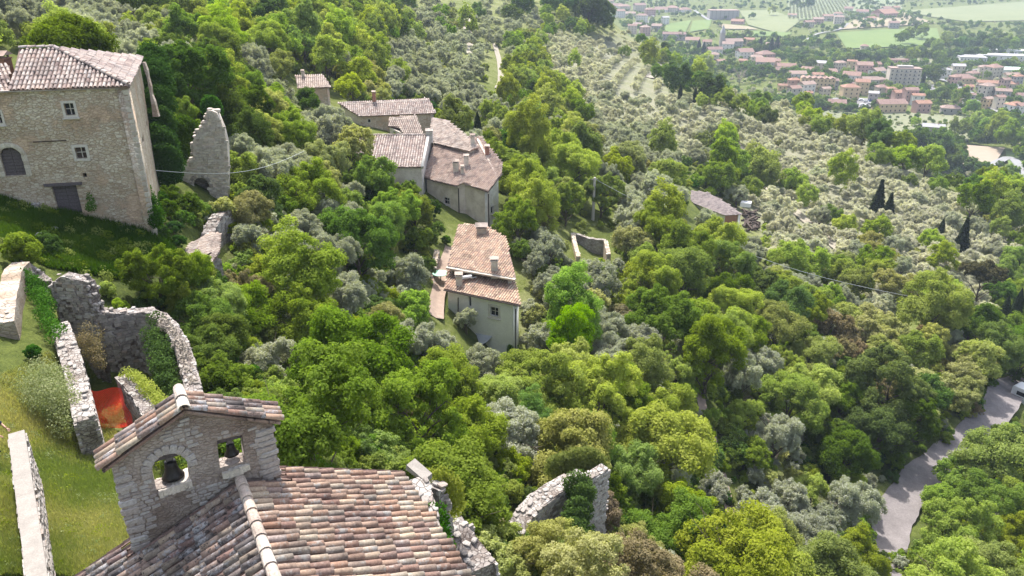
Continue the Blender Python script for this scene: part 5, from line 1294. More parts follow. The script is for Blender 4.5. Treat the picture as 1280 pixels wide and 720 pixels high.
EXPL = """195 345 92 G;245 352 72 G;300 390 88 G;258 402 88 D;222 378 50 G;270 432 84 D;335 425 60 F;312 303 62 O;287 283 30 F;388 243 92 F;322 250 58 D;417 280 76 O;363 303 46 O;413 325 72 O;385 346 62 D
482 290 70 X;442 244 42 O;507 346 62 O;428 380 50 O;514 397 58 X;467 388 52 D;386 412 106 F;272 378 90 G;323 346 58 F;262 440 80 D;348 458 96 O;528 438 78 O;496 262 78 G;457 444 72 G;262 462 60 D
300 212 56 G;222 160 72 G;266 76 60 D;243 94 50 D;278 113 50 G;305 101 42 D;213 125 60 D;308 168 68 D;292 140 46 D;263 126 20 G;346 128 56 O;386 130 36 D;320 53 30 F;308 12 50 F;228 18 50 Y;174 45 32 O;139 45 34 O;112 27 50 O;162 38 26 F;266 40 50 O;219 39 42 O
50 43 46 F;12 20 46 O;85 14 50 O;650 228 74 F;647 277 66 G;703 252 36 X;717 213 70 F;752 238 66 G;820 246 60 O;790 263 48 O;832 222 56 F;880 280 36 O;820 292 70 F;744 354 54 F;753 363 60 O;855 347 98 G;897 307 80 F;806 328 44 F;913 367 64 D;932 347 30 O
717 402 92 X;712 440 70 X;870 400 62 F;908 415 80 F;807 387 60 D;793 433 62 O;680 360 40 O;802 441 62 O;842 467 58 F;777 490 84 G;832 512 84 F;846 545 70 F;668 478 120 F;625 500 80 F;664 545 66 T;727 560 92 G;792 597 84 G;888 611 60 O;925 485 62 O;929 521 52 F;940 566 60 G;936 425 56 F
368 454 58 O;371 504 62 F;430 520 112 G;456 458 70 G;500 503 76 B;525 512 64 G;560 485 92 G;540 450 50 G;628 470 56 F;592 545 104 G;382 570 62 G;492 582 44 F;345 505 50 F;640 590 60 G;630 618 56 F;585 615 46 G
692 700 112 Y;640 712 60 Y;800 694 84 Y;760 700 60 G;1017 482 82 F;986 560 42 O;984 628 58 O;1013 618 46 F;1032 650 48 O;1060 595 52 F;1066 560 40 O;955 684 96 F;1105 487 112 D;1136 528 84 D;1056 568 88 D;1038 557 60 D;1072 708 92 F;1197 597 60 G;1192 580 30 O;1197 672 104 F;1240 587 100 G;1205 491 60 Y;1222 457 60 F;1262 680 84 F;1175 622 48 X;1168 712 60 F;1045 668 40 G
953 216 56 G;993 227 44 G;1055 283 36 F;1087 308 46 Y;1116 324 36 Y;1228 342 62 N;1174 382 96 F;982 389 72 D;1037 404 52 B;1062 420 44 B;1116 357 52 Y;943 360 36 O;1010 430 60 D;1150 440 60 G;1190 430 44 O
700 165 46 G;735 180 60 Y;705 180 50 Y;785 195 66 Y;665 150 50 G;680 175 40 G;620 150 60 G;640 55 30 G;655 70 34 G;640 85 34 G;660 95 36 G;640 110 34 F;700 120 36 F;738 8 52 D;715 4 40 D;690 6 30 D;752 22 40 D;655 5 34 D;640 18 26 D
625 200 44 G;600 150 40 O;560 110 30 O;450 100 46 F;410 75 60 F;475 75 34 F;440 75 40 G;370 50 56 G;400 20 50 G;430 40 46 F;350 85 50 Y;330 100 46 O;285 60 40 O;440 190 62 Y;408 200 66 Y;470 226 58 G;405 222 56 Y;362 262 50 G;432 262 60 G;505 240 46 G
1080 158 50 G;1100 175 44 D;1122 180 50 G;1150 178 54 D;1168 185 46 D;1130 200 44 F;1100 195 40 F;1160 205 50 F;1190 200 30 D;1240 225 44 G;1262 238 50 G;1200 160 30 G;1248 165 36 F;1262 170 40 G
520 300 46 D;532 332 30 D;516 268 60 G;556 425 34 O;583 402 40 O;662 385 36 O;668 335 40 O;650 312 36 D;676 302 34 O;660 425 30 O;690 345 36 O;640 430 24 D;205 250 30 I;224 270 26 S;216 284 30 I;206 264 30 D;231 276 26 D;224 302 24 I;212 242 30 D;238 262 24 I;204 292 22 I;538 262 34 I;545 288 26 D;534 296 32 D;556 300 20 I;845 100 40 D;870 105 42 D;890 112 44 D;905 122 40 G;825 88 30 G;812 78 26 F;857 82 26 G;925 132 34 G;945 140 30 F;960 146 30 D;880 92 30 F"""
for line in EXPL.replace('\n', ';').split(';'):
    a, b, c, k = line.split(); add_tree(float(a), float(b), float(c), k)
for (px, py, w, k) in [(876, 122, 5.5, 'C'), (869, 120, 5, 'C'), (850, 118, 5, 'C'), (1098, 252, 24, 'E'), (1112, 257, 19, 'E'), (1177, 286, 6.5, 'C'), (1204, 297, 26, 'E'), (1268, 342, 22, 'E'), (1253, 400, 14, 'C'), (1268, 395, 14, 'C'), (1240, 405, 16, 'E'), (1279, 388, 12, 'C'),
                       (597, 165, 10, 'C'), (1056, 238, 11, 'S')]:
    add_tree(px, py, w, k)
# places the picture keeps clear: (left, top, right, bottom, depth)
CLEAR = [(0, 52, 203, 262, 60), (20, 215, 205, 330, 55), (222, 222, 236, 262, 50), (210, 138, 276, 255, 66), (222, 286, 280, 336, 54), (0, 318, 120, 470, 42), (60, 340, 246, 545, 42), (0, 430, 75, 720, 42), (70, 500, 575, 720, 26), (515, 590, 608, 720, 28),
         (640, 588, 760, 668, 40), (527, 145, 630, 290, 102), (447, 118, 548, 166, 120), (480, 166, 538, 212, 104), (553, 279, 653, 442, 84), (540, 300, 562, 400, 84), (367, 92, 416, 132, 125), (713, 288, 767, 322, 106), (860, 236, 945, 296, 165),
         (735, 228, 747, 276, 130), (1129, 390, 1140, 414, 130), (1255, 474, 1290, 520, 110), (1180, 180, 1265, 215, 600), (573, 0, 588, 22, 900), (616, 60, 630, 110, 320)]
for (a, b, r, t) in [(1262, 488, 12, 110), (1246, 512, 15, 105), (1215, 545, 20, 100), (1180, 575, 22, 98), (1150, 600, 22, 92), (1128, 628, 24, 90), (1117, 655, 22, 84), (1112, 672, 16, 80), (877, 505, 5, 80), (890, 550, 5, 76), (903, 600, 5, 74), (912, 640, 6, 70),
                     (925, 185, 3, 290), (958, 232, 3, 230), (1003, 274, 4, 200), (1040, 306, 3, 170)]:
    CLEAR.append((a-r, b-r, a+r, b+r, t))
def blocked(px, py, w, t, k):
    h = w*(.46 if k in 'OPSI' else .5); ww = w*.42
    for (l, tp, r, b, tb) in CLEAR:
        if t < tb+.5 and px+ww > l and px-ww < r and py+h*.85 > tp and py-h*.75 < b: return True
    return False
WR_ = {'F': (5., 8.), 'G': (5.5, 9.), 'D': (5.5, 9.), 'Y': (4., 6.), 'B': (3.5, 5.), 'O': (4., 6.), 'P': (3.2, 5.2), 'X': (4., 6.), 'R': (3.2, 3.8)}
occ = {}
def near_ok(x, y, W, f=.40):
    c = 6.; a = int(x//c); b = int(y//c)
    for i in range(a-2, a+3):
        for j in range(b-2, b+3):
            for (qx, qy, qw) in occ.get((i, j), ()):
                if (qx-x)**2+(qy-y)**2 < (f*(qw+W))**2: return False
    return True
def put_occ(x, y, W): occ.setdefault((int(x//6.), int(y//6.)), []).append((x, y, W))
for tr in TREES: put_occ(tr[1].x, tr[1].y, tr[2]*.9)
NCAND = 19000
cx_ = rng.uniform(-90, 1370, NCAND); cy_ = 740-760*rng.uniform(0, 1, NCAND)**1.0
cy_ = np.where(rng.random(NCAND) < .45, rng.uniform(-25, 330, NCAND), cy_)
kk = []; Wc = np.zeros(NCAND)
for i in range(NCAND):
    c = region(cx_[i], cy_[i]) if 0 <= cx_[i] < 1280 else region(min(1279, max(0, cx_[i])), cy_[i])
    if c == 'M': c = rnd.choice('FFGGOODYO')
    elif c in 'FGD' and rnd.random() < .22: c = rnd.choice('FGDOYB' if rnd.random() < .5 else 'FGD')
    elif c in 'OP' and rnd.random() < .05: c = rnd.choice('FG')
    elif c == 'P' and rnd.random() < .15: c = 'O'
    kk.append(c); 
    if c in WR_: Wc[i] = rnd.uniform(*WR_[c])
ok = np.array([c in WR_ for c in kk]); idx = np.nonzero(ok)[0]
hk = np.array([HH.get(kk[i], .54)*Wc[i] for i in idx])
tt, PP = cast(cx_[idx], cy_[idx], hk, 0.)
order = np.argsort(tt)
for q in order:
    i = idx[q]; t = float(tt[q])
    if t != t or t > 560: continue
    x, y = PP[q][0], PP[q][1]; z = gz(x, y); k = kk[i]; W = Wc[i]
    if z < ZV+4 or k == 'R': continue
    if not near_ok(x, y, W, .33 if k in 'FGD' else .31): continue
    w = W*F/t
    if blocked(cx_[i], cy_[i], w, t, k): continue
    put_occ(x, y, W); TREES.append((t, Vector((x, y, z)), W, k, cx_[i], cy_[i], w, False))
# planted rows of small olives on the far slope
rowd = (G(768, 80)-G(752, 93)); rowd.z = 0; rowd.normalize(); rown = Vector((rowd.y, -rowd.x, 0)); oc = G(758, 88)
for a in range(-9, 12):
    for b in range(-16, 17):
        p = oc+rown*(a*7.2)+rowd*(b*3.6); z = gz(p.x, p.y); x_, y_, t_ = proj((p.x, p.y, z+1.5))
        if 690 < x_ < 825 and 42 < y_ < 112 and y_ < 30+.62*(x_-640)+30 and y_ > (x_-740)*.55+25 and near_ok(p.x, p.y, 3.2, .2):
            W = rnd.uniform(3.2, 4.1); TREES.append((t_, Vector((p.x, p.y, z)), W, 'P', x_, y_, W*F/t_, False))
TREES.sort(key=lambda q: -q[6])
LIM = {'broadleaf_tree': 296, 'olive_tree': 296, 'flowering_shrub': 200, 'cypress': 50, 'pine_tree': 20, 'fir_tree': 20, 'bush': 100, 'ivy_bush': 50}
cnt = {}; far_pts = []; protos = {}
plants = []
for (t, b, W, k, px, py, w, ex) in TREES:
    nm, cat = KN[k]; cnt[nm] = cnt.get(nm, 0)+1; inside_ = -60 < px < 1340 and -30 < py < 760
    if cnt[nm] > LIM[nm] or w < 8 and not ex or not inside_:
        if inside_ and not (cnt[nm] > LIM[nm] or w < 8): pass
        far_pts.append((b, W, k, w)); 
        if not inside_: cnt[nm] -= 1
        continue
    res = 'hi' if w > 62 else 'mid' if w > (16 if k in 'OP' else 22) else 'low'
    if k in 'CE': res = 'mid'
    var = rnd.choice((0, 2, 3)) if ex and k == 'F' else rnd.choice((0, 1, 3)) if ex and k == 'G' else rnd.randrange(5); sc = W*rnd.uniform(.95, 1.05); fz = rnd.uniform(.85, 1.12)
    lab = label_for(k, px, py, w)
    if w > 26:
        o = link(nm, None); cr = link('crown', crown_mesh(k, res, var), o); tk = link('trunk', trunk_mesh(k, var), o)
    else:
        o = link(nm, crown_mesh(k, res, var))
    o.location = b; o.scale = (sc, sc, sc*fz); o.rotation_euler = (0, 0, rnd.uniform(0, 6.28))
    o['category'] = cat; plants.append((o, lab, nm, w, px, py))
lc = {}
for o, lab, nm, w, px, py in plants: lc.setdefault(lab, []).append((o, w, px, py))
ORD = ['nearest', 'second-nearest', 'third-nearest', 'fourth-nearest', 'fifth-nearest', 'sixth-nearest', 'seventh-nearest', 'eighth-nearest', 'ninth-nearest', 'tenth-nearest']
for lab, os_ in lc.items():
    lm = [d for d in LAND if lab.endswith(d[2])][0]; os_.sort(key=lambda q: math.hypot(q[2]-lm[0], q[3]-lm[1]))
    for i, (o, w, px, py) in enumerate(os_):
        if len(os_) == 1: o['label'] = lab
        else:
            o['group'] = 'plants: '+lab
            o['label'] = (ORD[i]+' '+lab) if i < 10 and w > 15 else 'outlying '+lab
print('TREES', cnt, 'far', len(far_pts), 'meshes', len(MC), 'distinct labels', len(lc))

# ---- the rest, too many to count, as instanced masses
def instancer(name, pts, scl, rot, idx, protos, kind='stuff'):
    me = bpy.data.meshes.new(name); me.vertices.add(len(pts)); me.vertices.foreach_set('co', np.array(pts, dtype=np.float32).ravel())
    for nme, ty, val in (('scl', 'FLOAT_VECTOR', np.array(scl, dtype=np.float32)), ('rotz', 'FLOAT', np.array(rot, dtype=np.float32)), ('pidx', 'INT', np.array(idx, dtype=np.int32))):
        a = me.attributes.new(nme, ty, 'POINT'); a.data.foreach_set('vector' if ty == 'FLOAT_VECTOR' else 'value', val.ravel())
    me.update(); o = link(name, me, None, kind)
    ng = bpy.data.node_groups.new(name, 'GeometryNodeTree'); ng.interface.new_socket('Geometry', in_out='INPUT', socket_type='NodeSocketGeometry'); ng.interface.new_socket('Geometry', in_out='OUTPUT', socket_type='NodeSocketGeometry')
    ns, ls = ng.nodes, ng.links; gi = ns.new('NodeGroupInput'); go = ns.new('NodeGroupOutput')
    jn = ns.new('GeometryNodeJoinGeometry')
    for pr in reversed(protos):
        oi = ns.new('GeometryNodeObjectInfo'); oi.inputs['Object'].default_value = pr; oi.inputs['As Instance'].default_value = True; oi.transform_space = 'ORIGINAL'; ls.new(oi.outputs['Geometry'], jn.inputs[0])
    ip = ns.new('GeometryNodeInstanceOnPoints'); ls.new(gi.outputs[0], ip.inputs['Points']); ls.new(jn.outputs[0], ip.inputs['Instance']); ip.inputs['Pick Instance'].default_value = True
    def na(n, ty):
        a = ns.new('GeometryNodeInputNamedAttribute'); a.data_type = ty; a.inputs['Name'].default_value = n; return [s for s in a.outputs if s.enabled][0] if True else a.outputs[0]
    ls.new(na('pidx', 'INT'), ip.inputs['Instance Index']); ls.new(na('scl', 'FLOAT_VECTOR'), ip.inputs['Scale'])
    cx = ns.new('ShaderNodeCombineXYZ'); ls.new(na('rotz', 'FLOAT'), cx.inputs[2])
    er = ns.new('FunctionNodeEulerToRotation'); ls.new(cx.outputs[0], er.inputs[0]); ls.new(er.outputs[0], ip.inputs['Rotation'])
    ls.new(ip.outputs[0], go.inputs[0]); md = o.modifiers.new('scatter', 'NODES'); md.node_group = ng; return o
def proto_obj(k, res, var):
    """an unlinked carrier of a crown mesh, only for the scatters"""
    return bpy.data.objects.new('crown', crown_mesh(k, res, var))
def mass(name, items, res_f):
    pr = []; pk = {}; P = []; S = []; R_ = []; I = []
    for (b, W, k, w) in items:
        key = (k, res_f(w), rnd.randrange(2))
        if key not in pk: pk[key] = len(pr); pr.append(proto_obj(*key))
        P.append(tuple(b)); s = W*rnd.uniform(.9, 1.1); S.append((s, s, s*rnd.uniform(.85, 1.1))); R_.append(rnd.uniform(0, 6.28)); I.append(pk[key])
    return instancer(name, P, S, R_, I, pr)
oliv = [q for q in far_pts if q[2] in 'OP']; brd = [q for q in far_pts if q[2] not in 'OP']
rf = lambda w: 'mid' if w > 26 else 'low' if w > 8 else 'tiny'
mass('distant_olive_grove', oliv, rf); mass('distant_woodland', brd, rf)

for (px, py, w, lab) in [(498, 500, 62, 'bare twiggy pale brown shrub in the leafy bank above the chapel roof'), (560, 500, 40, 'bare twigs between green shrubs above the right half of the chapel roof'), (792, 560, 46, 'dead bare branches among green trees right of the broken house wall'), (700, 470, 34, 'small dead tree below the brilliant lime-green tree'), (1034, 652, 44, 'bare branchy shrub among olives left of the gravel road'), (925, 95, 20, 'small bare tree at the far edge of the slope')]:
    t, p = cast(np.array([px]), np.array([py]), 0., .5*w/F); t = float(t[0]); W = w*t/F; p = Vector(p[0])
    o = link('bare_tree', trunk_mesh('G', int(px), True)); o.location = (p.x, p.y, gz(p.x, p.y)); o.scale = (W*1.3, W*1.3, W*1.3); tag(o, lab, 'tree')
# undergrowth: brambles, broom and saplings between the trees
N_ = 15000
ux = rng.uniform(-60, 1340, N_); uy = 730-720*rng.uniform(0, 1, N_)**.9
tt, PP = cast(ux, uy); items = []
for i in range(N_):
    t = tt[i]
    if t != t or t > 420: continue
    x, y, z = PP[i]
    if z < ZV+4: continue
    px, py = ux[i], uy[i]; c = region(min(1279, max(0, px)), py)
    wantp = {'P': .10, 'O': .35, '.': .0, 'R': .0}.get(c, 1.)
    if c == '.' and px > 205 and py > 95: wantp = .7
    if c == '.' and (py > 560 and px > 575 and px < 1120): wantp = 1.
    if rnd.random() > wantp: continue
    W = rnd.uniform(.7, 2.2)*(1 if t < 120 else 1.5); w = W*F/t
    bad = False
    for (l, tp, r, b, tb) in CLEAR:
        if t < tb+1 and px+w*.5 > l and px-w*.5 < r and py > tp and py-w*.6 < b: bad = True; break
    if bad: continue
    k = rnd.choice({'P': 'PPOY', 'O': 'OOSY', 'D': 'DGGI', 'G': 'GGIS', 'F': 'GFSO', 'Y': 'YBSG', 'B': 'BYB', 'M': 'GFOS'}.get(c, 'GIDS'))
    items.append((Vector((x, y, z-.08*W)), W*1.15, {'F': 'S'}.get(k, k), w))
mass('undergrowth', items, lambda w: 'mid' if w > 45 else 'low' if w > 9 else 'tiny')
print('undergrowth', len(items))

# ivy and climbers hanging on walls: leaf patches given by photograph points, depth and size
def leaf_patch(name, label, cat, spots, mat, size=.11, dens=260, parent=None, kind=None, flat=.35):
    Ps = []; Ns = []; Ts = []
    for (px, py, t, r) in spots:
        c = Pt(px, py, t); n = int(dens*r*r*4)
        d = rdir(n); d[:, 1] = -np.abs(d[:, 1])*flat; rad = rng.uniform(.3, 1., n)[:, None]**.5
        P = np.array(c)+d*rad*r; Ps.append(P); Ns.append(d*.6+np.array([0, -.6, .7])+rng.normal(size=(n, 3))*.5); Ts.append(np.clip(rng.uniform(0, 1)*.5+rng.uniform(0, .5, n), 0, 1))
    P = np.vstack(Ps); n = len(P); o = None
    base = P[P[:, 2].argmin()]
    me = leaves_mesh(name, P-base, np.vstack(Ns), size*rng.uniform(.6, 1.3, n), size*.8*rng.uniform(.6, 1.3, n), np.concatenate(Ts), mat)
    o = link(name, me, None, kind); o.location = base; return tag(o, label, cat)
def line_spots(pts, n, r, jit=6, jt=.15):
    out = []
    for i in range(n):
        s = i/(n-1)*(len(pts)-1); a = int(min(s, len(pts)-2)); f = s-a; p = [pts[a][q]*(1-f)+pts[a+1][q]*f for q in range(3)]
        out.append((p[0]+rnd.uniform(-jit, jit), p[1]+rnd.uniform(-jit, jit), p[2]-abs(rnd.uniform(0, jt)), r*rnd.uniform(.6, 1.2)))
    return out
leaf_patch('ivy', 'ivy curtain hanging on the curved right end of the roofless ruin', 'ivy', line_spots([(190, 408, 35.0), (200, 440, 33.6), (208, 470, 32.5), (216, 490, 31.6)], 26, .55, 9), LF['I'], .10)
leaf_patch('ivy', 'ivy and bramble hanging between the cream stump and the tall back wall of the ruin', 'ivy', line_spots([(32, 345, 36.8), (45, 358, 36.2), (55, 372, 34.6), (60, 395, 33.6), (70, 420, 31.8)], 26, .5, 6), LF['I'], .09)
leaf_patch('climber', 'bright green climber along the top of the short wall by the orange net', 'climber', line_spots([(160, 466, 31), (178, 480, 30.2), (196, 495, 29.6), (208, 505, 29.)], 16, .38, 4), LF['F'], .085)
leaf_patch('ivy', 'dark ivy covering the middle of the broken house wall', 'ivy', line_spots([(722, 603, 36.5), (724, 625, 36.2), (718, 650, 35.8), (712, 668, 35.5), (730, 665, 36)], 26, .65, 6), LF['I'], .12)
leaf_patch('climber', 'leafy climber spilling over the highest part of the broken house wall', 'climber', line_spots([(700, 585, 38.5), (715, 580, 38.6), (730, 576, 38.8), (742, 580, 38.8)], 14, .8, 5), LF['G'], .13)
leaf_patch('climber', 'bright climber over the ruin stump by the chapel roof', 'climber', line_spots([(545, 597, 23.5), (557, 600, 23.6), (566, 612, 23.6), (568, 630, 23.8), (562, 640, 24)], 18, .42, 4), LF['F'], .085)
leaf_patch('ivy', 'ivy strip low on the ruin stump at the chapel eaves', 'ivy', line_spots([(545, 640, 21.8), (550, 665, 21.5), (556, 690, 21)], 10, .35, 4), LF['I'], .085)
leaf_patch('ivy', 'ivy mass climbing the hidden back corner of the big square house', 'ivy', line_spots([(186, 70, 56), (194, 90, 55), (198, 120, 54), (200, 150, 53.5), (204, 190, 53), (208, 220, 53)], 40, 1.1, 5), LF['I'], .16)
leaf_patch('ivy', 'ivy over the left shoulder of the arched ruin', 'ivy', line_spots([(236, 156, 58.5), (226, 172, 58), (218, 190, 58), (206, 205, 57.5), (203, 225, 57)], 26, 1.1, 5), LF['I'], .17)
leaf_patch('ivy', 'round ivy tuft on the tip of the arched ruin', 'ivy', line_spots([(262, 134, 59), (264, 130, 59), (266, 136, 59)], 6, .75, 2), LF['I'], .16)
leaf_patch('climber', 'climber growing at the foot of the big house corner', 'climber', line_spots([(176, 238, 46), (184, 250, 46), (188, 262, 46), (194, 275, 46)], 14, .6, 4), LF['I'], .12)
leaf_patch('climber', 'small climber on the wall just right of the plank door', 'climber', line_spots([(112, 245, 44.4), (113, 255, 44.4), (112, 262, 44.2)], 7, .32, 2), LF['I'], .10)
leaf_patch('climber', 'weeds growing between the arched door and the plank door', 'climber', line_spots([(45, 222, 45.4), (56, 222, 45.2), (62, 232, 44.9), (64, 243, 44.7)], 12, .4, 3), LF['G'], .11)
leaf_patch('dry_creeper', 'dry pale stems bristling over the curved end of the roofless ruin', 'creeper', line_spots([(205, 400, 34.6), (218, 415, 33.8), (228, 435, 32.9), (234, 455, 31.9), (240, 480, 30.7)], 26, .3, 4), M['twig'], .10, 200)
leaf_patch('dry_brush', 'brown dry brush standing against the lower back wall of the ruin', 'brush', line_spots([(112, 415, 33.6), (118, 435, 33.4), (124, 455, 33.2)], 12, .55, 10), LF['B'], .06, 260)
leaf_patch('weeds', 'pale flowering weeds on the bank between the garden wall and the ruin', 'weeds', line_spots([(45, 470, 29.5), (60, 500, 28.5), (80, 500, 28), (60, 460, 30.2), (95, 525, 27.5)], 34, .7, 12, .0), LF['weed'], .07, 200, flat=1.)
for s_ in ((5, 345, 37.5, 1.2), ): pass
for (px, py, w, k, lab) in [(20, 312, 70, 'F', 'leafy fresh green bush behind the cream stump of ruined wall'), (60, 305, 40, 'G', 'small green bush above the thin broken wall crest'), (130, 362, 34, 'S', 'dark bush just behind the tall back wall of the ruin'), (150, 385, 30, 'F', 'yellow-green bush rising behind the ruin crest'),
                            (190, 372, 50, 'G', 'green bush behind the curved end of the ruin'), (38, 440, 30, 'D', 'dark low bush at the foot of the cream stump'), (218, 455, 40, 'I', 'ivy mound inside the curved end of the ruin')]:
    t, p = cast(np.array([px]), np.array([py]), 0., .3*w/F); t = float(t[0]); W = w*t/F; p = Vector(p[0])
    o = link('bush', crown_mesh({'F': 'S', 'G': 'I', 'D': 'I'}.get(k, k), 'mid' , rnd.randrange(2))); o.location = (p.x, p.y, gz(p.x, p.y)-.1*W); o.scale = (W, W, W*1.1); tag(o, lab, 'bush')

# weeds, docks and flower heads scattered through the grass
def weeds_in(name, n, poly, tmax, r0, r1, mat, size):
    sp = []
    while len(sp) < n:
        x, y = rnd.uniform(min(p[0] for p in poly), max(p[0] for p in poly)), rnd.uniform(min(p[1] for p in poly), max(p[1] for p in poly))
        if not inside(poly, x, y): continue
        t = float(cast(np.array([x]), np.array([y]))[0][0])
        if t < tmax: sp.append((x, y, t-.15, rnd.uniform(r0, r1)))
    o = leaf_patch(name, None, None, sp, mat, size, 300, kind='stuff', flat=1.)
PM = [(0, 470), (60, 440), (110, 500), (150, 545), (235, 640), (200, 720), (0, 720)]; PB = [(0, 225), (60, 240), (165, 265), (205, 300), (225, 330), (150, 350), (60, 335), (0, 300)]
weeds_in('meadow_weeds', 90, PM, 40, .06, .24, LF['weed'], .05); weeds_in('meadow_herbs', 110, PM, 40, .06, .28, LF['G'], .05)
weeds_in('bank_weeds', 70, PB, 60, .12, .5, LF['G'], .10); weeds_in('bank_brambles', 50, PB, 60, .15, .6, LF['D'], .12)
# grass: blades on the open banks
def grass(name, n, poly, h, tmax, mat, wd=.02):
    xs = [p[0] for p in poly]; ys = [p[1] for p in poly]; gx_ = rng.uniform(min(xs), max(xs), n); gy_ = rng.uniform(min(ys), max(ys), n)
    t, P = cast(gx_, gy_); ok = np.array([inside(poly, gx_[i], gy_[i]) for i in range(n)])&(t < tmax); P = P[ok]; m = len(P)
    a = rng.uniform(0, 6.28, m); hh = h*rng.uniform(.4, 1.3, m)*(.6+.8*np.clip(.5+fbm(P[:, 0], P[:, 1], 1.3, 9)*.9, 0, 1)); ln = rng.uniform(.1, .7, m); w = wd*rng.uniform(.7, 1.6, m)
    d = np.stack([np.cos(a), np.sin(a), np.zeros(m)], -1); s = np.stack([-np.sin(a), np.cos(a), np.zeros(m)], -1)
    v0 = P-s*w[:, None]; v1 = P+s*w[:, None]; v2 = P+d*(ln*hh)[:, None]+np.stack([0*a, 0*a, hh], -1)
    me = bpy.data.meshes.new(name); me.vertices.add(3*m); me.vertices.foreach_set('co', np.stack([v0, v1, v2], 1).reshape(-1, 3).ravel()); me.loops.add(3*m); me.loops.foreach_set('vertex_index', np.arange(3*m, dtype=np.int32))
    me.polygons.add(m); me.polygons.foreach_set('loop_start', (np.arange(m)*3).astype(np.int32)); me.update(calc_edges=True)
    tn = np.clip(.45+fbm(P[:, 0], P[:, 1], .8, 5)*.8+rng.uniform(-.3, .3, m), 0, 1); at = me.attributes.new('tone', 'FLOAT', 'POINT'); at.data.foreach_set('value', np.repeat(tn, 3).astype(np.float32)); me.materials.append(mat)
    return link(name, me, None, 'stuff')
grass('meadow_grass', 170000, [(0, 470), (60, 440), (110, 500), (150, 545), (240, 640), (200, 720), (0, 720)], .16, 40, LF['grass'], .012)
LF['bank'] = leaf_mat('bank_grass_blade', (.05,.10,.015), (.10,.16,.03), .3, .1, .01)
grass('bank_grass', 130000, [(0, 215), (60, 235), (60, 265), (170, 262), (215, 300), (230, 330), (150, 350), (60, 335), (0, 300)], .35, 60, LF['bank'], .03)
# ------------------------------------------------------------------ the valley
def leafy(n): return n
def field(name, pts, mat, lift, kind='structure'):
    P = [G(*p) for p in pts]; m = MB(); m.add([Vector((p.x, p.y, max(p.z, ZV)+lift+1.2)) for p in P], [tuple(range(len(P)))]); return m.build(name, mat, None, False, kind)
def field_mat(name, c1, c2, scale=.02, rows=None):
    m, t, ns, ls = newmat(name); v = ns.new('ShaderNodeNewGeometry').outputs['Position']
    n = noise_n(ns, ls, v, scale, 5, .7); n2 = noise_n(ns, ls, v, scale*12, 3, .6)
    r = ramp(ns, [(.35, c1), (.65, c2)]); ls.new(math_(ns, ls, 'ADD', math_(ns, ls, 'MULTIPLY', n, .6), math_(ns, ls, 'MULTIPLY', n2, .4)), r.inputs[0])
    return finish(m, t, ns, ls, r.outputs[0], .98, None)
FM = {'green': field_mat('bright_meadow', (.10,.15,.04), (.14,.19,.055)), 'pale': field_mat('pale_meadow', (.14,.165,.07), (.19,.205,.10)), 'tan': field_mat('dry_field', (.23,.19,.12), (.29,.25,.17)), 'sand': field_mat('sandy_lot', (.27,.22,.17), (.33,.27,.21)),
      'dull': field_mat('rough_grassland', (.13,.15,.08), (.22,.22,.14), .03), 'asph': field_mat('asphalt', (.16,.155,.16), (.22,.21,.21), .05), 'grove': field_mat('grove_grass', (.13,.16,.08), (.19,.21,.11))}
field('meadow', [(1045,42),(1100,38),(1171,36),(1176,56),(1110,60),(1058,62)], FM['green'], .0)
field('field', [(1130,14),(1290,2),(1300,26),(1210,28),(1165,22)], FM['pale'], .0)
field('field', [(924,14),(965,13),(1000,27),(978,44),(935,32)], FM['pale'], .03)
field('meadow', [(833,31),(864,26),(857,41),(830,43)], FM['green'], .06); field('meadow', [(866,27),(890,25),(886,37),(862,41)], FM['green'], .09)
field('field', [(895,30),(935,34),(948,38),(905,37)], FM['tan'], .12); field('meadow', [(938,39),(990,42),(985,47),(930,46)], FM['green'], .04)
field('orchard_ground', [(985,0),(1062,0),(1056,24),(984,26)], FM['grove'], .02)
field('rough_ground', [(1008,152),(1035,140),(1120,142),(1215,148),(1225,176),(1160,182),(1085,176)], FM['dull'], .0)
field('sandy_lot', [(1199,183),(1256,187),(1243,206),(1203,212)], FM['sand'], .04); field('field', [(1256,190),(1290,198),(1295,240),(1262,220)], FM['green'], .05)
field('car_park', [(1070,126),(1096,124),(1098,134),(1072,137)], FM['asph'], .05); field('car_park', [(1145,103),(1166,106),(1172,120),(1152,121)], FM['asph'], .06)
field('field', [(1040,2),(1125,-2),(1128,12),(1060,22)], FM['grove'], .08); field('rough_ground', [(1040,72),(1130,68),(1200,78),(1190,90),(1060,84)], FM['dull'], .03); field('field', [(1075,22),(1128,16),(1170,30),(1045,38)], FM['tan'], .05)
VR = M['vroad'] = plain('pale_asphalt', (.24,.24,.245), .95, .1, .2)
def vroad(pts, w, lift=1.45): ribbon('road', pts, w, VR, lift, sub=6)
vroad([(1150,98),(1185,103),(1212,118),(1232,132),(1258,146),(1300,172)], 7); vroad([(1000,58),(1020,44),(1048,38),(1060,30)], 4); vroad([(820,12),(812,28),(800,42)], 5); vroad([(868,14),(886,26)], 5)
vroad([(1215,214),(1240,208),(1262,200),(1275,214),(1272,226)], 5, 1.55); vroad([(1150,98),(1190,92),(1225,88)], 6); vroad([(1098,128),(1060,124),(1040,126)], 5)
WM = {'cream': plain('cream_house_wall', (.52,.46,.38), .9, .08, .5), 'white': plain('white_house_wall', (.66,.63,.60), .9, .06, .5), 'yellow': plain('yellow_house_wall', (.54,.41,.25), .9, .08, .5), 'pink': plain('pink_house_wall', (.48,.31,.27), .9, .08, .5), 'grey': plain('grey_house_wall', (.36,.33,.31), .9, .08, .5)}
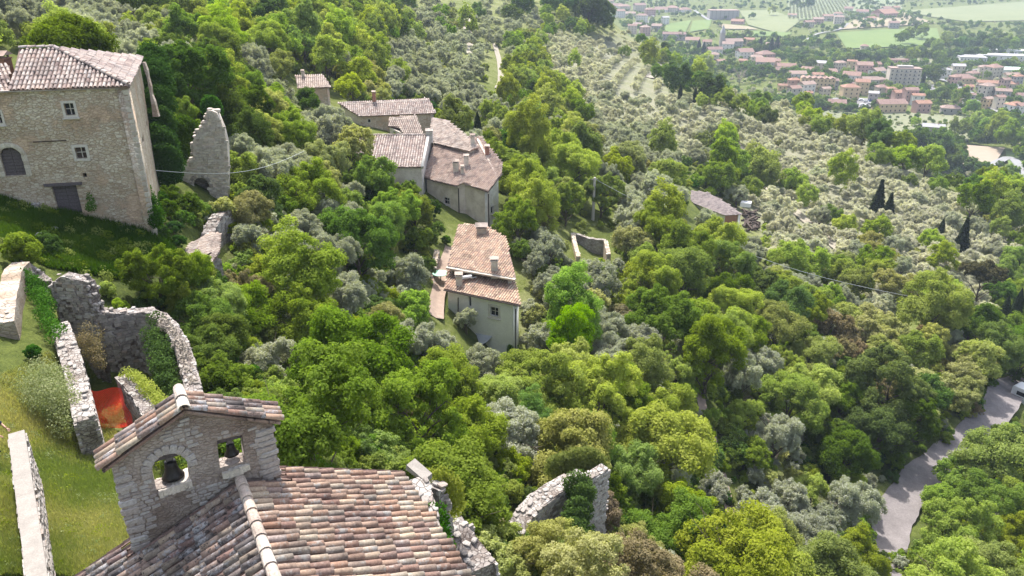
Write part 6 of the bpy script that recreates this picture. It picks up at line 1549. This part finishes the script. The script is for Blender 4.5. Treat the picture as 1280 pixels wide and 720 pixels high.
RM = {'terra': tile_mat('valley_terracotta', [(.27,.17,.14), (.32,.21,.17), (.24,.16,.14)], li=.75, bl=.85), 'orange': tile_mat('valley_orange_tile', [(.36,.20,.14), (.32,.19,.14)], li=.8, bl=.9), 'brown': tile_mat('valley_brown_tile', [(.30,.22,.19), (.34,.25,.21)], li=.75, bl=.85), 'greyr': plain('grey_roof', (.36,.35,.36), .8, .15, .3), 'whiter': plain('white_roof', (.62,.62,.62), .6, .06, .3), 'greenr': plain('pale_green_roof', (.50,.62,.54), .6, .1, .3)}
VG = 'houses of the valley town'
def far_house(px, py, wpx, col='cream', rf='terra', floors=2, asp=.65, rot=None, hip=False, label=None, cat='house', win=None, name='far_house', group=None, rows=1, flat=False):
    g = G(px, py); t = g.y*CP-g.z*SP; W = wpx*t/F; D = W*asp; h = floors*3.0+.4; a = rnd.uniform(-.5, .5) if rot is None else rot
    ex = Vector((math.cos(a), math.sin(a), 0)); ey = Vector((-ex.y, ex.x, 0)); c = Vector((g.x, g.y, g.z+1.0))
    cw = {'cream': 'cream', 'white': 'white', 'yellow': 'yellow', 'pink': 'pink', 'grey': 'grey'}[col]; rw_ = {'terra': 'terracotta', 'orange': 'orange', 'brown': 'brown', 'greyr': 'grey', 'whiter': 'white', 'greenr': 'pale green'}[rf]
    lab = label or f"{'small ' if wpx < 14 else ''}{cw} house with a {rw_} {'flat ' if flat else ''}roof {vplace(px, py)}"
    o = thing(name, c, lab, cat, group or VG)
    m = MB(); m.box(c+EZ*(h/2-1), ex, ey, EZ, W, D, h+2)
    rise = 0 if flat else min(D, W/rows)*.22
    if not hip and not flat and rows == 1:
        for s in (-1, 1):
            q = c+ex*(s*(W/2))+EZ*h; m.add([q-ey*D/2, q+ey*D/2, q+EZ*rise*.98, q-ex*(s*.3)-ey*D/2, q-ex*(s*.3)+ey*D/2, q-ex*(s*.3)+EZ*rise*.98], [(0, 1, 2), (3, 5, 4), (0, 2, 5, 3), (1, 4, 5, 2)])
    m.build('wall', WM[col], o)
    m = MB(); z0 = c+EZ*(h-.05); oh = .5
    if flat: m.box(z0+EZ*.25, ex, ey, EZ, W+.5, D+.5, .5)
    else:
        for r_ in range(rows):
            if rows > 1:   # a row of gables facing the front
                wx = W/rows; cx_2 = z0+ex*((r_+.5)*wx-W/2); rr = wx*.25
                v = [cx_2+ex*(sx*wx*.5)+ey*(sy*(D/2+oh)) for sx, sy in ((-1, -1), (1, -1), (1, 1), (-1, 1))]+[cx_2+ey*(sy*(D/2+oh))+EZ*rr for sy in (-1, 1)]
                m.add(v, [(0, 4, 5, 3), (1, 2, 5, 4), (0, 1, 4), (2, 3, 5), (0, 3, 2, 1)], rnd.random())
            else:
                k = (W/2-D/2*.9 if hip else W/2+oh); k = max(k, .05)
                v = [z0+ex*(sx*(W/2+oh))+ey*(sy*(D/2+oh)) for sx, sy in ((-1, -1), (1, -1), (1, 1), (-1, 1))]+[z0+ex*(sx*k)+EZ*(rise+.3) for sx in (-1, 1)]
                m.add(v, [(0, 1, 5, 4), (2, 3, 4, 5), (0, 4, 3), (1, 2, 5), (0, 3, 2, 1)], rnd.random())
    rfo = m.build('roof', RM[rf], o)
    if rnd.random() < .6 and not flat:
        m = MB(); m.box(z0+ex*W*.2+EZ*(rise*.6+.6), ex, ey, EZ, .7, .7, 1.6); m.build('chimney', WM['pink'], rfo)
    nw = win or (max(2, int(W/3.2)) if wpx >= 11 else 2)
    if wpx >= 9:
        for f in range(floors):
            for i in range(nw):
                q = c+ex*((i+.5)/nw*W-W/2)-ey*(D/2+.02)+EZ*(1.6+f*3.0); m = MB(); m.box(q, ex, ey, EZ, .9, .1, 1.15); m.build('window', M['glass'], o)
            for i in range(2):
                q = c+ey*((i+.5)/2*D-D/2)+ex*(W/2+.02)*(-1 if a > 0.1 else 1)+EZ*(1.6+f*3.0); m = MB(); m.box(q, ex, ey, EZ, .12, 1.0, 1.3); m.build('window', M['glass'], o)
    return o, c, ex, ey, W, D, h
VL = [(1020, 107, 'the yellow terrace'), (1126, 100, 'the apartment block'), (1110, 135, 'the yellow front house'), (1245, 106, 'the long orange roof'), (903, 17, 'the fortress-like building'), (890, 58, 'the church spire'), (842, 47, 'the long grey-pink row'), (1250, 80, 'the factory sheds'), (1060, 78, 'the green meadow'), (1225, 195, 'the sandy lot'), (790, 20, 'the top-left hamlet'), (965, 85, 'the left town edge'), (1165, 160, 'the roof on the rough ground'), (1265, 136, 'the white right-edge house')]
used_v = {}
def vplace(px, py):
    d = sorted(VL, key=lambda q: math.hypot(q[0]-px, q[1]-py))[0]; dx = px-d[0]; dy = py-d[1]; dist = math.hypot(dx, dy)
    w_ = 'beside' if dist < 9 else ('right of' if dx > abs(dy) else 'left of' if -dx > abs(dy) else 'behind' if dy < 0 else 'below')
    return f"{'far ' if dist > 45 and w_ != 'beside' else ''}{w_} {d[2]}"
far_house(1020, 113, 40, 'yellow', 'terra', 3, .35, -.25, rows=6, label='long yellow terrace with a row of small gabled terracotta roofs', win=9)
ap, c, ex, ey, W, D, h = far_house(1126, 110, 36, 'cream', 'brown', 5, .45, -.18, flat=True, label='five-storey grey-cream apartment block with balconies, tallest in the valley town', cat='apartment block', name='apartment_block', win=7)
for f in range(1, 5):
    for i in (1, 3, 5):
        q = c+ex*((i+.5)/7*W-W/2)-ey*(D/2+.6)+EZ*(f*3.0+.3); m = MB(); m.box(q, ex, ey, EZ, 3.0, 1.2, .15); m.box(q-ey*.55+EZ*.5, ex, ey, EZ, 3.0, .1, .9); m.build('balcony', WM['grey'], ap)
m = MB(); m.box(c+EZ*(h+1.2), ex, ey, EZ, W*.5, D*.5, 1.6); m.build('roof_house', WM['grey'], ap)
far_house(1110, 141, 36, 'yellow', 'terra', 2, .5, .12, label='broad yellow house with dark balconies at the front of the valley town', win=6)
far_house(1150, 141, 18, 'pink', 'orange', 2, .7, .1, label='pink house with an orange roof right of the yellow front house')
far_house(1187, 142, 22, 'grey', 'brown', 1, .6, -.3, hip=True); far_house(1245, 110, 44, 'cream', 'orange', 1, .25, -.3, label='long low building with a bright orange roof at the right', win=8)
far_house(1165, 166, 24, 'grey', 'greyr', 1, .5, -.35, label='low grey-brown roof alone on the rough ground below the town')
far_house(842, 50, 28, 'grey', 'terra', 2, .35, -.1, label='long grey-pink row of houses at the left of the valley', win=7)
far_house(903, 24, 36, 'grey', 'brown', 4, .45, .0, flat=True, label='big fortress-like brown building in the upper valley', cat='building', name='old_mansion', win=7)
chn, c, ex, ey, W, D, h = far_house(914, 63, 24, 'grey', 'brown', 3, .5, .1, label='grey church with a pointed spire among trees in the valley', cat='church', name='valley_church', win=4)
m = MB(); q = c-ex*(W*.55)+EZ*9; m.box(q-EZ*1, ex, ey, EZ, 4.6, 4.6, 20); tw = m.build('tower', WM['grey'], chn); m = MB(); q = q+EZ*9; m.add([q-ex*2.6-ey*2.6, q+ex*2.6-ey*2.6, q+ex*2.6+ey*2.6, q-ex*2.6+ey*2.6, q+EZ*9], [(0,1,4), (1,2,4), (2,3,4), (3,0,4)]); m.build('spire', RM['greyr'], tw)
for a in [(1212,80,30,'white','greyr',2,.8,-.25),(1250,78,60,'white','greyr',2,.35,-.2),(1262,68,52,'white','whiter',1,.3,-.15),(1262,92,66,'white','greenr',1,.4,-.25)]:
    far_house(a[0], a[1], a[2], a[3], a[4], a[5], a[6], a[7], flat=True, label={1212: 'white factory block with a rounded tower at the right edge of the valley', 1250: 'wide grey-roofed factory hall at the right edge', 1262: ''}.get(a[0]) or ('long white-roofed factory shed behind the grey factory hall' if a[4] == 'whiter' else 'low pale green factory roof in front of the grey factory hall'), cat='factory', name='factory_hall', group='factory sheds', win=8)
HS = [(982,88,22,'white','terra'),(1010,92,16,'cream','terra'),(1035,95,17,'white','terra'),(995,102,20,'white','brown'),(1006,121,18,'white','brown'),(977,113,10,'yellow','orange'),(1045,135,20,'yellow','terra'),(1060,125,20,'yellow','orange'),(1075,118,16,'yellow','orange'),(1063,104,20,'white','terra'),(1078,95,18,'pink','terra'),(1095,98,16,'white','brown'),(1085,110,20,'cream','brown'),
      (1135,129,16,'pink','terra'),(1122,127,14,'pink','orange'),(1145,131,14,'white','orange'),(1203,103,24,'yellow','terra'),(1239,98,17,'cream','terra'),(1251,125,17,'grey','brown'),(1230,123,15,'cream','brown'),(1265,143,20,'white','orange'),(1277,131,16,'cream','terra'),(1274,144,18,'white','terra'),(1262,104,16,'cream','brown'),(1196,92,14,'cream','greyr'),
      (826,15,16,'white','terra'),(840,15,14,'cream','terra'),(855,15,16,'white','terra'),(802,28,13,'white','terra'),(797,34,10,'white','brown'),(780,13,14,'cream','terra'),(770,10,14,'white','terra'),(799,14,14,'cream','terra'),(831,31,9,'white','greyr'),(821,39,12,'grey','brown'),(787,20,13,'cream','brown'),(812,20,12,'pink','terra'),(922,30,15,'pink','orange'),(865,54,17,'cream','terra'),
      (892,70,18,'white','terra'),(930,73,18,'white','terra'),(955,76,20,'pink','terra'),(955,86,22,'cream','terra'),(965,64,16,'cream','brown'),(972,93,18,'grey','terra'),(945,80,14,'cream','brown'),(1024,88,13,'cream','greyr'),(1048,92,13,'cream','brown'),(762,8,10,'cream','terra'),(775,22,11,'white','terra'),(790,42,11,'cream','terra'),(806,44,11,'pink','brown'),(883,60,11,'cream','terra'),
      (1215,97,13,'cream','terra'),(1180,97,12,'white','greyr'),(1100,120,13,'cream','terra'),(1112,122,11,'pink','orange'),(1090,128,11,'grey','greyr'),(1030,122,12,'cream','brown'),(1060,16,10,'cream','terra'),(1010,34,12,'cream','terra'),(1022,30,12,'pink','brown'),(1034,26,12,'cream','terra'),(990,22,10,'white','terra'),(1048,30,12,'cream','brown'),(1077,20,14,'white','terra'),(1105,22,24,'pink','orange'),(1080,62,9,'cream','terra')]
for _q in range(34):
    zz_ = rnd.choice([(765, 825, 8, 48), (975, 1100, 84, 128), (1190, 1275, 92, 140), (880, 975, 55, 92), (1020, 1120, 12, 36)])
    for _tr in range(12):
        qx, qy = rnd.uniform(zz_[0], zz_[1]), rnd.uniform(zz_[2], zz_[3])
        if zz_[0] == 765 and qy < (qx-740)*.55+4-20: continue
        if all(math.hypot(qx-h_[0], (qy-h_[1])*2.2) > 13 for h_ in HS) and not (1100 < qx < 1150 and 85 < qy < 112): HS.append((qx, qy, rnd.uniform(9, 14), rnd.choice(['white', 'cream', 'cream', 'pink', 'grey', 'yellow']), rnd.choice(['terra', 'terra', 'brown', 'orange']))); break
for hs in [h_ for h_ in HS if G(h_[0], h_[1]).z < ZV+3]: far_house(*hs, floors=rnd.choice((1, 2, 2, 3)), asp=rnd.uniform(.55, .85), hip=rnd.random() < .4)
far_house(1122, 80, 24, 'pink', 'terra', 1, .2, -.1, label='long low red-brown shed behind the apartment block', win=4)
# make the houses' labels single each out
seen = {}
for o in list(COL.objects):
    if o.name.startswith('far_house') and o.parent is None: seen.setdefault(o['label'], []).append(o)
for lab, os_ in seen.items():
    if len(os_) > 1:
        os_.sort(key=lambda o: proj(o.location)[0])
        for i, o in enumerate(os_): o['label'] = f"{(['leftmost', 'second', 'third', 'fourth', 'fifth', 'sixth', 'seventh', 'eighth', 'ninth', 'tenth'][min(i, 9)])} {'from left ' if i else ''}{lab}"
# parked cars
CARC = [plain('silver_car_paint', (.55,.55,.57), .3, .05, 1), plain('white_car_paint', (.8,.8,.8), .3, .05, 1), plain('blue_car_paint', (.08,.12,.25), .3, .05, 1), plain('red_car_paint', (.4,.05,.04), .3, .05, 1)]
def car(px, py, ci, where):
    g = G(px, py)+EZ*1.4; a = rnd.uniform(-.4, .4); ex = Vector((math.cos(a), math.sin(a), 0)); ey = Vector((-ex.y, ex.x, 0)); o = thing('parked_car', g, where, 'car', 'cars parked in the valley town')
    m = MB(); m.box(g+EZ*.55, ex, ey, EZ, 4.2, 1.75, .6, taper=.97); m.box(g+EZ*1.15-ex*.2, ex, ey, EZ, 2.4, 1.6, .6, taper=.78); m.build('body', CARC[ci], o)
    m = MB(); m.box(g+EZ*1.12-ex*.2, ex, ey, EZ, 2.3, 1.63, .36, taper=.86); m.build('window', M['glass'], o)
    for sx in (-1.3, 1.3):
        for sy in (-.85, .85): m = MB(); p = g+ex*sx+ey*sy+EZ*.32; m.tube([p-ey*.1, p+ey*.1], .32, 10); m.build('wheel', M['rubber'], o)
for i, (px, py) in enumerate([(1076, 128), (1082, 130), (1088, 129), (1078, 134), (1086, 133), (1093, 131), (1155, 108), (1160, 113), (1146, 101)]):
    car(px, py, [1, 0, 2, 1, 0, 3, 1, 2, 1][i], f"{['white', 'silver', 'blue', 'white', 'silver', 'red', 'white', 'blue', 'white'][i]} car parked " + ['at the left of the lower car park', 'second in the lower car park back row', 'third in the lower car park back row', 'at the lower left of the car park', 'in the front row of the lower car park', 'at the right of the lower car park', 'in the yard beside the apartment block', 'at the lower end of the apartment yard', 'on the road by the apartment block'][i])
# trees of the valley
VT = [(1185,120,20,'D'),(1200,128,26,'G'),(1215,136,24,'G'),(1190,112,16,'D'),(1222,150,22,'F'),(1234,160,26,'G'),(1210,155,20,'G'),(1155,92,22,'D'),(1168,94,20,'D'),(1175,88,16,'D'),(1101,109,11,'D'),(1145,152,14,'F'),(1248,172,22,'G'),(1262,180,22,'F'),(1275,190,20,'G'),(945,62,16,'D'),(958,60,14,'D'),(1000,76,18,'D'),(1012,80,18,'D'),(1024,78,16,'D'),(990,72,14,'D'),(1036,84,14,'D'),(846,66,14,'D'),(858,60,14,'D'),(868,66,13,'D'),(850,56,10,'D'),(940,20,9,'D'),(966,12,14,'F'),(1002,8,12,'D'),(1012,4,14,'D'),(994,4,12,'D'),(1252,112,12,'G'),(1226,112,12,'D'),(1235,112,11,'D'),(1272,118,14,'G'),(1244,130,11,'D'),(1170,132,10,'G'),(1096,128,8,'D'),(928,52,12,'D'),(918,46,12,'D'),(1266,214,20,'G'),(1280,170,22,'G'),(1250,206,12,'D')]
for x in range(1045, 1240, 9): VT.append((x+rnd.uniform(-3, 3), 71+(x-1045)*-.02+rnd.uniform(-3, 3), rnd.uniform(13, 20), rnd.choice('DDG')))
for x in range(1130, 1290, 8): VT.append((x+rnd.uniform(-3, 3), 52+rnd.uniform(-6, 8)-(8 if x < 1160 else 0), rnd.uniform(16, 24), rnd.choice('DDG')))
for x in range(905, 935, 6): VT.append((x, 47+rnd.uniform(-2, 4), 9, 'D'))
for x in range(950, 1000, 6): VT.append((x, 54+rnd.uniform(-3, 3), 10, 'D'))
vp = []
for (px, py, w, k) in VT:
    t, p = solve_t(px, py, k, w); p = Vector(p); W = w*t/F; b = Vector((p.x, p.y, gz(p.x, p.y)))
    o = link('valley_tree', crown_mesh(k, 'low', rnd.randrange(4))); o.location = b; o.scale = (W, W, W); o.rotation_euler.z = rnd.uniform(0, 6)
    lab = f"{'big' if w > 17 else 'small'} {'dark' if k == 'D' else 'green' if k == 'G' else 'bright'} tree {vplace(px, py)}"; tag(o, lab, 'tree'); vp.append((o, lab, px))
for (px, py, w) in [(1114, 84, 5), (1155, 96, 5), (874, 55, 5), (880, 58, 5), (972, 52, 6), (965, 54, 6), (951, 52, 5), (1112, 96, 5)]:
    t, p = solve_t(px, py, 'C', w); p = Vector(p); W = w*t/F
    o = link('valley_cypress', crown_mesh('C', 'low', 0)); o.location = (p.x, p.y, gz(p.x, p.y)); o.scale = (W, W, W*.75); lab = f"narrow dark cypress {vplace(px, py)}"; tag(o, lab, 'cypress'); vp.append((o, lab, px))
sv = {}
for o, lab, px in vp: sv.setdefault(lab, []).append((px, o))
for lab, q in sv.items():
    if len(q) > 1:
        q.sort(key=lambda z: z[0])
        for i, (_, o) in enumerate(q):
            o['group'] = 'valley trees: '+lab
            if i < 7: o['label'] = f"{['leftmost', 'second', 'third', 'fourth', 'fifth', 'sixth', 'seventh'][i]} {'from left ' if i else ''}{lab}"
items = []
hpos = [o.location for o in COL.objects if o.parent is None and 'category' in o.keys() and o['category'] in ('house', 'factory', 'apartment block', 'church', 'building')]
VX = rng.uniform(700, 1330, 11000); VY = -10+240*rng.uniform(0, 1, 11000)**1.2; tt, PP = cast(VX, VY)
meadows = [[(1040,40),(1100,36),(1174,34),(1180,58),(1110,64),(1052,66)], [(1125,14),(1290,2),(1300,28),(1210,30),(1160,22)], [(920,12),(965,12),(1003,26),(980,46),(932,34)], [(828,30),(892,24),(888,40),(828,45)], [(893,29),(948,35),(990,42),(985,48),(905,38)], [(985,0),(1062,0),(1056,24),(984,26)], [(1197,181),(1270,187),(1290,240),(1203,214)], [(1066,122),(1100,122),(1100,138),(1070,140)]]
for i in range(len(VX)):
    t = tt[i]; px, py = VX[i], VY[i]
    if t != t or t > 2600 or PP[i][2] > ZV+6: continue
    if any(inside(m_, px, py) for m_ in meadows): continue
    x, y, z = PP[i]; nz = mnoise.noise(Vector((x*.012, y*.012, 3.)))+.5*mnoise.noise(Vector((x*.04, y*.04, 7.)))
    dense = .92 if nz > -.05 else .45
    if 1008 < px < 1215 and 142 < py < 180: dense = .5
    if rnd.random() > dense: continue
    if any((x-h_.x)**2+(y-h_.y)**2 < 60 for h_ in hpos): continue
    if inside([(1095,90),(1290,90),(1290,150),(1095,140)], px, py) and rnd.random() < .35: continue
    W = rnd.uniform(4, 9) if nz > -.05 else rnd.uniform(2.5, 6.)
    if 1008 < px < 1215 and 142 < py < 180: W = rnd.uniform(2, 3.6)
    items.append((Vector((x, y, z)), W, rnd.choice('DDDG' if nz > -.05 else 'GODDP'), W*F/t))
o1 = oc2 = None
for a in range(-40, 40):      # orchard rows in the upper valley
    for b in range(-24, 24):
        c_ = G(1022, 10); p = c_+Vector((1, .25, 0)).normalized()*(a*7)+Vector((-.25, 1, 0)).normalized()*(b*11); x_, y_, t_ = proj((p.x, p.y, gz(p.x, p.y)))
        if inside(meadows[5], x_, y_): items.append((Vector((p.x, p.y, gz(p.x, p.y)+.6)), 4.5, 'O', 4.5*F/t_))
mass('valley_trees_and_hedges', items, lambda w: 'low' if w > 14 else 'tiny')
print('valley', len(items), 'houses', len(hpos))

# ------------------------------------------------------------------ person at the left edge
def person():
    g = G(-9, 568); t_ = g.y*CP-g.z*SP
    pr = thing('person', g, 'person in a dark checked shirt bending beside the low garden wall, arm reaching to it', 'person')
    sc = 1.0
    J = {'pel': (0, 0, .92), 'sp': (.10, .02, 1.12), 'ch': (.26, .04, 1.28), 'nk': (.38, .04, 1.36), 'hd': (.48, .04, 1.42),
         'hl': (0, .10, .88), 'kl': (.10, .12, .48), 'al': (-.02, .12, .08), 'fl': (.14, .14, .03), 'hr': (0, -.10, .88), 'kr': (.02, -.12, .47), 'ar': (-.10, -.12, .08), 'fr': (.06, -.14, .03),
         'sl': (.28, .20, 1.30), 'el': (.42, .26, 1.06), 'wl': (.62, .20, .96), 'sr': (.28, -.16, 1.30), 'er': (.40, -.24, 1.06), 'wr': (.60, -.16, .93)}
    def skin(name, edges, rad, mat, lv=1):
        names = []; 
        for e in edges:
            for q in e:
                if q not in names: names.append(q)
        me = bpy.data.meshes.new(name); me.from_pydata([Vector(J[q])*sc for q in names], [(names.index(a), names.index(b)) for a, b in edges], [])
        o = link(name, me, pr); sk = o.modifiers.new('skin', 'SKIN'); sk.use_smooth_shade = True
        for i, q in enumerate(names): r_ = rad[q]; me.skin_vertices[0].data[i].radius = (r_, r_)
        me.skin_vertices[0].data[0].use_root = True
        ss = o.modifiers.new('sub', 'SUBSURF'); ss.levels = lv; ss.render_levels = lv; me.materials.append(mat); return o
    ed = [('pel', 'sp'), ('sp', 'ch'), ('ch', 'nk'), ('nk', 'hd'), ('ch', 'sl'), ('sl', 'el'), ('el', 'wl'), ('ch', 'sr'), ('sr', 'er'), ('er', 'wr'), ('pel', 'hl'), ('hl', 'kl'), ('kl', 'al'), ('al', 'fl'), ('pel', 'hr'), ('hr', 'kr'), ('kr', 'ar'), ('ar', 'fr')]
    rad = dict(pel=.12, sp=.12, ch=.13, nk=.055, hd=.06, sl=.055, el=.042, wl=.028, sr=.055, er=.042, wr=.028, hl=.085, kl=.06, al=.04, fl=.035, hr=.085, kr=.06, ar=.04, fr=.035)
    skin('body', ed, rad, M['skin'])
    r2 = {k: v+.018 for k, v in rad.items()}
    skin('shirt', [('sp', 'ch'), ('ch', 'sl'), ('sl', 'el'), ('ch', 'sr'), ('sr', 'er')], r2, M['cloth'])
    skin('trousers', [('pel', 'hl'), ('hl', 'kl'), ('kl', 'al'), ('pel', 'hr'), ('hr', 'kr'), ('kr', 'ar')], r2, M['trouser'])
    for nm, s in (('wl', 1), ('wr', -1)):     # hands: palm and five fingers
        w_ = Vector(J[nm]); f = (w_-Vector(J['el' if s > 0 else 'er'])).normalized(); sd2 = Vector((-f.y, f.x, 0)).normalized()
        V = [w_, w_+f*.05, w_+f*.085]; E = [(0, 1), (1, 2)]; Rr = [.024, .030, .030]
        for q in range(4):
            b = len(V); o_ = sd2*((q-1.5)*.021); ln = (.060, .072, .068, .052)[q]
            V += [w_+f*.088+o_, w_+f*(.088+ln*.5)+o_-EZ*.006, w_+f*(.088+ln)+o_-EZ*.028]; E += [(2, b), (b, b+1), (b+1, b+2)]; Rr += [.0095, .009, .007]
        b = len(V); V += [w_+f*.04+sd2*(.035*s), w_+f*.07+sd2*(.055*s)-EZ*.01, w_+f*.095+sd2*(.06*s)-EZ*.02]; E += [(1, b), (b, b+1), (b+1, b+2)]; Rr += [.012, .010, .008]
        me = bpy.data.meshes.new('hand'); me.from_pydata(V, E, []); o = link('hand', me, pr); o.modifiers.new('skin', 'SKIN')
        for i, r_ in enumerate(Rr): me.skin_vertices[0].data[i].radius = (r_, r_)
        me.skin_vertices[0].data[0].use_root = True; q = o.modifiers.new('sub', 'SUBSURF'); q.levels = 1; q.render_levels = 1; me.materials.append(M['skin'])
    bm = bmesh.new(); bmesh.ops.create_uvsphere(bm, u_segments=20, v_segments=14, radius=1)
    for v in bm.verts:
        x, y, z = v.co; v.co = Vector((x*.095+(.018 if x > .9 and abs(y) < .2 and -.3 < z < .1 else 0), y*.076, z*.118*(1 if z > 0 else 1.05)))
    me = bpy.data.meshes.new('head'); bm.to_mesh(me); bm.free(); me.materials.append(M['skin']); o = link('head', me, pr); o.location = Vector(J['hd'])+Vector((.05, 0, .05)); o.rotation_euler = (0, R(35), 0)
    me2 = me.copy(); me2.name = 'hair'; me2.materials.clear(); me2.materials.append(M['hair']); hh = link('hair', me2, pr); hh.location = o.location+Vector((-.02, 0, .022)); hh.rotation_euler = o.rotation_euler; hh.scale = (1.04, 1.07, .95)
    for s in (-1, 1):
        m = MB(); p = Vector(J['al' if s > 0 else 'ar']); m.box(p+Vector((.06, 0, -.03)), Vector((1, 0, 0)), Vector((0, 1, 0)), EZ, .27, .10, .10, .006, taper=.75); sh = m.build('shoe', M['rubber'], None); sh.parent = pr
    pr.rotation_euler.z = R(-8)
person()

# ------------------------------------------------------------------ the air
bm = bmesh.new(); bmesh.ops.create_cube(bm, size=1); me = bpy.data.meshes.new('haze'); bm.to_mesh(me); bm.free()
hz = link('haze', me, None, 'stuff'); zb_, zt_ = min(float(ZG.min()), ZV)-1.5, 12.
hz.scale = (16000, 16000, zt_-zb_); hz.location = (0, 0, (zt_+zb_)/2)
m, t, ns, ls = newmat('haze'); pv = ns.new('ShaderNodeVolumePrincipled'); pv.inputs['Color'].default_value = (.66, .78, .96, 1); pv.inputs['Density'].default_value = .00019; pv.inputs['Anisotropy'].default_value = .0
o_ = ns.new('ShaderNodeOutputMaterial'); ls.new(pv.outputs[0], o_.inputs['Volume']); me.materials.append(m)
